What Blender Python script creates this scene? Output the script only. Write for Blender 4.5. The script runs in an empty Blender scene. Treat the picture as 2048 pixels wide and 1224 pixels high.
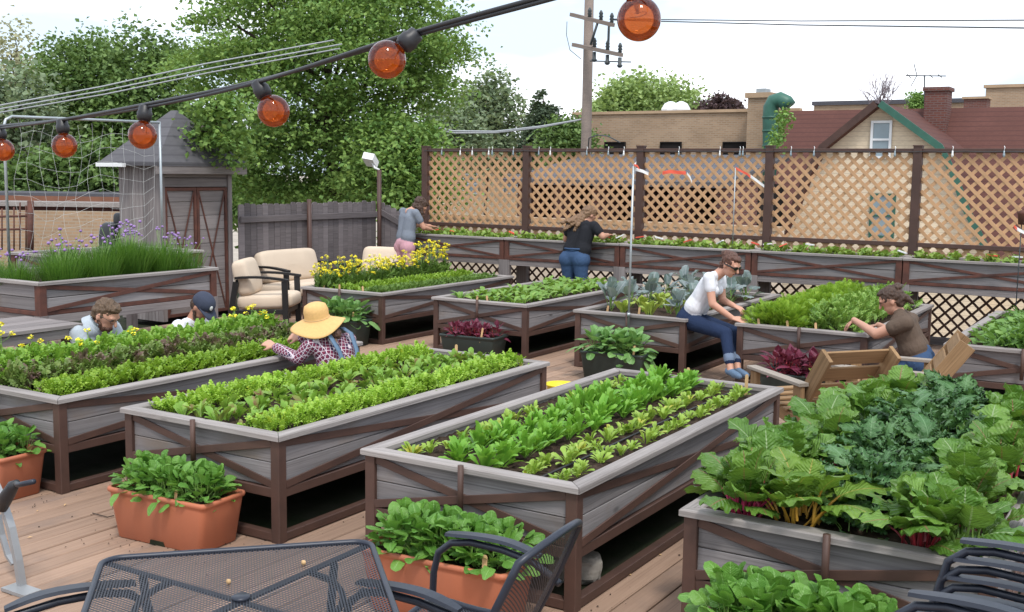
import bpy, bmesh, math, random
import numpy as np
from mathutils import Vector, Matrix
SC = bpy.context.scene
COL = SC.collection
R = math.radians
# ---------------------------------------------------------------- camera
CH = 1.98636721
YAW, PITCH, ROLL, FPX = 0.553588337, -0.120418612, 0.0136632765, 2205.72
def _axes():
    cy, sy = math.cos(YAW), math.sin(YAW)
    f = Vector((-sy*math.cos(PITCH), cy*math.cos(PITCH), math.sin(PITCH)))
    r0 = Vector((cy, sy, 0)); u0 = r0.cross(f)
    r = r0*math.cos(ROLL)+u0*math.sin(ROLL); u = -r0*math.sin(ROLL)+u0*math.cos(ROLL)
    return r, u, f
AX_R, AX_U, AX_F = _axes()
cam_d = bpy.data.cameras.new('camera'); cam = bpy.data.objects.new('camera', cam_d); COL.objects.link(cam)
cam.matrix_world = Matrix(((AX_R.x, AX_U.x, -AX_F.x, 0), (AX_R.y, AX_U.y, -AX_F.y, 0), (AX_R.z, AX_U.z, -AX_F.z, CH), (0, 0, 0, 1)))
cam_d.sensor_width = 36; cam_d.lens = 36*FPX/2048; cam_d.clip_start = 0.05; cam_d.clip_end = 3000
SC.camera = cam
def AT(px, py, x=None, y=None, z=None, d=None):
    """a point of the place seen in direction (px,py) of the photograph, on the plane x / y / z or at forward distance d"""
    v = AX_F + AX_R*((px-1024)/FPX) - AX_U*((py-612)/FPX)
    if z is not None: t = (z-CH)/v.z
    elif y is not None: t = y/v.y
    elif x is not None: t = x/v.x
    else: t = d
    return Vector((0, 0, CH)) + v*t
# ---------------------------------------------------------------- sky, sun, exposure
SUN_EL, SUN_AZ = R(58), R(200)      # high hazy sun behind the camera's right shoulder
W = bpy.data.worlds.new('World'); SC.world = W; W.use_nodes = True
nt = W.node_tree; nt.nodes.clear()
n_out = nt.nodes.new('ShaderNodeOutputWorld'); n_bg = nt.nodes.new('ShaderNodeBackground')
n_sky = nt.nodes.new('ShaderNodeTexSky'); n_sky.sky_type = 'NISHITA'; n_sky.sun_disc = False
n_sky.sun_elevation = SUN_EL; n_sky.sun_rotation = SUN_AZ; n_sky.dust_density = 4.0; n_sky.air_density = 1.0; n_sky.ozone_density = 1.0
n_tc = nt.nodes.new('ShaderNodeTexCoord'); n_mp = nt.nodes.new('ShaderNodeMapping'); n_mp.inputs['Scale'].default_value = (1.6, 1.6, 5)
n_no = nt.nodes.new('ShaderNodeTexNoise'); n_no.inputs['Scale'].default_value = 1.7; n_no.inputs['Detail'].default_value = 6
n_cr = nt.nodes.new('ShaderNodeValToRGB'); n_cr.color_ramp.elements[0].position = .42; n_cr.color_ramp.elements[1].position = .64
n_cr.color_ramp.elements[0].color = (.0, .0, .0, 1); n_cr.color_ramp.elements[1].color = (1, 1, 1, 1)
n_mx = nt.nodes.new('ShaderNodeMix'); n_mx.data_type = 'RGBA'; n_mx.inputs['B'].default_value = (9.6, 9.75, 10.3, 1)
L = nt.links.new
L(n_tc.outputs['Generated'], n_mp.inputs['Vector']); L(n_mp.outputs[0], n_no.inputs['Vector']); L(n_no.outputs['Fac'], n_cr.inputs[0])
L(n_cr.outputs[0], n_mx.inputs['Factor']); n_hz = nt.nodes.new('ShaderNodeMix'); n_hz.data_type = 'RGBA'; n_hz.inputs['Factor'].default_value = .8; n_hz.inputs['B'].default_value = (5.5, 6.5, 7.6, 1); L(n_sky.outputs[0], n_hz.inputs['A']); L(n_hz.outputs['Result'], n_mx.inputs['A']); L(n_mx.outputs['Result'], n_bg.inputs['Color'])
n_bg.inputs['Strength'].default_value = 0.115
L(n_bg.outputs[0], n_out.inputs[0])
sl = bpy.data.lights.new('sun', 'SUN'); sl.energy = 1.5; sl.angle = R(10); sl.color = (1, .96, .9)
so = bpy.data.objects.new('sun', sl); COL.objects.link(so)
SUN_DIR = Vector((math.sin(SUN_AZ)*math.cos(SUN_EL), math.cos(SUN_AZ)*math.cos(SUN_EL), math.sin(SUN_EL)))
SUN_DIR = Vector((.42, -.45, 1.0)).normalized()
n_sky.sun_elevation = math.asin(SUN_DIR.z); n_sky.sun_rotation = math.atan2(SUN_DIR.x, SUN_DIR.y)
so.rotation_euler = SUN_DIR.to_track_quat('Z', 'Y').to_euler()
SC.view_settings.view_transform = 'Standard'; SC.view_settings.look = 'None'
SC.view_settings.exposure = 0.72; SC.view_settings.gamma = 1; SC.view_settings.use_curve_mapping = False
SC.render.engine = 'CYCLES'; SC.cycles.use_denoising = True
SC.cycles.max_bounces = 6; SC.cycles.transparent_max_bounces = 12; SC.cycles.caustics_reflective = False; SC.cycles.caustics_refractive = False
# ---------------------------------------------------------------- materials
def _nodes(name):
    m = bpy.data.materials.new(name); m.use_nodes = True
    t = m.node_tree; b = t.nodes['Principled BSDF']
    return m, t, b
def N(t, typ, **kw):
    n = t.nodes.new(typ)
    for k, v in kw.items():
        if hasattr(n, k): setattr(n, k, v)
        else: n.inputs[k.replace('_', ' ')].default_value = v
    return n
def mixc(t, fac, a, b, mode='MIX'):
    n = t.nodes.new('ShaderNodeMix'); n.data_type = 'RGBA'; n.blend_type = mode
    for key, v in (('Factor', fac), ('A', a), ('B', b)):
        if isinstance(v, (int, float)): n.inputs[key].default_value = v
        elif isinstance(v, tuple): n.inputs[key].default_value = (*v[:3], 1)
        else: t.links.new(v, n.inputs[key])
    return n.outputs['Result']
def ramp(t, src, p0, p1, c0=(0, 0, 0), c1=(1, 1, 1)):
    n = t.nodes.new('ShaderNodeValToRGB'); e = n.color_ramp.elements
    e[0].position, e[1].position = p0, p1; e[0].color = (*c0, 1); e[1].color = (*c1, 1)
    t.links.new(src, n.inputs[0]); return n.outputs[0]
def noise(t, scale=(1, 1, 1), s=5, detail=5, rough=.55, coord='Object', distort=0):
    tc = N(t, 'ShaderNodeTexCoord'); mp = N(t, 'ShaderNodeMapping'); mp.inputs['Scale'].default_value = scale
    oi = N(t, 'ShaderNodeObjectInfo'); mu = N(t, 'ShaderNodeMath', operation='MULTIPLY'); mu.inputs[1].default_value = 37.0
    t.links.new(oi.outputs['Random'], mu.inputs[0])
    cb = N(t, 'ShaderNodeCombineXYZ')
    for k in range(3): t.links.new(mu.outputs[0], cb.inputs[k])
    t.links.new(tc.outputs[coord], mp.inputs['Vector']); t.links.new(cb.outputs[0], mp.inputs['Location'])
    n = N(t, 'ShaderNodeTexNoise'); n.inputs['Scale'].default_value = s; n.inputs['Detail'].default_value = detail
    n.inputs['Roughness'].default_value = rough; n.inputs['Distortion'].default_value = distort
    t.links.new(mp.outputs[0], n.inputs['Vector']); return n.outputs['Fac']
def bump(t, b, src, strength=.3, dist=.01):
    n = N(t, 'ShaderNodeBump'); n.inputs['Strength'].default_value = strength; n.inputs['Distance'].default_value = dist
    t.links.new(src, n.inputs['Height']); t.links.new(n.outputs[0], b.inputs['Normal']); return n
def objvar(t, col, lo=.8, hi=1.15):
    oi = N(t, 'ShaderNodeObjectInfo'); mr = N(t, 'ShaderNodeMapRange'); mr.inputs['To Min'].default_value = lo; mr.inputs['To Max'].default_value = hi
    t.links.new(oi.outputs['Random'], mr.inputs['Value'])
    cb = N(t, 'ShaderNodeCombineColor')
    for k in range(3): t.links.new(mr.outputs[0], cb.inputs[k])
    return mixc(t, 1.0, col, cb.outputs[0], 'MULTIPLY')
def plain(name, c, rough=.6, metal=0, var=.25, s=6, bs=.1, spec=.5, c2=None, scale=(1, 1, 1)):
    m, t, b = _nodes(name)
    n = noise(t, scale, s); c2 = c2 or tuple(x*(1-var) for x in c)
    col = mixc(t, ramp(t, n, .3, .7), c, c2); col = objvar(t, col, .92, 1.06)
    t.links.new(col, b.inputs['Base Color']); b.inputs['Roughness'].default_value = rough; b.inputs['Metallic'].default_value = metal
    b.inputs['Specular IOR Level'].default_value = spec
    if bs: bump(t, b, noise(t, scale, s*8, 3), bs, .004)
    return m
def wood(name, c1, c2, rough=.85, grain=1.0, lo=.8, hi=1.15, knots=.5, bs=.35, stain=None):
    """grain runs along the local X axis of each board"""
    m, t, b = _nodes(name)
    g = noise(t, (.55, 9*grain, 9*grain), 4, 7, .65, distort=.4)
    g2 = noise(t, (.18, 26*grain, 26*grain), 5, 3, .6)
    big = noise(t, (.5, .9, .9), 2.2, 3)
    col = mixc(t, ramp(t, g, .3, .72), c1, c2)
    col = mixc(t, ramp(t, g2, .52, .68), col, tuple(x*.78 for x in c2))
    col = mixc(t, ramp(t, big, .35, .75), col, mixc(t, .35, col, (c1[0]*1.35, c1[1]*1.33, c1[2]*1.3)))
    if stain:
        st = noise(t, (.9, 1.2, 1.2), 1.6, 4, .6); col = mixc(t, ramp(t, st, .55, .74), col, stain)
    if knots:
        tc = N(t, 'ShaderNodeTexCoord'); mp = N(t, 'ShaderNodeMapping'); mp.inputs['Scale'].default_value = (1.7, 4.2, 4.2)
        oi = N(t, 'ShaderNodeObjectInfo'); t.links.new(tc.outputs['Object'], mp.inputs[0]); t.links.new(oi.outputs['Random'], mp.inputs['Location'])
        vo = N(t, 'ShaderNodeTexVoronoi'); vo.inputs['Scale'].default_value = 1.0; t.links.new(mp.outputs[0], vo.inputs['Vector'])
        k = ramp(t, vo.outputs['Distance'], .035, .085, (1, 1, 1), (0, 0, 0)); kk = N(t, 'ShaderNodeMath', operation='MULTIPLY'); kk.inputs[1].default_value = knots
        t.links.new(k, kk.inputs[0]); col = mixc(t, kk.outputs[0], col, tuple(x*.35 for x in c2))
    col = objvar(t, col, lo, hi)
    t.links.new(col, b.inputs['Base Color']); b.inputs['Roughness'].default_value = rough; b.inputs['Specular IOR Level'].default_value = .25
    bump(t, b, g2, bs, .004)
    return m
def leafmat(name, c1, c2, vein=None, trans=.3, rough=.45, island=True, uv=False, edge=None, spot=None, spec=.35, pucker=0.0, sv=.35):
    m, t, b = _nodes(name)
    if island:
        ge = N(t, 'ShaderNodeNewGeometry'); f = ge.outputs['Random Per Island']
    else:
        oi = N(t, 'ShaderNodeObjectInfo'); f = oi.outputs['Random']
    big = noise(t, (1, 1, 1), 3.0, 3)
    col = mixc(t, f, c1, c2)
    col = mixc(t, ramp(t, big, .35, .7), col, mixc(t, .5, col, tuple(x*.6 for x in c1)))
    if spot: col = mixc(t, ramp(t, noise(t, (1, 1, 1), 7, 2), spot[1], spot[1]+.12), col, spot[0])
    if uv:
        tc = N(t, 'ShaderNodeTexCoord'); sp = N(t, 'ShaderNodeSeparateXYZ'); t.links.new(tc.outputs['UV'], sp.inputs[0])
        a = N(t, 'ShaderNodeMath', operation='SUBTRACT'); a.inputs[1].default_value = .5; t.links.new(sp.outputs[0], a.inputs[0])
        ab = N(t, 'ShaderNodeMath', operation='ABSOLUTE'); t.links.new(a.outputs[0], ab.inputs[0])
        mid = ramp(t, ab.outputs[0], .008, .030, (1, 1, 1), (0, 0, 0))
        m1 = N(t, 'ShaderNodeMath', operation='MULTIPLY_ADD'); t.links.new(ab.outputs[0], m1.inputs[0]); m1.inputs[1].default_value = -7.0
        m2 = N(t, 'ShaderNodeMath', operation='MULTIPLY'); t.links.new(sp.outputs[1], m2.inputs[0]); m2.inputs[1].default_value = 9.0
        t.links.new(m2.outputs[0], m1.inputs[2])
        fr = N(t, 'ShaderNodeMath', operation='PINGPONG'); fr.inputs[1].default_value = .5; t.links.new(m1.outputs[0], fr.inputs[0])
        svn = ramp(t, fr.outputs[0], .02, .10, (1, 1, 1), (0, 0, 0))
        v = vein or tuple(min(1, x*1.9) for x in c2)
        sm = N(t, 'ShaderNodeMath', operation='MULTIPLY'); sm.inputs[1].default_value = sv; t.links.new(svn, sm.inputs[0])
        col = mixc(t, sm.outputs[0], col, v); col = mixc(t, mid, col, v)
        if pucker:
            mpv = N(t, 'ShaderNodeMapping'); mpv.inputs['Scale'].default_value = (5, 8, 1); t.links.new(tc.outputs['UV'], mpv.inputs[0])
            vo = N(t, 'ShaderNodeTexVoronoi'); vo.feature = 'SMOOTH_F1'; vo.inputs['Scale'].default_value = 1.0; t.links.new(mpv.outputs[0], vo.inputs['Vector'])
            ad = N(t, 'ShaderNodeMath', operation='MULTIPLY_ADD'); ad.inputs[1].default_value = -1.2; t.links.new(vo.outputs['Distance'], ad.inputs[0]); h5 = N(t, 'ShaderNodeMath', operation='MULTIPLY'); h5.inputs[1].default_value = .4; t.links.new(ramp(t, fr.outputs[0], 0, .5), h5.inputs[0]); t.links.new(h5.outputs[0], ad.inputs[2])
            bump(t, b, ad.outputs[0], pucker, .02)
    t.links.new(col, b.inputs['Base Color']); b.inputs['Roughness'].default_value = rough; b.inputs['Specular IOR Level'].default_value = spec
    tr = N(t, 'ShaderNodeBsdfTranslucent'); t.links.new(mixc(t, .5, col, (c2[0]*1.5, c2[1]*1.5, c2[2]*.7)), tr.inputs['Color'])
    mx = N(t, 'ShaderNodeMixShader'); mx.inputs[0].default_value = trans
    t.links.new(b.outputs[0], mx.inputs[1]); t.links.new(tr.outputs[0], mx.inputs[2])
    t.links.new(mx.outputs[0], t.nodes['Material Output'].inputs['Surface'])
    return m
M = {}
M['rim'] = wood('rim_wood', (.32, .295, .285), (.18, .16, .152), lo=.85, hi=1.12, knots=.3, bs=.5)
M['board'] = wood('grey_board', (.235, .22, .222), (.15, .138, .138), lo=.78, hi=1.15, knots=.8, stain=(.175, .14, .115), bs=.3)
M['deck'] = wood('deck_wood', (.35, .237, .172), (.265, .172, .122), grain=1.2, lo=.84, hi=1.12, knots=0, bs=.25, rough=.8, stain=(.22, .16, .13))
M['steel'] = plain('rust_brown_steel', (.092, .046, .033), .6, 0, .3, 5, .15, c2=(.058, .030, .023))
M['rust'] = plain('rusty_steel', (.12, .04, .025), .75, 0, .3, 9, .25, c2=(.055, .022, .016))
M['soil'] = plain('dark_soil', (.075, .052, .038), .95, 0, .5, 40, 1.0, .1, c2=(.024, .016, .012))
M['under'] = plain('greenish_black', (.035, .035, .025), .9, 0, .5, 6, .2, .1, c2=(.016, .024, .010))  # greenish near-black for bed tray, bottom panel, roof below and drain notch
M['picket'] = wood('picket_wood', (.17, .15, .155), (.105, .092, .095), lo=.72, hi=1.25, knots=.3)
M['shedw'] = wood('shed_wood', (.24, .215, .21), (.14, .122, .12), lo=.82, hi=1.15, knots=.4)
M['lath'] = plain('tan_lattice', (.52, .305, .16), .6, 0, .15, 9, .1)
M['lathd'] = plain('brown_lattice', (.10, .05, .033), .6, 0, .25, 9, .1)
M['post'] = plain('dark_brown_post', (.075, .036, .027), .6, 0, .3, 6, .2)
M['terra'] = plain('terracotta_plastic', (.47, .145, .068), .65, 0, .12, 3, .15, c2=(.36, .125, .068), scale=(1, 1, .35))
M['gpot'] = plain('dark_green_plastic', (.022, .034, .03), .5, 0, .2, 4, .05)
M['stick'] = plain('marker_wood', (.62, .40, .20), .8, 0, .15, 20, .1)
M['black'] = plain('black_plastic', (.018, .018, .022), .45, 0, .2, 8, .05)
M['hose'] = plain('drip_hose', (.012, .012, .013), .5, 0, .2, 8, 0)
# ---------------------------------------------------------------- object helpers
def prop(o, label=None, cat=None, group=None, kind=None):
    if label: o['label'] = label
    if cat: o['category'] = cat
    if group: o['group'] = group
    if kind: o['kind'] = kind
    return o
def thing(name, label, cat, loc=(0, 0, 0), rz=0, group=None):
    o = bpy.data.objects.new(name, None); COL.objects.link(o); o.empty_display_size = .05
    o.location = loc; o.rotation_euler = (0, 0, rz); return prop(o, label, cat, group)
def ob(name, me, mat=None, parent=None, mw=None):
    o = bpy.data.objects.new(name, me); COL.objects.link(o)
    if parent is not None: o.parent = parent
    if mw is not None: o.matrix_basis = mw
    if mat is not None and not me.materials: me.materials.append(M[mat] if isinstance(mat, str) else mat)
    return o
def copy_tree(o, parent=None):
    c = o.copy(); COL.objects.link(c); c.parent = parent
    for ch in o.children: copy_tree(ch, c)
    return c
class MB:
    """collects vertices and faces for ONE mesh"""
    def __init__(s): s.v = []; s.f = []; s.m = []; s.sm = []
    def add(s, vs, fs, mi=0, smooth=False):
        n = len(s.v); s.v += [tuple(v) for v in vs]; s.f += [tuple(i+n for i in f) for f in fs]; s.m += [mi]*len(fs); s.sm += [smooth]*len(fs)
    def box(s, lo, hi, mi=0, mw=None):
        x0, y0, z0 = lo; x1, y1, z1 = hi
        vs = [Vector(p) for p in ((x0, y0, z0), (x1, y0, z0), (x1, y1, z0), (x0, y1, z0), (x0, y0, z1), (x1, y0, z1), (x1, y1, z1), (x0, y1, z1))]
        if mw is not None: vs = [mw @ v for v in vs]
        s.add(vs, [(0, 3, 2, 1), (4, 5, 6, 7), (0, 1, 5, 4), (1, 2, 6, 5), (2, 3, 7, 6), (3, 0, 4, 7)], mi)
    def tube(s, pts, r, n=8, mi=0, caps=True, closed=False):
        pts = [Vector(p) for p in pts]; k = len(pts); rs = r if isinstance(r, (list, tuple)) else [r]*k
        vs, fs = [], []; pu = None
        for i, p in enumerate(pts):
            a = pts[(i-1) % k] if (i > 0 or closed) else p; b = pts[(i+1) % k] if (i < k-1 or closed) else p
            d = (b-a).normalized()
            if pu is None:
                pu = Vector((0, 0, 1)) if abs(d.z) < .9 else Vector((1, 0, 0))
            sd = d.cross(pu).normalized(); pu = sd.cross(d).normalized()
            for j in range(n):
                t = 2*math.pi*j/n; vs.append(p+(sd*math.cos(t)+pu*math.sin(t))*rs[i])
        for i in range(k if closed else k-1):
            i2 = (i+1) % k
            for j in range(n): j2 = (j+1) % n; fs.append((i*n+j, i*n+j2, i2*n+j2, i2*n+j))
        if caps and not closed: fs += [tuple(range(n-1, -1, -1)), tuple(range((k-1)*n, k*n))]
        s.add(vs, fs, mi, True)
    def lathe(s, prof, n=24, mi=0, mw=None, smooth=True):
        vs, fs = [], []
        for (r, z) in prof:
            for j in range(n):
                t = 2*math.pi*j/n; v = Vector((r*math.cos(t), r*math.sin(t), z)); vs.append(mw @ v if mw is not None else v)
        for i in range(len(prof)-1):
            for j in range(n): j2 = (j+1) % n; fs.append((i*n+j, i*n+j2, (i+1)*n+j2, (i+1)*n+j))
        s.add(vs, fs, mi, smooth)
    def mesh(s, name='mesh', mats=None):
        me = bpy.data.meshes.new(name); me.from_pydata(s.v, [], s.f)
        if any(s.m): me.polygons.foreach_set('material_index', s.m)
        me.polygons.foreach_set('use_smooth', s.sm)
        for m in (mats or []): me.materials.append(M[m] if isinstance(m, str) else m)
        me.update(); return me
    def build(s, name, mat=None, parent=None, mw=None):
        mats = mat if isinstance(mat, (list, tuple)) else ([mat] if mat else [])
        return ob(name, s.mesh(name, mats), None, parent, mw)
_bc = {}
def bmesh_board(Ln, w, t, c, mat):
    key = (round(Ln, 3), round(w, 4), round(t, 4), round(c, 4), mat)
    if key not in _bc:
        mb = MB(); a, h = w/2, t/2
        pr = [(-a+c, -h), (a-c, -h), (a, -h+c), (a, h-c), (a-c, h), (-a+c, h), (-a, h-c), (-a, -h+c)]
        vs = [(0, y, z) for y, z in pr]+[(Ln, y, z) for y, z in pr]
        mb.add(vs, [(i, i+8, (i+1) % 8+8, (i+1) % 8) for i in range(8)]+[tuple(range(8)), tuple(range(15, 7, -1))])
        _bc[key] = mb.mesh('board', [mat])
    return _bc[key]
def board(parent, name, mat, p0, p1, w, t, up=(0, 0, 1), c=.003):
    """a plank from p0 to p1, w wide, t thick along up; its grain follows its length"""
    p0, p1 = Vector(p0), Vector(p1); d = p1-p0; Ln = d.length; x = d.normalized(); u = Vector(up)
    y = u.cross(x).normalized(); z = x.cross(y)
    mw = Matrix(((x.x, y.x, z.x, p0.x), (x.y, y.y, z.y, p0.y), (x.z, y.z, z.z, p0.z), (0, 0, 0, 1)))
    return ob(name, bmesh_board(Ln, w, t, min(c, w/4, t/4), mat), None, parent, mw)
def mitre(parent, name, mat, p0, p1, w, t, inward):
    """rim board whose outer edge runs p0->p1, ends cut at 45 degrees"""
    p0, p1, n = Vector(p0), Vector(p1), Vector(inward); Ln = (p1-p0).length; x = (p1-p0).normalized(); z = x.cross(n)
    if z.z < 0: z = -z
    mw = Matrix(((x.x, n.x, z.x, p0.x), (x.y, n.y, z.y, p0.y), (x.z, n.z, z.z, p0.z), (0, 0, 0, 1)))
    key = ('m', round(Ln, 3), w, t, mat, z.cross(x).dot(n) > 0)
    if key not in _bc:
        mb = MB(); c = .006; g = .002
        pr = [(0, 0), (0, t-c), (c, t), (w-c, t), (w, t-c), (w, 0)]
        vs = [(g+a, a, b) for a, b in pr]+[(Ln-g-a, a, b) for a, b in pr]
        mb.add(vs, [((i+1) % 6, (i+1) % 6+6, i+6, i) for i in range(6)]+[tuple(range(6)), tuple(range(11, 5, -1))])
        me = mb.mesh('rim', [mat]); bm = bmesh.new(); bm.from_mesh(me); bmesh.ops.recalc_face_normals(bm, faces=bm.faces); bm.to_mesh(me); bm.free(); _bc[key] = me
    return ob(name, _bc[key], None, parent, mw)
def npmesh(name, V, F, mats, uv=None, smooth=True, mi=None):
    """fast mesh from arrays; F is (n,k)"""
    me = bpy.data.meshes.new(name); V = np.asarray(V, np.float32); F = np.asarray(F, np.int32); n, k = F.shape
    me.vertices.add(len(V)); me.vertices.foreach_set('co', V.ravel())
    me.loops.add(n*k); me.loops.foreach_set('vertex_index', F.ravel())
    me.polygons.add(n); me.polygons.foreach_set('loop_start', np.arange(0, n*k, k, dtype=np.int32)); me.polygons.foreach_set('loop_total', np.full(n, k, np.int32))
    if mi is not None: me.polygons.foreach_set('material_index', np.asarray(mi, np.int32))
    me.polygons.foreach_set('use_smooth', np.full(n, smooth))
    if uv is not None:
        ul = me.uv_layers.new(name='UVMap'); ul.data.foreach_set('uv', np.asarray(uv, np.float32)[F.ravel()].ravel())
    for m in mats: me.materials.append(M[m] if isinstance(m, str) else m)
    me.update(calc_edges=True); me.validate(); return me
# ================================================================ the setting near by: deck
rnd = random.Random(5)
deck = bpy.data.objects.new('deck', None); COL.objects.link(deck); prop(deck, kind='structure')
mb = MB(); mb.box((-14.2, .2, -.30), (3.2, 14.6, -.06)); o = mb.build('roof', 'under'); prop(o, kind='structure')
PW = .142; i = 0; x = -11.1
while x < 1.6:
    ys = [.6, 6.2 + (i % 3)*1.55, 13.95] if i % 2 else [.6, 4.9 + (i % 5)*.9, 9.6 + (i % 4)*.6, 13.95]
    for a, b2 in zip(ys[:-1], ys[1:]):
        dz = rnd.uniform(-.002, .002)
        board(deck, 'plank', 'deck', (x+PW/2, a+.003, -.0145+dz), (x+PW/2, b2-.003, -.0145+dz), PW-.008, .025, c=.005)
    x += PW; i += 1
# ================================================================ raised beds
BW, BL, BH = 1.22, 2.83, .594
def raised_bed(tall=False):
    t = thing('raised_bed', 'x', 'raised bed')
    P = .06
    for (px, py) in ((P/2, P/2), (BW-P/2, P/2), (BW-P/2, BL-P/2), (P/2, BL-P/2)):
        board(t, 'post', 'steel', (px, py, 0), (px, py, BH-.03), P, P, up=(0, 1, 0))
    for (z0, z1) in ((0.004, .05), (.245, .297)):
        zc = (z0+z1)/2; h = z1-z0
        for p0, p1 in (((P, P/2, zc), (BW-P, P/2, zc)), ((P, BL-P/2, zc), (BW-P, BL-P/2, zc))): board(t, 'rail', 'steel', p0, p1, h, .05, up=(0, 1, 0))
        for p0, p1 in (((P/2, P, zc), (P/2, BL-P, zc)), ((BW-P/2, P, zc), (BW-P/2, BL-P, zc))): board(t, 'rail', 'steel', p0, p1, h, .05, up=(1, 0, 0))
    bh = (BH-.03-.299)/2
    for k in range(2):
        zc = .299+bh*(k+.5); h = bh-.004
        for yy in (.037, BL-.037): board(t, 'side_board', 'board', (P*.6, yy, zc), (BW-P*.6, yy, zc), h, .03, up=(0, 1, 0))
        for xx in (.037, BW-.037): board(t, 'side_board', 'board', (xx, .053, zc), (xx, BL-.053, zc), h, .03, up=(1, 0, 0))
    lo, hi = .315, BH-.052
    for yy in (.014, BL-.014):
        s = -1 if yy < 1 else 1
        board(t, 'brace', 'steel', (P, yy, hi), (BW-P, yy, lo), .042, .008, up=(0, 1, 0)); board(t, 'brace', 'steel', (P, yy+.009*s, lo), (BW-P, yy+.009*s, hi), .042, .008, up=(0, 1, 0))
    for xx in (.014, BW-.014):
        s = -1 if xx < .5 else 1
        board(t, 'brace', 'steel', (xx, P, hi), (xx, BL-P, lo), .042, .008, up=(1, 0, 0)); board(t, 'brace', 'steel', (xx+.009*s, P, lo), (xx+.009*s, BL-P, hi), .042, .008, up=(1, 0, 0))
    e = .018; w, th = .082, .03; z = BH-th
    A, B, C, D = (-e, -e, z), (BW+e, -e, z), (BW+e, BL+e, z), (-e, BL+e, z)
    mitre(t, 'rim', 'rim', A, B, w, th, (0, 1, 0)); mitre(t, 'rim', 'rim', B, C, w, th, (-1, 0, 0)); mitre(t, 'rim', 'rim', C, D, w, th, (0, -1, 0)); mitre(t, 'rim', 'rim', D, A, w, th, (1, 0, 0))
    mb = MB(); mb.tube([(BW/2, -.034, .345), (BW/2, -.034, BH+.012)], .015, 10); mb.build('pole_holder', 'steel', t)
    mb = MB(); mb.box((.055, .055, .285), (BW-.055, BL-.055, .30)); mb.build('bottom_panel', 'under', t)  # closes the box from below; added to block light
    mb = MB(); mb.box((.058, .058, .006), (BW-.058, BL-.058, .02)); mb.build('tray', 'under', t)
    # soil sheet with small lumps
    nx, ny = 40, 90; g = np.random.default_rng(3)
    X, Y = np.meshgrid(np.linspace(.053, BW-.053, nx), np.linspace(.053, BL-.053, ny)); Z = BH-.055+g.normal(0, .006, X.shape)
    idx = np.arange(nx*ny).reshape(ny, nx); F = np.stack([idx[:-1, :-1], idx[:-1, 1:], idx[1:, 1:], idx[1:, :-1]], -1).reshape(-1, 4)
    ob('soil', npmesh('soil', np.stack([X, Y, Z], -1).reshape(-1, 3), F, ['soil']), None, t)
    return t
SOILZ = BH-.055
BEDS = {'1': (-6.98, 4.125), '2': (-5.248, 4.193), '3': (-3.487, 4.246), '4': (-1.742, 4.218), 'A': (-9.072, 9.879), 'B': (-7.205, 9.979), 'C': (-5.381, 9.945), 'D': (-3.651, 9.99), 'E': (-1.74, 9.85)}
BLAB = {'1': 'grey wood raised bed of frilly greens, two men kneeling behind it', '2': 'grey wood raised bed of lime and red-veined leaves behind the terracotta spinach box',
 '3': 'grey wood raised bed with rows of arugula and bare soil between, front middle', '4': 'grey wood raised bed of chard and kale behind the stacked chairs',
 'A': 'grey wood raised bed with the tall yellow flowering row, before the sofas', 'B': 'grey wood raised bed of radish greens behind the small purple-leaved planter',
 'C': 'grey wood raised bed on whose rim the woman in white sits', 'D': 'grey wood raised bed of feathery carrot tops beside the woman in brown', 'E': 'grey wood raised bed of potato leaves before the round grey pot'}
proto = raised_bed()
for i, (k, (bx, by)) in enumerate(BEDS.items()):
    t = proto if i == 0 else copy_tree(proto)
    t.location = (bx, by, 0); t['label'] = BLAB[k]; t['group'] = 'steel framed raised beds in two rows'
def bp(k, u, v, z=0): return Vector((BEDS[k][0]+u, BEDS[k][1]+v, SOILZ+z))
# ================================================================ lattice fence
FY, FX0, FS, FTOP = 13.85, -10.15, 1.816, 2.341
def lath_clip(c, s, x0, x1, z0, z1):
    # line z = z0 + s*(x-c); clip to the rectangle
    pts = []
    for xx in (x0, x1):
        zz = z0+s*(xx-c)
        if z0 <= zz <= z1: pts.append((xx, zz))
    for zz in (z0, z1):
        xx = c+(zz-z0)/s
        if x0 < xx < x1: pts.append((xx, zz))
    pts.sort(); return (pts[0], pts[-1]) if len(pts) >= 2 and pts[-1][0]-pts[0][0] > .02 else None
def lattice(t, mat, x0, x1, z0, z1, y, pitch=.150, w=.041):
    for s, yy in ((1, y), (-1, y-.0075)):
        c = x0-(z1-z0) if s > 0 else x0; end = x1 if s > 0 else x1+(z1-z0)
        c += pitch*.37
        while c < end:
            r = lath_clip(c, s, x0, x1, z0, z1)
            if r: board(t, 'slat', mat, (r[0][0], yy, r[0][1]), (r[1][0], yy, r[1][1]), w, .007, up=(0, -1, 0), c=.001)
            c += pitch
ordn = ['leftmost', 'second', 'third', 'fourth', 'rightmost']
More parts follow.
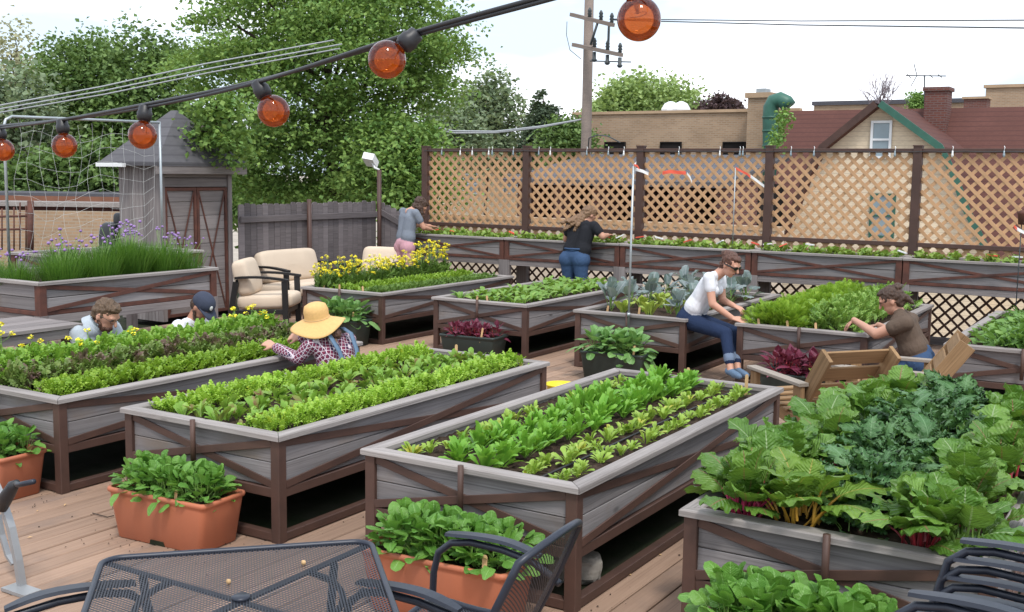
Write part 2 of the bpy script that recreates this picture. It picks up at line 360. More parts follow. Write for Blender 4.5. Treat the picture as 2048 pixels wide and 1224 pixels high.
for i in range(6):
    x = FX0+i*FS; t = thing('fence_post', ['dark brown fence post beside the person in pink trousers', 'dark brown fence post left of the long-haired woman', 'dark brown fence post right of the woman in black', 'dark brown fence post above the seated woman', 'dark brown fence post above the woman in the brown shirt', 'dark brown fence post at the far right end of the lattice'][i], 'fence post', (x, FY, 0), 0, 'lattice fence posts')
    board(t, 'post', 'post', (0, 0, 0), (0, 0, FTOP+.02), .10, .10, up=(0, 1, 0))
    board(t, 'cap', 'post', (0, 0, FTOP+.02), (0, 0, FTOP+.035), .115, .115, up=(0, 1, 0))
    if i < 5:
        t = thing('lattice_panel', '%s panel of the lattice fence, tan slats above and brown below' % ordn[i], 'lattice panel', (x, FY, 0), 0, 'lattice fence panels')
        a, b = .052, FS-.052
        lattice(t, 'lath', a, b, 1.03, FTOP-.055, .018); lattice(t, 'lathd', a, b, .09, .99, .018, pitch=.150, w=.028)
        board(t, 'top_rail', 'post', (a, 0, FTOP-.03), (b, 0, FTOP-.03), .05, .07, up=(0, 1, 0)); board(t, 'mid_rail', 'post', (a, -.012, 1.19), (b, -.012, 1.19), .05, .05, up=(0, 1, 0))
        board(t, 'low_rail', 'post', (a, 0, 1.005), (b, 0, 1.005), .05, .05, up=(0, 1, 0)); board(t, 'bottom_rail', 'board', (a, -.01, .05), (b, -.01, .05), .09, .05, up=(0, 1, 0))
# ================================================================ tall planters
def tall_planter(Lx, Dy, ztop, zbot, braces=('f',), back=True, side=False):
    """box planter on wooden legs; origin at front left corner on the floor"""
    t = thing('tall_planter', 'x', 'planter'); P = .07
    for (px, py) in ((P/2, P/2), (Lx-P/2, P/2), (Lx-P/2, Dy-P/2), (P/2, Dy-P/2)):
        board(t, 'corner_plate', 'rust', (px, py, zbot), (px, py, ztop-.03), P, P, up=(0, 1, 0))
        board(t, 'leg', 'shedw', (px, py, 0), (px, py, zbot), .09, .075, up=(0, 1, 0))
    hb = (ztop-.03-zbot-.035)/2
    for yy, fl in ((.04, 1), (Dy-.04, 0)):
        for k in range(2):
            zc = zbot+.035+hb*(k+.5); board(t, 'side_board', 'board', (P*.7, yy, zc), (Lx-P*.7, yy, zc), hb-.005, .03, up=(0, 1, 0))
        board(t, 'rail', 'rust', (P, yy-.012, zbot+.018), (Lx-P, yy-.012, zbot+.018), .036, .05, up=(0, 1, 0))
        board(t, 'beam', 'shedw', (.05, yy, zbot-.04), (Lx-.05, yy, zbot-.04), .075, .05, up=(0, 1, 0))
    for xx in (.04, Lx-.04):
        for k in range(2):
            zc = zbot+.035+hb*(k+.5); board(t, 'side_board', 'board', (xx, P*.85, zc), (xx, Dy-P*.85, zc), hb-.005, .03, up=(1, 0, 0))
        board(t, 'rail', 'rust', (xx, P, zbot+.018), (xx, Dy-P, zbot+.018), .036, .05, up=(1, 0, 0))
        board(t, 'beam', 'shedw', (xx, .05, zbot-.04), (xx, Dy-.05, zbot-.04), .075, .05, up=(1, 0, 0))
    lo, hi = zbot+.045, ztop-.045
    if 'f' in braces:
        board(t, 'brace', 'rust', (P, .014, hi), (Lx-P, .014, lo), .03, .008, up=(0, 1, 0)); board(t, 'brace', 'rust', (P, .005, lo), (Lx-P, .005, hi), .03, .008, up=(0, 1, 0))
    if 'r' in braces:
        board(t, 'brace', 'rust', (Lx-.014, P, hi), (Lx-.014, Dy-P, lo), .036, .008, up=(1, 0, 0)); board(t, 'brace', 'rust', (Lx-.005, P, lo), (Lx-.005, Dy-P, hi), .036, .008, up=(1, 0, 0))
    e = .004 if not side else .015; w, th = .06, .028; z = ztop-th
    A, B, C, D = (-e, -.015, z), (Lx+e, -.015, z), (Lx+e, Dy+.015, z), (-e, Dy+.015, z)
    mitre(t, 'rim', 'rim', A, B, w, th, (0, 1, 0)); mitre(t, 'rim', 'rim', B, C, w, th, (-1, 0, 0)); mitre(t, 'rim', 'rim', C, D, w, th, (0, -1, 0)); mitre(t, 'rim', 'rim', D, A, w, th, (1, 0, 0))
    mb = MB(); mb.box((.05, .05, zbot+.02), (Lx-.05, Dy-.05, ztop-.06)); mb.build('soil', 'soil', t)
    return t
PY, PX0, PS, PZ, PZB = 13.16, -8.281, 1.811, 1.0715, .765
plab = ['tall planter below the person in pink trousers', 'tall planter the long-haired woman in black leans over', 'tall planter behind the blue-green kale and tent pole', 'tall planter behind the sitting woman\'s head', 'tall planter at the right end behind the round grey pot']
pl0 = tall_planter(PS-.012, .55, PZ, PZB)
for i in range(-1, 4):
    t = pl0 if i == -1 else copy_tree(pl0)
    t.location = (PX0+i*PS+.006, PY, 0); t['label'] = plab[i+1]; t['group'] = 'tall planters along the lattice fence'
# the chive planter and the one behind it, at the left edge
CHX, CHY, CHL, CHZ = -8.10, 5.66, 1.95, 1.03
t = tall_planter(1.25, CHL, CHZ, .745, braces=('r',), side=True); t.location = (CHX-1.25, CHY, 0); t['label'] = 'tall planter full of purple flowering chives at the left'
t = tall_planter(1.25, 1.6, 1.05, .76, braces=('f', 'r'), side=True); t.location = (-11.0, 7.35, 0); t['label'] = 'weathered tall planter behind the chives, under the net'
# ================================================================ leaves and plants
def g3(c): return tuple(c)
LM = lambda n, *a, **k: M.__setitem__(n, leafmat(n, *a, **k))
LM('lf_mizuna', (.15, .33, .04), (.32, .50, .08), trans=.25)
LM('lf_purple_frill', (.12, .21, .04), (.22, .30, .08), trans=.2, spot=((.15, .09, .075), .47))
LM('lf_lime', (.24, .44, .04), (.42, .60, .09), trans=.28, spot=((0.512, 0.512, 0.0488), .66))
LM('lf_redvein', (.17, .34, .045), (.34, .50, .10), trans=.22, spot=((.20, .11, .05), .56))
LM('lf_arugula', (.13, .34, .035), (.27, .50, .075), trans=.25)
LM('lf_small', (.24, .40, .05), (.42, .55, .12), trans=.25, spot=((0.549, 0.464, 0.0732), .6))
LM('lf_fine', (0.178, 0.34, 0.0293), (0.327, 0.476, 0.0586), trans=.28)
LM('lf_fine_dark', (0.112, 0.227, 0.0439), (0.209, 0.318, 0.0732), trans=.25)
LM('lf_radish', (0.149, 0.306, 0.0512), (0.312, 0.454, 0.102), trans=.25)
LM('lf_strawb', (0.149, 0.272, 0.0439), (0.298, 0.408, 0.0878), trans=.25)
LM('lf_chive', (0.0521, 0.148, 0.022), (0.149, 0.284, 0.0439), trans=.3, rough=.4)
LM('lf_potato', (0.104, 0.227, 0.0439), (0.194, 0.34, 0.0805), trans=.25)
for nm, a, b, v, pk in (('lf_spinach', (.09, .24, .033), (.19, .385, .07), (.25, .43, .14), .4), ('lf_chard_w', (.08, .195, .027), (.185, .335, .06), (.30, .40, .20), .6), ('lf_chard_p', (.08, .185, .025), (.17, .31, .055), (.24, .12, .07), .6), ('lf_chard_y', (.10, .21, .025), (.19, .32, .05), (.34, .30, .07), .6),
        ('lf_kale', (.065, .165, .055), (.125, .25, .09), (.17, .30, .14), .3), ('lf_collard', (0.149, 0.216, 0.205), (0.298, 0.352, 0.366), (0.476, 0.476, 0.512), .2), ('lf_lettuce', (0.253, 0.375, 0.0512), (0.447, 0.522, 0.102), (0.549, 0.6, 0.244), .25),
        ('lf_broad', (0.112, 0.261, 0.0659), (0.223, 0.408, 0.132), (0.372, 0.511, 0.248), .25), ('lf_amaranth', (0.104, 0.0146, 0.0366), (0.207, 0.0366, 0.0732), (0.317, 0.0732, 0.122), .3)):
    LM(nm, a, b, vein=v, island=False, uv=True, trans=.22, pucker=pk*.8, rough=.4, sv=.3 if 'chard' not in nm else .10)
M['st_pink'] = plain('pink_stem', (.48, .035, .11), .35, 0, .3, 12, 0); M['st_yel'] = plain('yellow_stem', (.55, .31, .045), .35, 0, .3, 12, 0)
M['st_grn'] = plain('green_stem', (.17, .30, .06), .4, 0, .3, 12, 0); M['st_red'] = plain('red_stem', (.33, .03, .04), .35, 0, .3, 12, 0)
M['yflower'] = plain('yellow_petal', (.95, .83, .03), .6, 0, .15, 20, 0); M['pflower'] = plain('purple_petal', (.33, .20, .46), .7, 0, .3, 30, 0)
def prof_oval(s): return max(.02, 1-abs(2*min(1, max(0, s))**.9-1.04)**2.5)**.62
ORD = 'first second third fourth fifth sixth seventh eighth ninth tenth eleventh twelfth thirteenth fourteenth fifteenth sixteenth seventeenth eighteenth nineteenth twentieth'.split()
ORD += ['twenty-'+q for q in ORD[:9]]+['thirtieth']+['thirty-'+q for q in ORD[:9]]+['fortieth']+['forty-'+q for q in ORD[:9]]+['fiftieth']
def prof_spoon(s): return (s**.9)*(1-s**5)*1.12
def prof_point(s): return math.sin(math.pi*s**.7)**1.1
def leaf(L, Wd, prof=prof_oval, nu=7, nv=5, pet=.0, pr=.004, cup=.15, droop=.4, rise=.5, ruff=0, rk=3, rng=None, jag=0, mats=1, crump=0.0):
    """one leaf blade (with its stalk) growing from the origin along +X; returns V,F,UV,mat"""
    rng = rng or random.Random(1); V, F, U, MI = [], [], [], []
    ph = rng.uniform(0, 6)
    def spine(x):
        q = x/(L+pet); return Vector((x*(1-.18*droop*q), 0, (rise*x - droop*(L+pet)*q*q*.9)))
    for i in range(nu+1):
        s = 1-(1-i/nu)**1.35; c = spine(pet+L*s); w = Wd*.5*max(.02, prof(.02+.97*s)); w *= 1+jag*math.sin(i*2.9+ph); w = w if i else min(w, Wd*.06)
        for j in range(nv):
            a = j/(nv-1)*2-1; y = a*w; z = cup*abs(a)**1.5*w
            z += ruff*Wd*abs(a)**2*math.sin(rk*2*math.pi*s+ph+(1.3 if a > 0 else 0)); cx = 0.
            if crump: e = abs(a)**1.3*crump; z += rng.gauss(0, 1)*e; y += rng.gauss(0, .8)*e; cx = rng.gauss(0, .8)*e
            V.append((c.x+cx, y, c.z+z)); U.append((j/(nv-1), s))
    for i in range(nu):
        for j in range(nv-1): k = i*nv+j; F.append((k, k+1, k+nv+1, k+nv)); MI.append(0)
    if pet > 0:
        n = 5; base = len(V); ks = 4
        for i in range(ks):
            q = i/(ks-1); c = spine(pet*1.15*q); r = pr*(1.25-.55*q)
            for j in range(n):
                t = 2*math.pi*j/n; V.append((c.x, math.cos(t)*r, c.z+math.sin(t)*r*.8)); U.append((.5, .1))
        for i in range(ks-1):
            for j in range(n): j2 = (j+1) % n; F.append((base+i*n+j, base+i*n+j2, base+(i+1)*n+j2, base+(i+1)*n+j)); MI.append(mats-1)
    return np.array(V), np.array(F), np.array(U), np.array(MI)
def rotm(yaw, pitch, roll):
    cy, sy, cp, sp, cr, sr = np.cos(yaw), np.sin(yaw), np.cos(pitch), np.sin(pitch), np.cos(roll), np.sin(roll)
    z, o = np.zeros_like(yaw), np.ones_like(yaw)
    Rz = np.stack([cy, -sy, z, sy, cy, z, z, z, o], -1).reshape(-1, 3, 3); Ry = np.stack([cp, z, -sp, z, o, z, sp, z, cp], -1).reshape(-1, 3, 3)
    Rx = np.stack([o, z, z, z, cr, -sr, z, sr, cr], -1).reshape(-1, 3, 3); return Rz @ Ry @ Rx
def scatter(tmpl, pos, yaw, pitch, roll, sc):
    """merge many copies of a leaf template"""
    V, F = tmpl[0], tmpl[1]; n = len(pos); Rm = rotm(np.asarray(yaw), np.asarray(pitch), np.asarray(roll))
    VV = np.einsum('nij,vj->nvi', Rm, V)*np.asarray(sc).reshape(-1, 1, 1)+np.asarray(pos)[:, None, :]
    FF = F[None]+(np.arange(n)*len(V))[:, None, None]
    return VV.reshape(-1, 3), FF.reshape(-1, F.shape[1])
def merge(parts):
    vs, fs, o = [], [], 0
    for v, f in parts: vs.append(v); fs.append(f+o); o += len(v)
    return np.concatenate(vs), np.concatenate(fs)
def frill(L, Wd, rng, lobes=4, pet=.3):
    """deeply cut salad leaf: a midrib of paired toothed lobes"""
    V, F = [], []
    def quad(p, d, l, w):
        d = Vector(d).normalized(); s = Vector((-d.y, d.x, 0)).normalized(); n = len(V); p = Vector(p)
        up = Vector((0, 0, 1))
        for q, ww, h in ((0, .35, 0), (.45, 1, .18), (.8, .8, .1), (1, .15, -.12)):
            V.extend([tuple(p+d*l*q+s*w*ww+up*(l*h+rng.uniform(-.1, .15)*l)), tuple(p+d*l*q-s*w*ww+up*(l*h+rng.uniform(-.1, .15)*l))])
        for k in range(3): F.append((n+2*k, n+2*k+2, n+2*k+3, n+2*k+1))
    sp = lambda q: Vector((L*q, 0, .35*L*q-.3*L*q*q))
    V.extend([(0, .003, 0), (0, -.003, 0)]); a, b = sp(.9), sp(.45); V.extend([(b.x, .004, b.z), (b.x, -.004, b.z), (a.x, .002, a.z), (a.x, -.002, a.z)])
    F.extend([(0, 2, 3, 1), (2, 4, 5, 3)])
    for i in range(lobes):
        q = pet+(1-pet)*i/lobes; w = Wd*(.45+.55*math.sin(math.pi*(i+.8)/(lobes+.6)))
        for s in (-1, 1): quad(sp(q), (.75, s*(.9), 0), w*.62, w*.2)
    quad(sp(.86), (1, 0, 0), Wd*.55, Wd*.26)
    return np.array(V), np.array(F)
def feather(L, rng, n=9):
    V, F = [], []
    for i in range(n):
        q = .3+.7*i/n; x, z = L*q, .25*L*q-.25*L*q*q; l = L*.28*math.sin(math.pi*(i+1.2)/(n+1.5))+.004
        for s in (-1, 1):
            k = len(V); w = .0035; dz = rng.uniform(-.1, .5)*l
            V.extend([(x, 0, z), (x+l*.5+w, s*l*.55-w, z+dz*.6), (x+l*.9, s*l, z+dz), (x+l*.5-w*1.2, s*l*.55+w, z+dz*.6)]); F.append((k, k+1, k+2, k+3))
    k = len(V); V.extend([(0, .002, 0), (0, -.002, 0), (L*.95, -.001, 0), (L*.95, .001, 0)]); F.append((k, k+1, k+2, k+3))
    return np.array(V), np.array(F)
RG = np.random.default_rng(11)
def row_mass(name, label, cat, mat, tm, k, u, v0, v1, wid, n, h, sc, group=None, pitch=(.5, 1.45), z0=0.0, clump=.12, kind='stuff'):
    """a dense planted row as one mass of real leaves"""
    per = max(1, n//len(tm)); parts = []
    for T in tm:
        v = RG.uniform(v0, v1, per); nc = max(1, int((v1-v0)/clump)); cent = v0+(np.floor((v-v0)/(v1-v0)*nc)+.5)/nc*(v1-v0)
        v = v*.55+cent*.45; du = RG.normal(0, .36, per).clip(-1, 1); hh = 1-np.abs(du)**2*.6
        pos = np.stack([u+du*wid*.5, v, np.zeros(per)], -1); zz = RG.beta(1.6, 1.3, per)*h*hh*(.82+.18*np.sin(v*23+u*9)+.12*np.sin(v*57))
        pos[:, 2] = z0+zz
        yaw = RG.uniform(0, 6.283, per); yaw = np.where(np.abs(du) > .45, np.where(du > 0, RG.normal(0, .8, per), RG.normal(math.pi, .8, per)), yaw)
        parts.append(scatter(T, pos, yaw, RG.uniform(*pitch, per)-.35*np.abs(du), RG.normal(0, .5, per), RG.uniform(*sc, per)))
    V, F = merge(parts); V = V+np.array(bp(k, 0, 0)); me = npmesh(name, V, F, [mat])
    o = ob(name, me); return prop(o, label, cat, group, kind)
r1 = random.Random(7)
FR = [frill(.11, .05, r1) for _ in range(4)]; FRs = [frill(.075, .036, r1, 3) for _ in range(3)]
row_mass('mizuna_row', 'bright green frilly mustard row nearest the two kneeling men', 'salad greens', 'lf_mizuna', FR, '1', .26, .06, 2.76, .56, 3400, .13, (.7, 1.25))
row_mass('purple_mustard_row', 'dull purple-green mustard row in the middle of the left bed', 'salad greens', 'lf_purple_frill', FR, '1', .60, .10, 2.74, .40, 2300, .085, (.7, 1.2))
row_mass('curly_mustard_row', 'vivid green curly mustard row along the near rim of the left bed', 'salad greens', 'lf_fine', FRs, '1', .90, .12, 2.7, .36, 3000, .06, (.7, 1.15))
row_mass('frilly_lime_row', 'lime green frilly row along the far rim of the second bed', 'salad greens', 'lf_lime', FRs, '2', .19, .12, 2.7, .30, 1900, .07, (.6, 1.1), clump=.1)
row_mass('frilly_lime_row', 'lime green frilly row with yellow tips along the near rim of the second bed', 'salad greens', 'lf_lime', FRs, '2', 1.0, .1, 2.72, .28, 2000, .07, (.6, 1.1), clump=.1)
FE = [feather(.11, r1) for _ in range(3)]
row_mass('dill_row', 'fine bright green row in the middle of the yellow-flowered bed', 'salad greens', 'lf_fine', FRs, 'A', .55, .10, 2.75, .46, 2400, .06, (.6, 1.0))
row_mass('dill_row', 'fine darker green row along the near rim of the yellow-flowered bed', 'salad greens', 'lf_fine_dark', FRs, 'A', .93, .10, 2.72, .38, 2000, .05, (.5, .9))
row_mass('carrot_row', 'feathery bright carrot tops on the left half of the bed by the woman in brown', 'carrot tops', 'lf_fine', FE+FE[:1], 'D', .34, .08, 2.72, .54, 6400, .16, (.8, 1.5))
row_mass('parsley_row', 'taller mid-green parsley beside the woman in brown', 'herbs', 'lf_radish', FR, 'D', .82, .10, 2.72, .56, 2600, .24, (.6, 1.05))
row_mass('potato_row', 'dense potato leaves filling the bed before the round grey pot', 'potato plants', 'lf_potato', [leaf(.085, .055, prof_point, 3, 3, rng=r1)[:2] for _ in range(3)], 'E', .6, .05, 2.55, 1.1, 3000, .17, (.8, 1.35), pitch=(-.1, .9))
SB = [leaf(.06, .05, prof_oval, 3, 3, cup=.3, rng=r1)[:2] for _ in range(3)]
plb = ['low strawberry leaves in the tall planter by the person in pink trousers', 'low strawberry leaves in front of the long-haired woman in black', 'low strawberry leaves in the third tall planter along the lattice', 'low strawberry leaves behind the sitting woman', 'low strawberry leaves in the rightmost tall planter']
for i in range(5):
    n = 520; v = RG.uniform(.08, PS-.1, n); nc = 9; cc = (np.floor(v/PS*nc)+.5)/nc*PS; v = v*.6+cc*.4
    dz = RG.beta(1.5, 1.8, n)*.11*(.6+.4*np.abs(np.sin(v*8.3+i)))
    pos = np.stack([PX0+(i-1)*PS+v, PY+.27+RG.normal(0, .1, n).clip(-.2, .2), PZ-.05+dz], -1)
    V, F = merge([scatter(T, pos[a::3], RG.uniform(0, 6.28, len(pos[a::3])), RG.uniform(-.1, 1.0, len(pos[a::3])), RG.normal(0, .4, len(pos[a::3])), RG.uniform(.7, 1.3, len(pos[a::3]))) for a, T in enumerate(SB)])
    prop(ob('strawberry_row', npmesh('strawberry_row', V, F, ['lf_strawb'])), plb[i], 'strawberry plants', None, 'stuff')
# ---- single plants that can be told apart, each a mesh of leaves
def rosette(tm, n, h, rng, spread=(.35, 1.25), sc=(.75, 1.15)):
    k = max(1, n//len(tm)); parts = []
    for T in tm:
        yaw = rng.uniform(0, 6.283, k); pos = np.stack([np.cos(yaw)*.012, np.sin(yaw)*.012, rng.uniform(0, h, k)], -1)
        parts.append(scatter(T, pos, yaw, rng.uniform(*spread, k), rng.normal(0, .3, k), rng.uniform(*sc, k)))
    return merge(parts)
def plant_row(name, label, cat, group, meshes, k, u, v0, v1, step, sc=(.85, 1.15), ju=.02, z=-.004, skip=()):
    v = v0; i = 0
    while v < v1:
        if i not in skip:
            o = ob(name, meshes[RG.integers(len(meshes))]); o.location = bp(k, u+RG.normal(0, ju), v+RG.normal(0, step*.12), z)
            s = RG.uniform(*sc); o.scale = (s, s, s*RG.uniform(.9, 1.1)); o.rotation_euler = (RG.normal(0, .08), RG.normal(0, .08), RG.uniform(0, 6.28)); prop(o, ORD[i]+' '+label, cat, group)
        v += step; i += 1
def protos(mat, tms, n, h, count=5, **kw):
    out = []
    for _ in range(count): V, F = rosette(tms, n, h, RG, **kw); out.append(npmesh('plant', V, F, [mat]))
    return out
AR = [leaf(.105, .038, prof_spoon, 6, 3, cup=.25, droop=.5, rise=.75, jag=.22, rng=r1)[:2] for _ in range(3)]
pm = protos('lf_arugula', AR, 36, .035, sc=(.7, 1.15), spread=(.1, 1.3))
plant_row('arugula_plant', 'leafy arugula plant from the front in the left of the two full rows', 'arugula', 'left full arugula row', pm, '3', .43, .17, 2.72, .115, (.9, 1.25))
plant_row('arugula_plant', 'leafy arugula plant from the front in the right of the two full rows', 'arugula', 'right full arugula row', pm, '3', .64, .14, 2.72, .115, (.9, 1.25))
SMl = [leaf(.075, .030, prof_spoon, 5, 3, cup=.25, droop=.6, rise=.7, jag=.15, rng=r1)[:2] for _ in range(3)]
sm = protos('lf_small', SMl, 20, .012, sc=(.7, 1.2), spread=(.15, 1.2))
plant_row('arugula_seedling', 'yellowing seedling from the front, row right of the full arugula rows', 'seedling', 'seedlings right of the full rows', sm, '3', .84, .14, 2.72, .088, (.8, 1.2))
plant_row('arugula_seedling', 'yellowing seedling from the front, row nearest the right rim', 'seedling', 'seedlings along the right rim', sm, '3', 1.03, .13, 2.72, .098, (.75, 1.15), skip=(4, 9))
plant_row('arugula_seedling', 'small seedling from the front, thin row along the left rim', 'seedling', 'seedlings along the left rim', sm, '3', .20, .18, 2.6, .11, (.8, 1.15), skip=(3, 12, 13))
BT = [leaf(.10, .05, prof_spoon, 5, 3, cup=.3, droop=.5, rise=.6, rng=r1)[:2] for _ in range(3)]
bt = protos('lf_redvein', BT, 12, .02, spread=(.3, 1.2))
for u, nm in ((.40, 'left'), (.60, 'middle'), (.80, 'right')):
    plant_row('beet_plant', 'red-veined plant from the front in the %s inner row of the second bed' % nm, 'beet greens', '%s inner row of the second bed' % nm, bt, '2', u, .14, 2.72, .086, (.75, 1.2), ju=.03)
RD = [leaf(.13, .06, prof_spoon, 5, 3, cup=.25, droop=.8, rise=.5, jag=.12, rng=r1)[:2] for _ in range(3)]
rd = protos('lf_radish', RD, 12, .03, spread=(.3, 1.2))
for u, nm in ((.28, 'far'), (.5, 'second'), (.72, 'third'), (.92, 'near')):
    plant_row('radish_plant', 'leafy radish from the front in the %s row behind the purple planter' % nm, 'radish', '%s radish row' % nm, rd, 'B', u, .2, 2.72, .15, (.9, 1.3), ju=.03)
# ---- plants with single big leaves: each leaf a part
def leaf_protos(matl, specs, rng):
    out = []
    for sp in specs:
        V, F, U, MI = leaf(rng=rng, mats=len(matl), **sp); out.append(npmesh('leaf', V, F, matl, U, True, MI))
    return out
def leafy(name, label, cat, group, loc, protos_, n, rng, spread=(.2, 1.2), sc=(.8, 1.2), rad=.02, h=.02, arc=None, flat=1.0):
    t = thing(name, label, cat, loc, 0, group)
    for i in range(n):
        yaw = (i*2.399+rng.uniform(-.4, .4)) if arc is None else rng.uniform(*arc)
        q = i/max(1, n-1); pit = spread[0]+(spread[1]-spread[0])*q+rng.uniform(-.22, .22)
        o = ob('leaf', rng.choice(protos_), None, t); s = rng.uniform(*sc)*(1-.25*q)
        o.location = (math.cos(yaw)*rad*rng.random(), math.sin(yaw)*rad*rng.random()*flat, h*q); o.rotation_euler = (rng.uniform(-.35, .35), -pit, yaw); o.scale = (s, s, s)
    return t
r2 = random.Random(21)
SP = leaf_protos(['lf_spinach', 'st_grn'], [dict(crump=.002, L=.092*a, Wd=.072*b, prof=prof_oval, nu=6, nv=5, pet=.075, pr=.0028, cup=c, droop=d, rise=.5) for a, b, c, d in ((1, 1, .35, .45), (1.15, 1.1, -.25, .7), (.9, 1, .5, .3), (1.05, .85, .3, .9), (.8, .95, -.3, .5))], r2)
CHs = [dict(crump=.0045, L=.25*a, Wd=.20*b, prof=prof_oval, nu=15, nv=9, pet=.16, pr=.009, cup=c, droop=d, rise=.45, ruff=rf, rk=k) for a, b, c, d, rf, k in ((.9, 1, .25, .5, .06, 3), (1.0, 1.05, -.25, .75, .08, 4), (.78, .95, .3, .35, .06, 3), (.95, .9, .1, .85, .08, 3.5))]
CP = {'p': leaf_protos(['lf_chard_p', 'st_pink'], CHs, r2), 'y': leaf_protos(['lf_chard_y', 'st_yel'], CHs, r2), 'w': leaf_protos(['lf_chard_w', 'st_grn'], CHs, r2), 'r': leaf_protos(['lf_chard_p', 'st_red'], CHs, r2)}
KL = leaf_protos(['lf_kale', 'st_grn'], [dict(L=.22*a, Wd=.155, prof=prof_oval, nu=18, nv=11, pet=.10, pr=.006, cup=-.15, droop=d, rise=.5, ruff=.06, rk=k, crump=.016) for a, d, k in ((1, .8, 4), (1.15, 1.0, 5), (.85, .6, 4.5), (.95, 1.2, 5))], r2)
CO = leaf_protos(['lf_collard', 'st_grn'], [dict(L=.17*a, Wd=.12*b, prof=prof_oval, nu=7, nv=5, pet=.13, pr=.005, cup=c, droop=d, rise=.6, ruff=.06) for a, b, c, d in ((1, 1, .3, .6), (1.1, 1, .4, .4), (.9, 1.1, -.1, .9))], r2)
LT = leaf_protos(['lf_lettuce', 'st_grn'], [dict(L=.19*a, Wd=.10, prof=prof_spoon, nu=7, nv=5, pet=.02, pr=.008, cup=c, droop=d, rise=.6, ruff=.07, rk=3) for a, c, d in ((1, .3, .5), (1.1, .2, .7), (.85, .4, .4))], r2)
BR = leaf_protos(['lf_broad', 'st_grn'], [dict(L=.11*a, Wd=.085*b, prof=prof_oval, nu=6, nv=5, pet=.075, pr=.003, cup=c, droop=d, rise=.5) for a, b, c, d in ((1, 1, .2, .6), (1.15, 1, -.25, .9), (.9, 1, .3, .4))], r2)
AM = leaf_protos(['lf_amaranth', 'st_red'], [dict(L=.10*a, Wd=.065*b, prof=prof_point, nu=6, nv=5, pet=.05, pr=.003, cup=c, droop=d, rise=.5) for a, b, c, d in ((1, 1, .3, .6), (1.2, 1, -.2, .9), (.85, .9, .4, .4))], r2)
chl = {'p': 'pink-stemmed', 'y': 'yellow-stemmed', 'w': 'pale-stemmed', 'r': 'red-stemmed'}
ch_pos = [('p', .20, .17), ('y', .42, .20), ('w', .20, .50), ('w', .16, .85), ('p', .30, 1.15), ('w', .18, 1.5), ('w', .30, 1.9), ('w', .2, 2.3), ('r', .28, 2.6),
          ('r', .92, .16), ('w', 1.05, .22), ('r', 1.02, .55), ('w', .96, .9), ('r', 1.05, 1.25), ('w', .95, 1.6), ('p', 1.05, 1.95), ('w', .95, 2.3), ('w', 1.02, 2.62)]
seen = {}
for c, u, v in ch_pos:
    key = (c, u > .6); seen[key] = seen.get(key, 0)+1
    side = 'right' if u > .6 else 'left'
    leafy('chard_plant', '%s %s Swiss chard from the front in the %s row of the kale bed' % (ORD[seen[key]-1], chl[c], side), 'chard', '%s chard, %s row' % (chl[c], side),
          bp('4', u, v, -.005), CP[c], 24, r2, (.55, 1.5), (.55, 1.02), .09, .06)
for ki, (u, v) in enumerate(((.66, .22), (.62, .5), (.70, .75), (.52, .98), (.74, 1.1), (.60, 1.35), (.72, 1.65), (.52, 1.75), (.64, 2.0), (.7, 2.35), (.55, 2.55))):
    small = v < .3
    leafy('kale_plant', 'small young curly kale by the front rim' if small else ORD[ki-1]+' blue-green curly kale from the front between the two chard rows', 'kale', None if small else 'curly kale down the middle of the chard bed', bp('4', u, v, 0), KL, 9 if small else 30, r2, (.0, 1.4), (.35, .5) if small else (.55, .95), .09, .04 if small else .17)
for j, (u, v) in enumerate(((.16, .5), (.18, .95), (.2, 1.4), (.18, 1.9), (.2, 2.4), (1.02, .28), (1.0, .75), (.98, 1.25), (1.02, 1.75), (1.0, 2.3), (.6, 1.6), (.6, 2.1), (.62, 2.55))):
    leafy('collard_plant', ORD[j if j < 5 else j-5 if j < 10 else j-10]+' blue-grey collard from the front in the '+('left', 'right', 'middle')[j//5]+' row beside the seated woman', 'collards', 'collards around the lettuces', bp('C', u, v), CO, 12, r2, (.5, 1.4), (.8, 1.2), .03, .1)
for j, (u, v) in enumerate(((.42, .28), (.72, .25), (.45, .65), (.74, .68), (.46, 1.1), (.74, 1.15))):
    leafy('lettuce_plant', ORD[j//2]+' light green romaine from the front, '+('left', 'right')[j % 2]+' lettuce row beside the seated woman', 'lettuce', 'romaine between the collards', bp('C', u, v), LT, 14, r2, (.6, 1.4), (.75, 1.1), .03, .03)
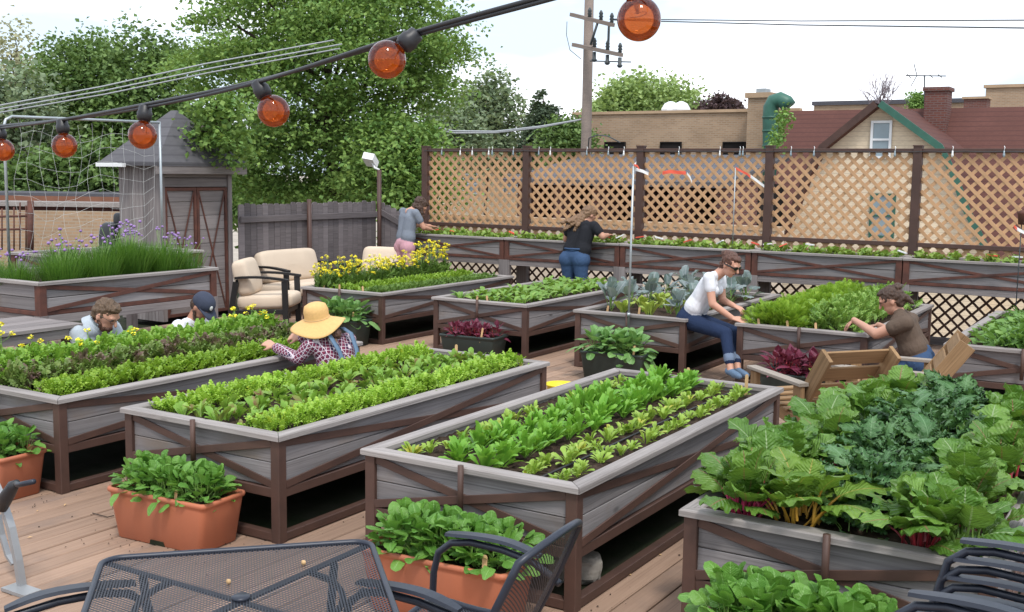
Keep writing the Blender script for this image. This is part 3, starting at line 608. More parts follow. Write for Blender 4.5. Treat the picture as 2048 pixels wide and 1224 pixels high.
# ---- chives: clumps of blades with purple heads
BLD = (np.array([(0, .008, 0), (0, -.008, 0), (.5, .0075, .02), (.5, -.0075, .02), (.85, .003, -.005), (.85, -.003, -.005), (1, 0, -.04)]), np.array([(0, 2, 3, 1), (2, 4, 5, 3), (4, 6, 6, 5)]))
FHV = MB(); FHV.lathe([(.001, -.014), (.012, -.009), (.017, 0), (.012, .011), (.001, .015)], 7); FH = FHV.mesh('flower_head', ['pflower'])
cl = ['leftmost chive clump, beside the metal pole', 'second chive clump from the left in the tall planter', 'third chive clump, in the middle of the tall planter', 'fourth chive clump in the tall planter', 'lush tall chive clump right of the middle, crowded with purple heads', 'chive clump below the shed door', 'small chive clump at the far right end of its planter', 'chive clump at the back of the tall planter, behind the others', 'back-row chive clump nearest the shed']
for i, (u, v, n, h) in enumerate(((-.95, .18, 420, .22), (-.55, .18, 700, .22), (-.30, .45, 800, .29), (-.28, .8, 900, .33), (-.30, 1.15, 1300, .40), (-.25, 1.5, 900, .36), (-.25, 1.75, 420, .28), (-.75, .8, 700, .34), (-.75, 1.4, 700, .36))):
    t = thing('chive_clump', cl[i], 'chives', (CHX+u, CHY+v, CHZ-.06), 0, 'chive clumps in the tall planter')
    a = RG.uniform(0, 6.28, n); rr = np.sqrt(RG.uniform(0, 1, n))*.17; pos = np.stack([np.cos(a)*rr, np.sin(a)*rr, np.zeros(n)], -1)
    V, F = scatter((BLD[0], BLD[1][:2]), pos, a+RG.normal(0, .6, n), 1.5-rr*2.6+RG.normal(0, .12, n), np.zeros(n), RG.uniform(.55, 1.1, n)*h)
    ob('blades', npmesh('blades', V, F, ['lf_chive']), None, t)
    for j in range(13 if i != 4 else 24):
        a = RG.uniform(0, 6.28); q = RG.uniform(.03, .2); hh = h*RG.uniform(.95, 1.3); top = Vector((math.cos(a)*q, math.sin(a)*q, hh))
        s = MB(); s.tube([(top.x*.3, top.y*.3, 0), (top.x*.6, top.y*.6, hh*.6), top], .002, 4); st = s.build('flower_stalk', 'st_grn', t)
        o = ob('flower_head', FH, None, st); o.location = top; z = RG.uniform(.6, 1.05); o.scale = (z, z, z)
# ---- yellow flowering stalks
def yellow_stalk(loc, h, label, group, rng, nb=7):
    t = thing('yellow_flower', label, 'flower', loc, rng.uniform(0, 6), group)
    s = MB(); top = Vector((rng.uniform(-.05, .05), rng.uniform(-.05, .05), h)); s.tube([(0, 0, 0), top*.5+Vector((.01, 0, 0)), top], .0035, 5)
    pts = [top]
    for k in range(nb-1):
        q = rng.uniform(.45, .9); a = rng.uniform(0, 6.28); e = top*q+Vector((math.cos(a)*.07, math.sin(a)*.07, h*.16)); s.tube([top*q, (top*q+e)/2+Vector((math.cos(a)*.01, math.sin(a)*.01, 0)), e], .002, 4); pts.append(e)
    s.build('stem', 'st_grn', t)
    n = 14; k = leaf(.1, .03, prof_point, 3, 3, rng=rng)[:2]; V, F = scatter(k, np.stack([np.zeros(n), np.zeros(n), RG.uniform(.02, h*.6, n)], -1), RG.uniform(0, 6.28, n), RG.uniform(.2, 1, n), np.zeros(n), RG.uniform(.5, 1, n)); ob('foliage', npmesh('foliage', V, F, ['lf_fine_dark']), None, t)
    for p in pts:
        n = 14; d = RG.normal(0, 1, (n, 3)); d /= np.linalg.norm(d, axis=1)[:, None]
        V, F = scatter((np.array([(-.5, -.5, 0), (.5, -.5, .1), (.5, .5, 0), (-.5, .5, .1)]), np.array([(0, 1, 2, 3)])), np.array(p)+d*np.array([.017, .017, .014]), RG.uniform(0, 6, n), RG.uniform(-.6, .6, n), RG.uniform(-.6, .6, n), RG.uniform(.011, .019, n)); ob('flower_cluster', npmesh('flower_cluster', V, F, ['yflower']), None, t)
    return t
row_mass('mustard_row', 'grey-green leafy growth under the yellow flowers of the back left bed', 'mustard', 'lf_fine_dark', FR, 'A', .17, .08, 2.75, .26, 1500, .14, (.6, 1.0))
for i in range(48): yellow_stalk(bp('A', .14+r2.uniform(-.09, .11), .12+i*.056), r2.uniform(.22, .40)+.10*(i > 34), ORD[i]+' yellow flowering stalk from the near end of the cushion-side row', 'yellow row of the back left bed', r2)
for i, (u, v, h) in enumerate(((.20, .12, .40), (.30, .24, .40), (.1, .05, .36))): yellow_stalk(bp('1', u, v), h, ('middle', 'right', 'left')[i]+' thin yellow-flowered stalk at the front end of the left bed', 'yellow stalks at the near end', r2, 4)
for i, (u, v, h) in enumerate(((.2, 1.0, .27), (.25, .86, .22), (.16, .6, .27), (.28, 1.35, .25))): yellow_stalk(bp('1', u, v), h, 'yellow-flowered stalk '+('before the face of', 'at the shoulder of', 'left of', 'right of')[i]+' the bearded man without a cap', 'yellow stalks before the bearded man', r2, 4)
for i, (u, v, h) in enumerate(((.22, 2.45, .28), (.3, 2.3, .24), (.2, 2.66, .28), (.35, 2.6, .24))): yellow_stalk(bp('1', u, v), h, ORD[i]+' of four yellow-flowered stalks at the far end of the left bed', 'yellow stalks at the far end', r2, 4)
# ================================================================ boxes of spinach and other greens
def trough(t, mat, Lx, Dy, H, notch=True):
    """tapered planter box with a rolled rim, origin at the middle of its base"""
    mb = MB(); tp = .86; N_ = 4
    def ring(a, b, z, r=.03):
        out = []
        for cx, cy, a0 in ((a-r, b-r, 0), (-a+r, b-r, 90), (-a+r, -b+r, 180), (a-r, -b+r, 270)):
            for k in range(N_): th = R(a0+90*k/(N_-1)); out.append(Vector((cx+r*math.cos(th), cy+r*math.sin(th), z)))
        return out
    a, b = Lx/2, Dy/2
    rings = [ring(a*tp*.98, b*tp*.98, .0), ring(a*tp, b*tp, .004), ring(a*.965, b*.955, H-.045), ring(a*.97, b*.96, H-.03), ring(a, b, H-.024), ring(a+.003, b+.003, H-.012), ring(a, b, H), ring(a-.012, b-.012, H+.001), ring(a-.018, b-.018, H-.01), ring(a-.025, b-.025, H-.06)]
    n = 4*N_; vs = [v for r_ in rings for v in r_]; fs = [(i*n+j, i*n+(j+1) % n, (i+1)*n+(j+1) % n, (i+1)*n+j) for i in range(len(rings)-1) for j in range(n)]; fs.append(tuple(range(n-1, -1, -1)))
    mb.add(vs, fs, 0, True); o = mb.build('box', mat, t)
    if notch:
        s = MB(); yb = -b*tp-.006
        s.add([(-.055, yb+.004, -.001), (.055, yb+.004, -.001), (.045, yb-.001, .026), (-.045, yb-.001, .026), (-.055, yb+.02, -.001), (.055, yb+.02, -.001), (.045, yb+.02, .026), (-.045, yb+.02, .026)], [(0, 1, 2, 3), (0, 4, 5, 1), (1, 5, 6, 2), (2, 6, 7, 3), (3, 7, 4, 0)]); s.build('drain_notch', 'under', t)
    s = MB(); s.add([Vector((v.x, v.y, H-.035)) for v in ring(a-.02, b-.02, 0)], [tuple(range(n))]); s.build('soil', 'soil', t)
def stick(loc, label, tilt=(0, 0), rz=0, h=.12, w=.02, group=None):
    mb = MB(); vs = []; 
    for y in (-.0015, .0015): vs += [(-w/2, y, -.03), (w/2, y, -.03), (w/2, y, h-w*.4), (w*.25, y, h), (-w*.25, y, h), (-w/2, y, h-w*.4)]
    mb.add(vs, [(0, 1, 2, 3, 4, 5), (11, 10, 9, 8, 7, 6)]+[(i, i+6, (i+1) % 6+6, (i+1) % 6) for i in range(6)])
    o = mb.build('plant_marker', 'stick'); o.location = loc; o.rotation_euler = (tilt[0], tilt[1], rz); prop(o, label, 'plant marker', group); return o
def planted_box(lab, cat, mat, loc, rz, Lx, Dy, H, lp, nplants, nl, plab, pcat, pname, sc=(.85, 1.2), spread=(-.1, 1.3), seed=1, notch=True, hh=.02):
    t = thing('planter_box', lab, cat, loc, rz); trough(t, mat, Lx, Dy, H, notch); rng = random.Random(seed)
    c, s = math.cos(rz), math.sin(rz)
    for i in range(nplants):
        a = (((i//2)+.5)/((nplants+1)//2)-.5)*(Lx-.14)+rng.uniform(-.03, .03); b = (-.25 if i % 2 else .25)*(Dy-.1)+rng.uniform(-.02, .02)
        leafy(pname, ORD[i//2]+' from left, '+('back', 'front')[i % 2]+' row, '+plab, pcat, plab, (loc[0]+a*c-b*s, loc[1]+a*s+b*c, loc[2]+H-.04), lp, nl, rng, spread, sc, .06, hh)
planted_box('terracotta planter box of spinach standing alone before the second bed', 'planter box', 'terra', (-4.56, 3.965, 0), .07, .70, .33, .275, SP, 14, 34, 'spinach in the terracotta box before the second bed', 'spinach', 'spinach_plant', (.6, 1.0), (.0, 1.5), seed=4, hh=.10)
planted_box('terracotta planter box of spinach beside the mesh chair', 'planter box', 'terra', (-2.76, 3.945, 0), .07, .76, .34, .295, SP, 14, 36, 'spinach plant in the terracotta box beside the mesh chair', 'spinach', 'spinach_plant', (.65, 1.1), (.0, 1.5), seed=5, hh=.11)
planted_box('terracotta planter box cut off by the left edge', 'planter box', 'terra', (-6.20, 3.93, 0), .03, .72, .33, .28, SP, 12, 30, 'spinach plant in the terracotta box at the left edge', 'spinach', 'spinach_plant', (.6, 1.0), (.0, 1.5), seed=6, hh=.10)
planted_box('planter box of large-leaved spinach at the bottom, before the chard bed', 'planter box', 'terra', (-1.12, 3.88, 0), .05, .78, .34, .30, SP, 14, 32, 'large-leaved spinach plant before the chard bed', 'spinach', 'spinach_plant', (.95, 1.4), (.0, 1.5), seed=7, hh=.11)
planted_box('dark green planter box of broad leaves behind the straw hat', 'planter box', 'gpot', (-8.25, 9.66, 0), .05, .62, .32, .30, BR, 8, 17, 'broad-leaved green plant behind the straw hat', 'potato plant', 'potato_plant', (.95, 1.5), (.0, 1.4), 8, False, .12)
planted_box('dark green planter box of purple amaranth before the radish bed', 'planter box', 'gpot', (-6.47, 9.70, 0), .09, .66, .36, .27, AM, 9, 15, 'purple amaranth in the box before the radish bed', 'amaranth', 'amaranth_plant', (.85, 1.25), (.1, 1.4), 9, False, .08)
planted_box('dark green planter box of round green leaves before the seated woman', 'planter box', 'gpot', (-4.70, 9.56, 0), .10, .66, .36, .28, BR, 10, 18, 'round-leaved plant in the box before the seated woman', 'potato plant', 'potato_plant', (.95, 1.4), (-.3, 1.4), 10, False, .12)
planted_box('dark green planter box of maroon leaves behind the wooden armchair', 'planter box', 'gpot', (-2.86, 9.45, 0), .10, .66, .36, .28, AM, 10, 16, 'maroon amaranth plant behind the wooden armchair', 'amaranth', 'amaranth_plant', (1.05, 1.5), (.0, 1.4), 11, False, .12)
leafy('lettuce_plant', 'single yellow-green plant among the maroon leaves', 'lettuce', None, (-2.70, 9.36, .26), LT, 8, r2, (.5, 1.3), (.45, .6))
stick((-4.42, 3.835, .245), 'wooden plant marker in the terracotta box before the second bed', (-.1, .05), .1, .075, .018)
stick((-2.49, 3.83, .265), 'wooden plant marker in the terracotta box beside the mesh chair', (-.05, .03), .3, .09, .022)
stick((-6.28, 9.55, .24), 'plant marker leaning among the purple amaranth', (0, .15), .4, .13, .02); stick((-4.46, 9.42, .25), 'plant marker in the round-leaved box before the seated woman', (0, .1), .4, .12, .02)
stick((-8.02, 9.56, .27), 'plant marker between the straw hat and the broad leaves', (0, .05), .4, .13, .02)
for k, u, v, lb, h in (('2', 1.05, 2.74, 'plant marker at the far right corner of the second bed', .10), ('2', .45, 2.76, 'plant marker at the far left corner of the second bed', .13), ('3', .32, 2.72, 'plant marker at the far left corner of the arugula bed', .14), ('3', .62, 2.74, 'plant marker at the far end of the arugula rows', .15), ('3', 1.02, 2.72, 'tilted plant marker at the far right of the arugula bed', .15),
        ('A', .25, .10, 'leftmost plant marker of the yellow-flowered bed', .1), ('A', .52, .08, 'middle plant marker of the yellow-flowered bed', .12), ('A', .88, .08, 'right plant marker of the yellow-flowered bed', .12), ('B', .53, .08, 'left plant marker of the radish bed', .11), ('B', .68, .08, 'right plant marker of the radish bed', .12),
        ('C', .30, .12, 'left plant marker by the tent pole', .12), ('C', .66, .12, 'plant marker right of the tent pole', .13), ('D', .2, .07, 'first plant marker from the left before the carrot tops', .12), ('D', .48, .07, 'second plant marker from the left before the carrot tops', .12), ('D', .74, .07, 'third plant marker from the left before the carrot tops', .12), ('D', 1.0, .07, 'rightmost plant marker before the carrot tops', .1)):
    stick(bp(k, u, v, -.01), lb, (r2.uniform(-.12, .12), r2.uniform(-.18, .18)), .35, h, .022, 'wooden plant markers in the beds')
# drip hoses on the soil
def hose(k, pts, label):
    mb = MB(); mb.tube([bp(k, u, v, .012+.01*(i % 2)) for i, (u, v) in enumerate(pts)], .006, 6); prop(mb.build('drip_hose', 'hose'), label, 'hose', 'black drip hoses')
hose('4', [(.5, .13), (.62, .16), (.75, .10), (.9, .11), (1.0, .06)], 'thin black drip hose on the soil before the kale')
hose('3', [(.93, .06), (.95, .6), (.92, 1.2), (.94, 1.9), (.93, 2.7)], 'thin black drip hose between the seedling rows')
hose('1', [(1.08, .35), (1.12, .5), (1.06, .7), (1.10, .9)], 'thin black drip hose looping by the rim of the left bed')

n = 420; cx = []; 
for k_, (bx_, by_) in BEDS.items():
    if k_ in '1234':
        for _ in range(60): s_ = RG.integers(3); cx.append((bx_+RG.uniform(-.1, BW+.1), by_-abs(RG.normal(0, .12))-.03, .004) if s_ else (bx_+BW+.03+abs(RG.normal(0, .09)), by_+RG.uniform(0, BL), .004))
for c_ in ((-4.56, 3.965), (-2.76, 3.945), (-6.2, 3.93)):
    for _ in range(40): cx.append((c_[0]+RG.normal(0, .32), c_[1]-.2+RG.normal(0, .1), .004))
cx = np.array(cx); n = len(cx); CR = (np.array([(-1, -1, 0), (1, -1, 0), (1, 1, 0), (-1, 1, 0), (0, 0, 1.1)])*.5, np.array([(0, 1, 4, 4), (1, 2, 4, 4), (2, 3, 4, 4), (3, 0, 4, 4)]))
V, F = scatter((CR[0], CR[1][:, :3]), cx, RG.uniform(0, 6, n), RG.normal(0, .3, n), RG.normal(0, .3, n), RG.uniform(.003, .010, n)); prop(ob('soil_crumbs', npmesh('soil_crumbs', V, F, ['soil'], smooth=False)), 'dark soil crumbs scattered on the deck around the beds', 'soil', None, 'stuff')
# ================================================================ beyond the deck: ground, houses, pole, trees
GZ = -4.0
M['ground'] = plain('alley_concrete', (.42, .36, .31), .9, 0, .25, .4, .1, .2, c2=(.30, .27, .22))
mb = MB(); mb.add([(-900, -200, GZ), (900, -200, GZ), (900, 1500, GZ), (-900, 1500, GZ)], [(0, 1, 2, 3)]); prop(mb.build('ground', 'ground'), kind='structure')
def brickmat(name, c1, c2, mort, sc, rough=.9):
    m, t, b = _nodes(name); tc = N(t, 'ShaderNodeTexCoord'); ge = N(t, 'ShaderNodeNewGeometry')
    sp = N(t, 'ShaderNodeSeparateXYZ'); t.links.new(tc.outputs['Object'], sp.inputs[0])
    ad = N(t, 'ShaderNodeMath', operation='ADD'); t.links.new(sp.outputs[0], ad.inputs[0]); t.links.new(sp.outputs[1], ad.inputs[1])
    cb = N(t, 'ShaderNodeCombineXYZ'); t.links.new(ad.outputs[0], cb.inputs[0]); t.links.new(sp.outputs[2], cb.inputs[1])
    br = N(t, 'ShaderNodeTexBrick'); br.inputs['Scale'].default_value = sc; br.inputs['Color1'].default_value = (*c1, 1); br.inputs['Color2'].default_value = (*c2, 1); br.inputs['Mortar'].default_value = (*mort, 1)
    br.inputs['Mortar Size'].default_value = .016; br.inputs['Brick Width'].default_value = .23; br.inputs['Row Height'].default_value = .075; t.links.new(cb.outputs[0], br.inputs['Vector'])
    col = mixc(t, ramp(t, noise(t, (1, 1, 1.6), .8, 6), .3, .75), br.outputs['Color'], mixc(t, .45, br.outputs['Color'], tuple(x*.55 for x in c2)))
    t.links.new(col, b.inputs['Base Color']); b.inputs['Roughness'].default_value = rough; b.inputs['Specular IOR Level'].default_value = .2; return m
M['tanbrick'] = brickmat('tan_brick', (.40, .27, .17), (.30, .20, .125), (.36, .29, .22), 1)
M['redbrick'] = brickmat('red_brick', (.17, .06, .045), (.11, .045, .04), (.16, .11, .10), 1)
def striped(name, c, c2, period, axis=2, sharp=.86, rough=.85, bs=.0):
    m, t, b = _nodes(name); tc = N(t, 'ShaderNodeTexCoord'); sp = N(t, 'ShaderNodeSeparateXYZ'); t.links.new(tc.outputs['Object'], sp.inputs[0])
    d = N(t, 'ShaderNodeMath', operation='DIVIDE'); d.inputs[1].default_value = period; t.links.new(sp.outputs[axis], d.inputs[0])
    f = N(t, 'ShaderNodeMath', operation='FRACT'); t.links.new(d.outputs[0], f.inputs[0])
    fl = N(t, 'ShaderNodeMath', operation='FLOOR'); t.links.new(d.outputs[0], fl.inputs[0])
    n = noise(t, (1, 1, 1), 1.3, 5); n2 = noise(t, (4, 4, 14), 2.0, 3)
    col = mixc(t, ramp(t, n, .3, .7), c, tuple(x*.82 for x in c)); col = mixc(t, ramp(t, n2, .45, .7), col, mixc(t, .5, col, c2)); col = mixc(t, ramp(t, f.outputs[0], sharp, sharp+.06), col, c2)
    t.links.new(col, b.inputs['Base Color']); b.inputs['Roughness'].default_value = rough; b.inputs['Specular IOR Level'].default_value = .2; return m
M['siding'] = striped('cream_siding', (.74, .62, .46), (.48, .39, .29), .14)
M['redroof'] = striped('red_shingle', (.115, .05, .041), (.075, .034, .03), .16, 2, .8)
M['greyroof'] = striped('grey_shingle', (.115, .112, .122), (.078, .076, .084), .12, 2, .8)
M['darkroof'] = striped('dark_shingle', (.10, .10, .115), (.06, .06, .07), .14, 2, .8)
M['whitep'] = plain('white_paint', (.72, .74, .76), .5, 0, .1, 3, .05); M['greenp'] = plain('green_paint', (.03, .12, .085), .5, 0, .3, 3, .1)
M['glassw'] = plain('window_glass', (.25, .32, .36), .12, 0, .2, 2, 0, .8); M['dark'] = plain('dark_interior', (.02, .018, .018), .9, 0, .4, 1, 0, .1)
M['pole'] = wood('pole_wood', (.26, .21, .18), (.16, .13, .115), knots=0, lo=.95, hi=1.05)
M['wire'] = plain('grey_wire', (.32, .34, .36), .5, 0, .1, 3, 0); M['dwire'] = plain('dark_wire', (.04, .05, .055), .5, 0, .1, 3, 0)
M['bark'] = plain('bark', (.075, .052, .04), .95, 0, .5, 8, .8); M['tang'] = plain('tan_render', (.44, .31, .20), .9, 0, .25, 1.5, .1)
M['brownt'] = plain('brown_fascia', (.22, .09, .05), .7, 0, .3, 3, .1); M['galv'] = plain('galvanised_steel', (.42, .46, .48), .4, .6, .2, 10, .05)
def poly_prism(mb, pts2, y0, y1, mi=0):
    """outline in x,z extruded along y"""
    n = len(pts2); vs = [(p[0], y0, p[1]) for p in pts2]+[(p[0], y1, p[1]) for p in pts2]
    mb.add(vs, [tuple(range(n)), tuple(range(2*n-1, n-1, -1))]+[(i, i+n, (i+1) % n+n, (i+1) % n) for i in range(n)], mi)
def xz(px, py, y): v = AT(px, py, y=y); return (v.x, v.z)
# ---- cream house with red roof
HY = 34.0
ho = thing('cream_house', 'cream sided house with brown-red roof and pointed gable behind the lattice', 'house', (0, 0, 0))
gab = [xz(1762, 214, HY), xz(1655, 300, HY), xz(1628, 350, HY), xz(1600, 420, HY), xz(1560, 500, HY), (xz(1550, 500, HY)[0], GZ), (xz(1975, 500, HY)[0], GZ), xz(1970, 500, HY), xz(1930, 420, HY), xz(1905, 350, HY), xz(1880, 300, HY)]
mb = MB(); poly_prism(mb, gab, HY, HY+5); mb.build('wall', 'siding', ho)
def strip(parent, name, mat, pts, y0, y1, th=.28):
    """roof slab that follows a line of x,z points"""
    mb = MB(); n = len(pts); up = []
    for i, p in enumerate(pts):
        a, b = Vector(pts[max(0, i-1)]), Vector(pts[min(n-1, i+1)]); d = (b-a).normalized(); q = Vector((-d.y, d.x)); q = q if q.y > 0 else -q; up.append(Vector(p)+q*th)
    vs = [(p[0], y, p[1]) for y in (y0, y1) for p in pts]+[(p.x, y, p.y) for y in (y0, y1) for p in up]
    I = lambda s, y, i: s*2*n+y*n+i; fs = []
    for i in range(n-1):
        fs += [(I(1, 0, i), I(1, 0, i+1), I(1, 1, i+1), I(1, 1, i)), (I(0, 0, i), I(0, 1, i), I(0, 1, i+1), I(0, 0, i+1)), (I(0, 0, i), I(0, 0, i+1), I(1, 0, i+1), I(1, 0, i)), (I(0, 1, i), I(1, 1, i), I(1, 1, i+1), I(0, 1, i+1))]
    mb.add(vs, fs); return mb.build(name, mat, parent)
strip(ho, 'gable_roof', 'redroof', [gab[0], gab[1], gab[2], gab[3], gab[4]], HY-.35, HY+4.5, .13); strip(ho, 'gable_roof', 'redroof', [gab[0], gab[10], gab[9], gab[8], gab[7]], HY-.35, HY+4.5, .13)
strip(ho, 'barge_board', 'post', [gab[0], gab[1], gab[2], gab[3], gab[4]], HY-.42, HY-.36, .2); strip(ho, 'barge_board', 'greenp', [gab[0], gab[10], gab[9], gab[8], gab[7]], HY-.42, HY-.36, .2)
RZ = AT(1900, 216, y=39).z; xl, xr = AT(1572, 217, y=39).x, 9.0
mb = MB(); e0 = (AT(1530, 480, y=34.6).x, 34.6, 0); low = AT(1700, 500, y=34.6).z
mb.add([(xl, 39, RZ), (xr, 39, RZ), (xr, 34.6, low), (e0[0], 34.6, low), (xr, 44, low), (e0[0], 44, low), (xl, 39, RZ-.2), (xr, 39, RZ-.2), (xr, 34.6, low-.2), (e0[0], 34.6, low-.2)], [(0, 3, 2, 1), (0, 1, 4, 5), (6, 7, 8, 9), (3, 9, 8, 2), (0, 6, 9, 3)]); mb.build('roof', 'redroof', ho)
mb = MB(); mb.box((e0[0]+.2, 35.0, GZ), (xr-.3, 43.5, low+.1)); mb.build('wall', 'siding', ho)
def window(par, px0, py0, px1, py1, y, frame='whitep', pane='glassw', mull=True, fw=.07):
    a, b = AT(px0, py1, y=y), AT(px1, py0, y=y)
    t = MB(); t.box((a.x, y-.05, a.z), (b.x, y-.03, b.z)); f = MB(); 
    for lo, hi in (((a.x-fw, y-.1, a.z-fw), (a.x, y-.02, b.z+fw)), ((b.x, y-.1, a.z-fw), (b.x+fw, y-.02, b.z+fw)), ((a.x, y-.1, b.z), (b.x, y-.02, b.z+fw)), ((a.x, y-.1, a.z-fw), (b.x, y-.02, a.z))): f.box(lo, hi)
    if mull: zc = a.z+(b.z-a.z)*.5; f.box((a.x, y-.09, zc-.03), (b.x, y-.02, zc+.03))
    w = f.build('window', frame, par); t.build('pane', pane, w)
window(ho, 1745, 246, 1781, 312, HY, 'whitep'); window(ho, 1743, 392, 1788, 470, HY, 'greenp'); window(ho, 1690, 540, 1745, 640, HY, 'whitep', 'dark')
c0, c1 = AT(1850, 182, y=38), AT(1903, 182, y=38); mb = MB(); mb.box((c0.x, 38, 1), (c1.x-.12, 38.8, c0.z)); ch = mb.build('chimney', 'redbrick', ho)
mb = MB(); mb.box((c0.x-.06, 37.94, c0.z), (c1.x-.06, 38.86, c0.z+.12)); mb.build('cap', 'redbrick', ch)
# ---- tan brick block with stack and green duct
TY = 44.0
tb = thing('tan_brick_building', 'long tan brick building right of the utility pole', 'building')
a, b = AT(1150, 230, y=TY), AT(1600, 226, y=TY); mb = MB(); mb.box((a.x, TY, GZ), (b.x, TY+9, a.z)); mb.build('wall', 'tanbrick', tb)
mb = MB(); mb.box((a.x-.1, TY-.08, a.z), (b.x, TY+.3, a.z+.12)); mb.build('coping', 'tang', tb)
for p0, p1 in ((1323, 1362), (1448, 1490), (1212, 1250)): window(tb, p0, 286, p1, 312, TY, 'dark', 'dark', False, .05)
a, b = AT(1496, 196, y=TY-1.2), AT(1540, 196, y=TY-1.2); mb = MB(); mb.box((a.x, TY-1.2, GZ), (b.x, TY-.02, a.z)); st = mb.build('chimney_stack', 'tanbrick', tb)
mb = MB(); mb.box((a.x-.1, TY-1.3, a.z), (b.x+.1, TY+.06, a.z+.2)); mb.build('cap', 'tang', st); mb = MB(); mb.box((a.x+.25, TY-1, a.z+.2), (b.x-.25, TY-.4, a.z+.38)); mb.build('flue', 'galv', st)
dc = thing('green_duct', 'dark green gooseneck duct standing beside the tan chimney stack', 'duct')
yq = TY-2.2; pts = [AT(1541, 420, y=yq), AT(1541, 300, y=yq), AT(1541, 235, y=yq), AT(1542, 215, y=yq), AT(1548, 203, y=yq), AT(1560, 199, y=yq), AT(1572, 205, y=yq), AT(1577, 213, y=yq)]
mb = MB(); mb.tube(pts, .30, 14); mb.build('pipe', 'greenp', dc)
for q in (235, 262, 292): mb = MB(); c = AT(1541, q, y=yq); mb.tube([c-Vector((0, 0, .04)), c+Vector((0, 0, .04))], .32, 14); mb.build('flange', 'greenp', dc)
bk = thing('distant_brick_building', 'tan brick building top at the right edge, behind the red roof', 'building'); a, b = AT(1972, 176, y=60), AT(2120, 176, y=60); mb = MB(); mb.box((a.x, 60, GZ), (b.x, 70, a.z)); mb.build('wall', 'tanbrick', bk); mb = MB(); mb.box((a.x-.1, 59.9, a.z), (b.x, 60.3, a.z+.15)); mb.build('coping', 'tang', bk)
bk = thing('distant_parapet', 'low tan parapet with dark coping above the red roof', 'building'); a, b = AT(1628, 211, y=62), AT(1935, 211, y=62); mb = MB(); mb.box((a.x, 62, GZ), (b.x, 70, a.z)); mb.build('wall', 'tanbrick', bk); mb = MB(); mb.box((a.x-.1, 61.9, a.z), (b.x, 62.3, a.z+.22)); mb.build('coping', 'darkroof', bk)
bk = thing('distant_chimney', 'short wide red brick chimney left of the distant tan building', 'chimney'); a, b = AT(1928, 198, y=56), AT(1974, 198, y=56); mb = MB(); mb.box((a.x, 56, GZ), (b.x, 57, a.z)); mb.build('shaft', 'redbrick', bk); mb = MB(); mb.box((a.x-.08, 55.92, a.z), (b.x+.08, 57.08, a.z+.1)); mb.build('cap', 'tang', bk)
# white covered roof unit
ru = thing('roof_unit', 'pair of white domed vents on the tan building roof', 'roof vent')
for px in (1341, 1362):
    c = AT(px, 226, y=TY+2); c.z -= .02; mb = MB(); mb.lathe([(.42, -.1), (.44, .18), (.30, .42), (.10, .52), (.001, .53)], 8, mw=Matrix.Translation(c), smooth=False); mb.build('hood', 'whitep', ru)
# antenna
an = thing('tv_antenna', 'thin television antenna above the red roof', 'antenna'); y = 40
mb = MB(); c = AT(1849, 150, y=y); mb.tube([AT(1849, 240, y=y), c], .025, 6); mb.build('mast', 'dwire', an)
mb = MB(); mb.tube([AT(1812, 151, y=y), AT(1892, 152, y=y)], .02, 6); mb.build('boom', 'dwire', an)
for p in ((1828, 128, 1834, 151), (1834, 151, 1822, 172), (1815, 149, 1822, 156), (1860, 150, 1866, 156), (1876, 149, 1884, 155)): mb = MB(); mb.tube([AT(p[0], p[1], y=y-.3), AT(p[2], p[3], y=y+.3)], .014, 5); mb.build('rod', 'dwire', an)
# ---- carport / garage seen through the lattice, and the alley
gy = 29.0
ga = thing('garage', 'grey roofed brick garage with dark openings, seen through the lattice', 'garage')
gx0, gx1 = AT(1030, 340, y=gy).x, AT(1462, 340, y=gy).x; zt = AT(1300, 352, y=gy).z; zr = AT(1300, 309, y=gy+5).z
mb = MB(); mb.add([(gx0-.2, gy-.4, zt-.15), (gx1, gy-.4, zt-.15), (gx1, gy+5, zr), (gx0-.2, gy+5, zr), (gx0-.2, gy-.4, zt-.3), (gx1, gy-.4, zt-.3), (gx1, gy+5, zr-.18), (gx0-.2, gy+5, zr-.18)], [(0, 1, 2, 3), (7, 6, 5, 4), (0, 4, 5, 1), (1, 5, 6, 2), (3, 7, 4, 0)]); mb.build('roof', 'greyroof', ga)
mb = MB(); mb.box((gx0, gy+2.6, GZ), (gx1-.1, gy+4.9, zt-.2)); mb.build('back_wall', 'dark', ga)
for i in range(6):
    x = gx0+.1+(gx1-gx0-.5)*i/5; mb = MB(); mb.box((x, gy, GZ), (x+.28, gy+2.6, zt-.1)); mb.build('pier', 'redbrick', ga)
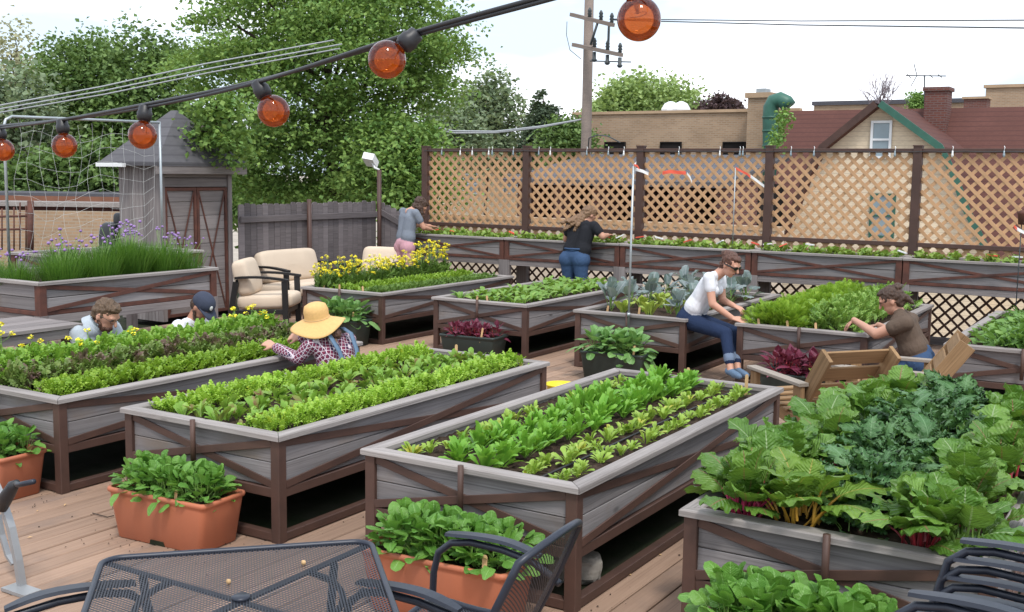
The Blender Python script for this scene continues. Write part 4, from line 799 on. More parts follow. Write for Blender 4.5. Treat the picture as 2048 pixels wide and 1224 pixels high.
# white van parked behind the lattice
van = thing('white_van', 'white van parked behind the lattice near the long-haired woman', 'van', AT(1225, 470, y=27.2)*1.0)
van.location.z = GZ+1.35
vb = MB(); poly_prism(vb, [(-1.9, -.9), (2.2, -.9), (2.2, .3), (1.9, .75), (-.6, .8), (-1.25, .25), (-1.9, .1)], 0, 1.6); vb.build('body', 'whitep', van)
vb = MB(); vb.box((-.45, -.03, .22), (.5, .01, .66)); vb.build('window', 'glassw', van); vb = MB(); vb.box((.65, -.03, .22), (1.8, .01, .66)); vb.build('window', 'glassw', van)
for x in (-1.2, 1.5):
    vb = MB(); vb.lathe([(.001, -.08), (.32, -.08), (.34, 0), (.32, .08), (.001, .08)], 16, mw=Matrix.Translation((x, -.02, -1.0)) @ Matrix.Rotation(R(90), 4, 'X')); vb.build('wheel', 'black', van)
wl = thing('alley_wall', 'low pale concrete wall along the alley, seen through the lattice', 'wall'); a = AT(700, 442, y=21.5); mb = MB(); mb.box((AT(840, 440, y=21.5).x-1, 21.5, GZ), (AT(1560, 440, y=21.5).x, 21.8, AT(1200, 448, y=21.5).z)); mb.build('wall', plain('pale_wall', (.60, .50, .40), .9, 0, .15, 2, .1), wl); mb = MB(); mb.box((AT(840, 440, y=21.5).x-1, 21.44, AT(1200, 448, y=21.5).z), (AT(1560, 440, y=21.5).x, 21.86, AT(1200, 448, y=21.5).z+.08)); mb.build('coping', 'tang', wl)
# red-roofed house with white porch behind left lattice bay
hb = thing('porch_house', 'house with pale gable and dark roof behind the left lattice panel', 'house')
y = 46; a, b = AT(868, 335, y=y), AT(1044, 335, y=y); mb = MB(); mb.box((a.x, y, GZ), (b.x, y+6, a.z)); mb.build('wall', 'siding', hb)
rp = [(a.x-.3, a.z-.1), ((a.x*.4+b.x*.6), AT(975, 283, y=y).z), (b.x+.3, a.z-.1)]
mb = MB(); mb.add([(a.x-.3, y-.4, a.z), (b.x+.3, y-.4, a.z), (b.x+.3, y+3, AT(975, 286, y=y).z), (a.x-.3, y+3, AT(975, 286, y=y).z), (b.x+.3, y+6.4, a.z), (a.x-.3, y+6.4, a.z)], [(0, 1, 2, 3), (3, 2, 4, 5)]); mb.build('roof', 'darkroof', hb)
mb = MB(); c = AT(1000, 300, y=y-.5); poly_prism(mb, [(c.x-1.1, c.z-.15), (c.x+1.1, c.z-.15), (c.x, c.z+.62)], y-.5, y+1.5); mb.build('dormer', 'siding', hb)
c = AT(962, 276, y=y+2); mb = MB(); mb.box((c.x-.35, y+2, c.z-1.5), (c.x+.35, y+2.6, c.z)); q = mb.build('chimney', 'redbrick', hb); mb = MB(); mb.tube([(c.x, y+2.3, c.z), (c.x, y+2.3, c.z+.35)], .07, 8); mb.build('flue', 'galv', q)
for p in (885, 930, 1010): window(hb, p, 350, p+26, 385, y, 'whitep', 'glassw')
# ---- left: low tan building with brown fascia, retaining walls
lt = thing('tan_garage', 'low tan walled building with brown fascia beyond the chives', 'building')
def fbox(par, name, mat, px0, py0, px1, py1, d, thick, zlow=None):
    a, b = AT(px0, py0, d=d), AT(px1, py0, d=d); dz = AT(px0, py1, d=d).z if zlow is None else zlow
    ex = (b-a); ex.z = 0; n = Vector((-ex.y, ex.x, 0)).normalized()*thick; z1 = (a.z+b.z)/2
    vs = [Vector((p.x, p.y, z)) for z in (dz, z1) for p in (a, b, b+n, a+n)]; mb = MB(); mb.add(vs, [(3, 2, 1, 0), (4, 5, 6, 7), (0, 1, 5, 4), (1, 2, 6, 5), (2, 3, 7, 6), (3, 0, 4, 7)]); return mb.build(name, mat, par)
fbox(lt, 'wall', 'tanbrick', -60, 422, 245, 480, 25, 4, GZ); fbox(lt, 'fascia', 'brownt', -60, 392, 245, 404, 26, 4); fbox(lt, 'coping', 'rim', -60, 404, 245, 411, 25.2, 4.6); fbox(lt, 'red_band', 'redroof', -60, 411, 245, 424, 25.4, 4.2); fbox(lt, 'flat_roof', 'darkroof', -60, 386, 245, 392, 26, 6)
# ---- utility pole and wires
py_ = 33.0
up = thing('utility_pole', 'tall weathered utility pole with two crossarms', 'utility pole', (AT(1172, 300, y=py_).x, py_, GZ))
base = up.location.copy(); ztop = AT(1172, -60, y=py_).z-GZ
mb = MB(); mb.tube([(0, 0, 0), (0, 0, ztop*.5), (0, 0, ztop)], [.20, .18, .15], 14); mb.build('shaft', 'pole', up)
def lp(px, py, dy=0): return AT(px, py, y=py_+dy)-base
arms = [(1150, 31, 1226, 50, -.25), (1154, 91, 1243, 110, -.25)]
for (x0, y0, x1, y1, dy) in arms: board(up, 'crossarm', 'pole', lp(x0, y0, 0)+Vector((0, -.25, 0)), lp(x1, y1, -1.2), .14, .12)
for q in (.45, .72, .97):
    for ai, (x0, y0, x1, y1, dy) in enumerate(arms):
        p = (lp(x0, y0, 0)+Vector((0, -.25, 0))).lerp(lp(x1, y1, -1.2), q); mb = MB(); mb.lathe([(.001, .05), (.07, .07), (.05, .13), (.08, .16), (.05, .22), (.075, .25), (.03, .36), (.001, .37)], 10, mw=Matrix.Translation(p)); mb.build('insulator', 'dwire', up)
        if ai: mb = MB(); mb.lathe([(.001, -.08), (.06, -.09), (.06, -.3), (.1, -.34), (.05, -.40), (.001, -.41)], 10, mw=Matrix.Translation(p)); mb.build('insulator', 'dwire', up)
for a, b in (((1196, 43), (1181, 90)), ((1218, 50), (1216, 103))): mb = MB(); mb.tube([lp(*a, -.9), lp(*b, -.9)], .04, 6); mb.build('brace', 'dwire', up)
mb = MB(); mb.tube([lp(1180, 122, -.6), lp(1262, 124, -1.2)], .02, 5); mb.build('conductor', 'dwire', up)
mb = MB(); mb.tube([lp(1134, 43, .3), lp(1133, 70, .3), lp(1140, 100, .3), lp(1162, 118, .2)], .012, 5); mb.build('jumper', 'dwire', up)
mb = MB(); mb.tube([lp(1176, 296, -.3), lp(1178, 276, -.3), lp(1195, 270, -1), lp(1215, 272, -1.4), lp(1240, 285, -1.8)], .02, 5); mb.build('jumper', 'dwire', up)
def wire(name, label, pts, r, mat, group=None):
    mb = MB(); P_ = [Vector(p) for p in pts]; out = []
    for i in range(len(P_)-1):
        for k in range(6):
            q = k/6; p = P_[i].lerp(P_[i+1], q); out.append(p)
    out.append(P_[-1]); mb.tube(out, r, 5); return prop(mb.build(name, mat), label, 'wire', group)
wire('power_line', 'upper of the two power lines running right from the pole', [AT(1226, 38, y=32.6), AT(1600, 42, y=30), AT(2120, 40, y=27)], .016, 'dwire'); wire('power_line', 'lower of the two power lines running right from the pole', [AT(1226, 40, y=32.4), AT(1600, 50, y=30), AT(2120, 57, y=27)], .018, 'dwire')
for i, (p0, p1) in enumerate((((0, 210), (408, 128)), ((0, 217), (424, 136)), ((0, 224), (420, 145)))):
    wire('service_line', ['top line of the three grey wires before the left trees', 'middle line of the three grey wires before the left trees', 'bottom line of the three grey wires before the left trees'][i], [AT(p0[0]-40, p0[1]+8, d=17), AT((p0[0]+p1[0])/2, (p0[1]+p1[1])/2+4, d=17.5), AT(*p1, d=18), AT(p1[0]+260, p1[1]-48, d=18.5)], .012, 'wire')
for i, dy in enumerate((0, 4)): wire('telephone_line', ['upper grey cable sagging before the spruce to the pole', 'lower grey cable sagging before the spruce to the pole'][i], [AT(845, 248+dy, y=30), AT(905, 262+dy, y=31), AT(990, 263+dy*.6, y=32), AT(1080, 253+dy*.5, y=32.5), AT(1168, 238, y=33)], .03, 'wire')
# ---- trees
def treemat(n, a, b, **k): M[n] = leafmat(n, a, b, trans=.22, rough=.6, spec=.2, **k)  # tree colours lightened and greyed: haze is painted into the leaf colour
treemat('t_maple', (0.102, 0.207, 0.0529), (0.26, 0.381, 0.1)); treemat('t_left', (0.0893, 0.164, 0.0508), (0.199, 0.297, 0.0954)); treemat('t_pale', (0.265, 0.28, 0.167), (0.444, 0.432, 0.278)); treemat('t_blue', (0.154, 0.216, 0.128), (0.274, 0.342, 0.201), spot=((0.305, 0.208, 0.152), .62))
treemat('t_spruce', (0.0677, 0.104, 0.0625), (0.13, 0.17, 0.107)); treemat('t_light', (0.212, 0.314, 0.111), (0.391, 0.506, 0.196)); treemat('t_plum', (0.0688, 0.0458, 0.0505), (0.116, 0.0732, 0.077)); treemat('t_shrub', (0.112, 0.215, 0.0541), (0.253, 0.401, 0.108))
LQ = (np.array([(0, 0, 0), (.5, .42, .05), (1, 0, -.12), (.5, -.42, .05)]), np.array([(0, 1, 2, 3)]))
def limb(mb, p0, p1, r0, r1, rng, n=5, wob=.12):
    p0, p1 = Vector(p0), Vector(p1); L_ = (p1-p0).length; pts = []
    for i in range(n+1):
        q = i/n; pts.append(p0.lerp(p1, q)+Vector((rng.uniform(-1, 1), rng.uniform(-1, 1), rng.uniform(-.3, .3)))*L_*wob*math.sin(math.pi*q)*.6)
    mb.tube(pts, [r0+(r1-r0)*i/n for i in range(n+1)], 7); return pts
def tree(label, px, ptop, pbot, pw, d, mat, nclump=160, per=90, leafs=.14, cat='tree', seed=1, shape='oval', group=None, name='tree', cr=.5, flat=.45, toff=(0, 0)):
    rng = np.random.default_rng(seed); pr = random.Random(seed)
    top, bot = AT(px, ptop, d=d), AT(px, pbot, d=d); rz = (top.z-bot.z)/2; cx, cy = top.x, top.y; cz = (top.z+bot.z)/2; rx = pw/2/FPX*d
    t = thing(name, label, cat, (cx, cy, GZ), 0, group); zc = cz-GZ
    mb = MB(); limb(mb, (*toff, 0), (*toff, zc+rz*(.55 if toff == (0, 0) else .1)), max(.10, rx*.075), .03, pr, 7, .03)
    if toff != (0, 0): limb(mb, (*toff, zc), (0, 0, zc+rz*.3), .04, .012, pr, 5, .05)
    cen = []
    while len(cen) < nclump:
        p = rng.uniform(-1, 1, 3)
        if shape == 'cone':
            h = (p[2]+1)/2; lim = (1-h)**.9*(.86+.14*math.sin(h*40)); ok = math.hypot(p[0], p[1]) < lim
        else:
            rr = math.sqrt(p[0]**2+p[1]**2+p[2]**2*(1.15 if p[2] > 0 else .8)); ok = .38 < rr < 1.0+.1*math.sin(p[0]*7+seed)*math.sin(p[2]*6)
        if ok: cen.append(p)
    cen = np.array(cen); C = np.stack([cen[:, 0]*rx, cen[:, 1]*rx, zc+cen[:, 2]*rz], -1)
    for i in range(min(22, nclump)):
        c = C[i]; h0 = max(.3, zc+(c[2]-zc)*.45-rz*.25) if shape != 'cone' else c[2]+.1; h0 = h0 if toff == (0, 0) else zc; limb(mb, (0, 0, min(h0, zc+rz*.4)), c, max(.03, rx*.022), .012, pr, 4, .1)
    mb.build('trunk', 'bark', t)
    n = nclump*per; idx = np.repeat(np.arange(nclump), per); off = rng.normal(0, 1, (n, 3))*np.array([cr, cr, cr*flat]); sz = rng.uniform(.6, 1.15, nclump)[idx][:, None]
    pos = C[idx]+off*sz*(.55 if shape == 'cone' else 1); pos[:, 2] -= (off[:, 0]**2+off[:, 1]**2)*.35*sz[:, 0]
    V, F = scatter(LQ, pos, rng.uniform(0, 6.28, n), rng.normal(-.25, .5, n), rng.normal(0, .6, n), rng.uniform(.6, 1.3, n)*leafs)
    ob('crown', npmesh('crown', V, F, [mat], smooth=False), None, t); return t
tree('great green maple towering behind the picket fence', 655, -150, 425, 570, 25, 't_maple', 400, 230, .095, seed=3, cr=.36, flat=.36)
tree('maple bough hanging low beside the grey shed roof', 442, 190, 330, 110, 14.4, 't_maple', 20, 130, .075, seed=4, cr=.17, flat=.4, toff=(-1.7, 1.1))
tree('lower maple growth above the corner of the picket fence', 790, 215, 430, 190, 23, 't_maple', 70, 170, .105, seed=14, cr=.38)
tree('dark green broad tree right of centre in the left group', 305, 40, 420, 210, 36, 't_left', 130, 170, .16, seed=5, cr=.6, group='trees on the left')
tree('dark green tree with pointed tops left of the broad one', 165, 42, 400, 190, 37, 't_left', 120, 170, .16, seed=6, cr=.6, group='trees on the left')
tree('pale silvery sparse tree at the top left corner', 30, 28, 330, 150, 40, 't_pale', 60, 60, .16, seed=7, cr=.6, group='trees on the left')
tree('olive tree at the left edge below the silvery one', 20, 120, 400, 170, 33, 't_blue', 60, 110, .2, seed=8, cr=.6, group='trees on the left')
for i, (px, pt, w) in enumerate(((60, 290, 130), (150, 270, 130), (225, 255, 120), (385, 300, 130), (520, 350, 140), (640, 365, 160))): tree(['leafy shrub behind the net at the left edge', 'leafy shrub behind the middle of the net', 'leafy shrub behind the right part of the net', 'leafy shrub hidden behind the shed roof', 'leafy shrub behind the picket fence by the shed', 'leafy shrub behind the middle of the picket fence'][i], px, pt, 440, w, 29, 't_shrub' if i > 2 else 't_left', 40, 110, .16, 'shrub', 30+i, group='shrubs beyond the deck', name='shrub', cr=.4)
tree('blue-green tall tree between the maple and the spruce', 975, 138, 330, 130, 52, 't_blue', 70, 110, .22, seed=9, cr=.6)
tree('olive brown tree close beside the maple', 895, 180, 330, 120, 46, 't_blue', 60, 100, .2, seed=10, cr=.6)
tree('dark pointed spruce left of the utility pole', 1087, 158, 330, 125, 46, 't_spruce', 300, 60, .16, seed=11, shape='cone', cr=.36, flat=.3)
tree('low green tree at the foot of the utility pole', 1135, 232, 320, 80, 42, 't_left', 40, 90, .16, seed=12, cr=.4)
tree('round light green tree above the tan building', 1300, 148, 260, 215, 75, 't_light', 120, 110, .3, seed=13, cr=.9)
tree('small light green tree left of the white vents', 1230, 185, 260, 100, 74, 't_light', 40, 90, .3, seed=15, cr=.8)
tree('dark plum tree beside the chimney stack', 1450, 188, 250, 85, 70, 't_plum', 40, 110, .24, seed=16, cr=.5)
tree('green round treetop left of the red brick chimney', 1840, 178, 225, 38, 52, 't_shrub', 22, 110, .12, seed=17, cr=.2, name='treetop_shrub', cat='shrub')
bt_ = thing('bare_tree', 'bare purplish twigs above the red roof ridge', 'tree', AT(1756, 300, y=58)); pr = random.Random(3); mb = MB(); c0 = Vector((0, 0, 0))
mb2 = MB(); limb(mb, c0, (0, 0, 2.4), .09, .04, pr)
for i in range(26):
    a = pr.uniform(0, 6.28); e = Vector((math.cos(a)*pr.uniform(.3, 1.3), math.sin(a)*.6, pr.uniform(2.4, 4.0))); s = Vector((0, 0, pr.uniform(1.2, 2.4))); limb(mb2, s, e, .025, .008, pr, 4, .15)
    for k in range(3): limb(mb2, s.lerp(e, .6), e+Vector((pr.uniform(-.5, .5), 0, pr.uniform(-.2, .5))), .012, .005, pr, 3, .15)
tm = plain('twig', (.22, .18, .2), .9, 0, .2, 3, 0); M['twig'] = tm; mb.build('trunk', 'twig', bt_); mb2.build('twigs', 'twig', bt_)
iv = thing('ivy', 'green ivy climbing the left edge of the red roof', 'ivy'); n = 500; q = RG.uniform(0, 1, n); P0, P1 = np.array(AT(1572, 222, y=34.6)), np.array(AT(1545, 310, y=33.3)); pos = P0+(P1-P0)*q[:, None]+RG.normal(0, 1, (n, 3))*np.array([.12, .15, .12]); V, F = scatter(LQ, pos, RG.uniform(0, 6, n), RG.normal(0, .6, n), RG.normal(0, .6, n), RG.uniform(.08, .16, n)); ob('foliage', npmesh('ivy', V, F, ['t_shrub']), None, iv)
# ================================================================ shed, picket fence, furniture
M['cream'] = plain('cream_cushion', (.66, .54, .42), .85, 0, .1, 3, .15); M['blackm'] = plain('black_metal', (.012, .012, .013), .45, 0, .2, 6, .05)
M['chairm'] = plain('blue_black_steel', (.022, .027, .042), .4, .2, .2, 9, .05); M['pallet'] = wood('pallet_wood', (.30, .19, .10), (.19, .115, .058), lo=.85, hi=1.15, knots=.5)
M['greyarm'] = wood('grey_arm_wood', (.34, .30, .26), (.21, .18, .15), lo=.9, hi=1.1); M['yellow'] = plain('yellow_plastic', (.80, .62, .02), .4, 0, .1, 3, 0)
M['stone'] = plain('pale_stone', (.27, .25, .22), .9, 0, .35, 9, .8); M['white'] = plain('white_plastic', (.75, .76, .76), .5, 0, .08, 3, 0); M['net'] = plain('white_net', (.55, .56, .55), .7, 0, .1, 3, 0)
M['redtape'] = plain('red_tape', (.75, .10, .05), .5, 0, .2, 6, 0); M['greypot'] = plain('grey_stone_pot', (.36, .36, .35), .85, 0, .2, 6, .2); M['steelgrey'] = plain('grey_coated_steel', (.33, .34, .35), .4, .4, .15, 6, .05)
# ---- shed
SX, SY0, SY1 = -11.2, 9.58, 10.80; SXL = AT(238, 400, y=SY0).x
sh = thing('shed', 'grey wooden shed with double doors and grey shingle roof', 'shed')
zt = 2.03
mb = MB(); mb.box((SXL, SY0+.03, 0), (SX-.05, SY1-.02, zt-.02)); mb.build('core', 'dark', sh)
n = 12
for i in range(n):
    x0 = SXL+(SX-SXL)*i/n; x1 = SXL+(SX-SXL)*(i+1)/n; board(sh, 'wall_board', 'shedw', ((x0+x1)/2, SY0+.012, .02), ((x0+x1)/2, SY0+.012, zt-.02), x1-x0-.004, .022, up=(0, 1, 0))
board(sh, 'corner_trim', 'shedw', (SX+.005, SY0+.035, .02), (SX+.005, SY0+.035, zt), .07, .05, up=(1, 0, 0)); board(sh, 'corner_trim', 'shedw', (SX+.005, SY1-.035, .02), (SX+.005, SY1-.035, zt), .07, .05, up=(1, 0, 0))
for k, z in enumerate((1.80, 1.92)): board(sh, 'header_board', 'shedw', (SX-.012, SY0+.07, z), (SX-.012, SY1-.07, z), .112, .03, up=(1, 0, 0))
dy0, dy1 = SY0+.075, SY1-.075; dm = (dy0+dy1)/2
for di, (a, b) in enumerate(((dy0, dm-.004), (dm+.004, dy1))):
    dr = MB(); dr.box((SX-.045, a, .06), (SX-.03, b, 1.735)); d = dr.build('door', 'dark', sh)
    for k in range(9): z = .07+(k+.5)*.185; board(d, 'plank', 'shedw', (SX-.02, a+.03, z), (SX-.02, b-.03, z), .18, .016, up=(1, 0, 0))
    for yy in (a+.02, b-.02): board(d, 'door_frame', 'rust', (SX, yy, .06), (SX, yy, 1.735), .04, .03, up=(1, 0, 0))
    for z in (.08, 1.715): board(d, 'door_frame', 'rust', (SX, a+.04, z), (SX, b-.04, z), .04, .028, up=(1, 0, 0))
    board(d, 'brace', 'rust', (SX-.004, a+.04, 1.69), (SX-.004, b-.04, .1), .022, .01, up=(1, 0, 0)); board(d, 'brace', 'rust', (SX+.005, a+.04, .1), (SX+.005, b-.04, 1.69), .022, .01, up=(1, 0, 0))
rz0 = zt+.03; ov = .16; A_ = [(SX+ov, SY0-ov), (SX+ov, SY1+ov), (SXL-ov, SY1+ov), (SXL-ov, SY0-ov)]; pk0, pk1 = ((SX+SXL)/2+.06, (SY0+SY1)/2, 2.74), ((SX+SXL)/2-.06, (SY0+SY1)/2, 2.74)
mb = MB(); mb.add([(x, y, rz0) for x, y in A_]+[pk0, pk1]+[(x, y, rz0-.05) for x, y in A_], [(0, 1, 4), (1, 2, 5, 4), (2, 3, 5), (3, 0, 4, 5), (0, 6, 7, 1), (1, 7, 8, 2), (2, 8, 9, 3), (3, 9, 6, 0), (9, 8, 7, 6)]); mb.build('roof', 'greyroof', sh)
board(sh, 'fascia', 'shedw', (SX+ov-.02, SY0-ov, rz0-.10), (SX+ov-.02, SY1+ov, rz0-.10), .10, .025, up=(1, 0, 0)); board(sh, 'gutter', 'white', (SXL-ov, SY0-ov-.03, rz0-.045), (SXL+.35, SY0-ov-.03, rz0-.045), .06, .05)
# ---- picket fence
PFX = -11.08
pf = thing('picket_fence', 'grey dog-eared picket fence behind the cream sofas', 'fence', (PFX, 0, 0))
def picket(par, x, y, ztop, w, along):
    mb = MB(); c = w*.22; o = [(-w/2, 0), (w/2, 0), (w/2, ztop-c), (w/2-c, ztop), (-w/2+c, ztop), (-w/2, ztop-c)]; vs = []
    for s in (-.009, .009): vs += [(a, s, b) for a, b in o]
    mb.add(vs, [(0, 1, 2, 3, 4, 5), (11, 10, 9, 8, 7, 6)]+[(i, i+6, (i+1) % 6+6, (i+1) % 6) for i in range(6)])
    mw = Matrix.Translation((x, y, .04)) @ Matrix.Rotation(R(90) if along else 0, 4, 'Z'); return mb.build('picket', 'picket', par, mw)
pr = random.Random(9); y = SY1+.07
while y < FY-.03: picket(pf, pr.uniform(-.003, .003), y, 1.47+pr.uniform(-.015, .015), .108, True); y += .114
for z in (1.30, .55): board(pf, 'rail', 'picket', (.035, SY1+.02, z), (.035, FY-.02, z), .085, .035, up=(1, 0, 0))
for yy, h in ((12.15, 1.56),): mb = MB(); mb.tube([(.075, yy, 0), (.075, yy, h)], .034, 12); mb.build('post', 'post', pf)
pf2 = thing('sloped_fence', 'short sloping piece of picket fence by the person in pink trousers', 'fence', (PFX, FY, 0))
for i in range(8): picket(pf2, .07+i*.114, 0, 1.45-i*.042, .108, False)
board(pf2, 'rail', 'picket', (.02, -.03, 1.36), (.90, -.03, .98), .085, .035, up=(0, 1, 0)); board(pf2, 'rail', 'picket', (.02, -.03, .5), (.9, -.03, .5), .085, .035, up=(0, 1, 0))
lp_ = thing('flood_light', 'white box light on a tall brown post at the fence corner', 'light', (PFX+.06, FY-.06, 0))
mb = MB(); mb.tube([(0, 0, 0), (0, 0, 2.0)], .035, 12); mb.build('post', 'post', lp_)
hd = AT(741, 320, y=FY-.06)-lp_.location; mb = MB(); mb.box((-.09, -.14, -.055), (.09, .14, .055), mw=Matrix.Translation(hd) @ Matrix.Rotation(R(-28), 4, 'X') @ Matrix.Rotation(R(20), 4, 'Z')); mb.build('lamp_box', 'white', lp_)
mb = MB(); mb.tube([(0, 0, 2.0), (hd.x*.5, hd.y*.5, 2.03), hd], .018, 6); mb.build('bracket', 'white', lp_)
# ---- sofas
def cushion(w, d, h, e=.28, nu=28, nv=14, puff=.0, piping=True):
    V = []; sg = lambda v, p: math.copysign(abs(v)**p, v)
    for i in range(nv+1):
        ph = -math.pi/2+math.pi*i/nv
        for j in range(nu):
            th = 2*math.pi*j/nu; x = sg(math.cos(ph), e)*sg(math.cos(th), e)*w/2; y = sg(math.cos(ph), e)*sg(math.sin(th), e)*d/2; z = sg(math.sin(ph), .55)*h/2
            V.append((x, y, z))
    F = [(i*nu+j, i*nu+(j+1) % nu, (i+1)*nu+(j+1) % nu, (i+1)*nu+j) for i in range(nv) for j in range(nu)]; return np.array(V), np.array(F)
def lounge(label, loc, rz, w, depth=.78):
    """outdoor seat facing local -Y"""
    t = thing('lounge_seat', label, 'armchair' if w < 1 else 'sofa', loc, rz, 'black framed lounge seats with cream cushions'); a = w/2
    for s in (-1, 1):
        board(t, 'front_leg', 'blackm', (s*(a+.03), -depth/2+.06, 0), (s*(a+.03), -depth/2+.08, .62), .07, .045, up=(1, 0, 0)); board(t, 'rear_leg', 'blackm', (s*(a+.03), depth/2, 0), (s*(a+.03), depth/2-.10, .60), .07, .045, up=(1, 0, 0))
        mb = MB(); n = 8; pts = [(s*(a+.03), -depth/2+.03+(depth-.12)*q/n, .63+.035*math.sin(math.pi*q/n*.8)) for q in range(n+1)]; vs = []
        for p in pts: vs += [(p[0]-.035, p[1], p[2]-.014), (p[0]+.035, p[1], p[2]-.014), (p[0]+.035, p[1], p[2]+.014), (p[0]-.035, p[1], p[2]+.014)]
        fs = [(i*4+j, i*4+(j+1) % 4, (i+1)*4+(j+1) % 4, (i+1)*4+j) for i in range(n) for j in range(4)]+[(3, 2, 1, 0), (n*4, n*4+1, n*4+2, n*4+3)]; mb.add(vs, fs); mb.build('armrest', 'blackm', t)
        board(t, 'side_rail', 'blackm', (s*(a+.03), -depth/2+.08, .24), (s*(a+.03), depth/2-.04, .22), .06, .03, up=(1, 0, 0))
    board(t, 'front_rail', 'blackm', (-a, -depth/2+.07, .24), (a, -depth/2+.07, .24), .06, .03, up=(0, 1, 0)); board(t, 'back_rail', 'blackm', (-a, depth/2-.1, .60), (a, depth/2-.1, .60), .05, .03, up=(0, 1, 0))
    V, F = cushion(w-.02, depth-.06, .19); ob('seat_cushion', npmesh('seat_cushion', V, F, ['cream']), None, t, Matrix.Translation((0, -.04, .35)) @ Matrix.Rotation(R(-3), 4, 'X'))
    V, F = cushion(w-.02, .46, .2); V[:, 2] += .02*np.cos(V[:, 1]*9)*np.sign(V[:, 2])*.6
    ob('back_cushion', npmesh('back_cushion', V, F, ['cream']), None, t, Matrix.Translation((0, depth/2-.15, .64)) @ Matrix.Rotation(R(76), 4, 'X'))
    return t
ac = AT(534, 654, z=0); lounge('cream cushioned armchair in profile beside the shed', (ac.x, ac.y, 0), R(120), .62)
lounge('cream cushioned loveseat along the picket fence', (-10.64, 11.55, 0), R(90), 1.16)
c = AT(744, 560, y=12.55); lounge('cream cushioned seat half hidden by the yellow flowers', (c.x, 12.62, 0), R(14), .62)
# ---- mesh table
def ribbons(fn, u0, u1, v0, v1, pitch, w, nseg=1, inside=None):
    """expanded metal: two families of diagonal ribbons on the surface fn(u,v)"""
    V, F = [], []
    for s in (1, -1):
        c = u0-(v1-v0) if s > 0 else u0; end = u1 if s > 0 else u1+(v1-v0)
        while c < end:
            p = lath_clip(c, s*1.0, u0, u1, v0, v1)
            if p:
                (ua, va), (ub, vb) = p; k0 = len(V)
                for i in range(nseg+1):
                    q = i/nseg; uu, vv = ua+(ub-ua)*q, va+(vb-va)*q; d = w*.7071/2
                    V.append(fn(uu-d*s, vv+d)); V.append(fn(uu+d*s, vv-d))
                for i in range(nseg): F.append((k0+2*i, k0+2*i+1, k0+2*i+3, k0+2*i+2))
            c += pitch
    return np.array(V), np.array(F)
TB = thing('mesh_table', 'dark steel mesh table top in the foreground', 'table', (-2.33, 2.26, 0), R(45.7)); hs, tz = .435, .72
def rrect(h, r, z, n=6): return [Vector((sx*(h-r)+r*math.cos(R(a0+90*k/n)), sy*(h-r)+r*math.sin(R(a0+90*k/n)), z)) for sx, sy, a0 in ((1, 1, 0), (-1, 1, 90), (-1, -1, 180), (1, -1, 270)) for k in range(n+1)]
mb = MB(); mb.tube(rrect(hs, .065, tz), .0105, 8, closed=True); mb.build('frame', 'chairm', TB)
V, F = ribbons(lambda u, v: (u*.62 if False else u, v, tz), -hs+.008, hs-.008, -hs+.008, hs-.008, .0175, .0055); o = ob('mesh_top', npmesh('mesh_top', V, F, ['chairm'], smooth=False), None, TB); o['kind'] = 'stuff'
for a in (0, 90):
    q = Matrix.Rotation(R(a), 4, 'Z'); board(TB, 'cross_bar', 'chairm', q @ Vector((-hs*.95, -hs*.95, tz-.012)), q @ Vector((hs*.95, hs*.95, tz-.012)), .026, .008)
for a in range(4):
    q = Matrix.Rotation(R(90*a), 4, 'Z')
    if a % 2 == 0: mb = MB(); mb.tube([q @ Vector((.30*math.cos(R(t)), .30*math.sin(R(t)), tz-.014)) for t in range(-45, 46, 6)], .011, 6); mb.build('brace_arc', 'chairm', TB)
    mb = MB(); e = q @ Vector((.30, .30, tz-.02)); mb.tube([e, q @ Vector((.27, .27, .35)), q @ Vector((.34, .34, .01))], .014, 8); mb.build('leg', 'chairm', TB)
mb = MB(); mb.lathe([(.001, .008), (.024, .008), (.028, .004), (.028, 0)], 20, mw=Matrix.Translation((0, 0, tz+.001))); mb.build('hub_cap', 'chairm', TB)
for i, (px, py) in enumerate(((457, 1163), (607, 1125))):
    p = AT(px, py, z=tz+.008); mb = MB(); mb.lathe([(.001, -.007), (.006, -.006), (.0085, 0), (.006, .006), (.003, .009), (.001, .010)], 9, mw=Matrix.Translation(p) @ Matrix.Rotation(.7, 4, 'X')); prop(mb.build('nut', 'stick'), ['small pale nut on the mesh table nearer the hub', 'small brown nut at the far edge of the mesh table'][i], 'nut')
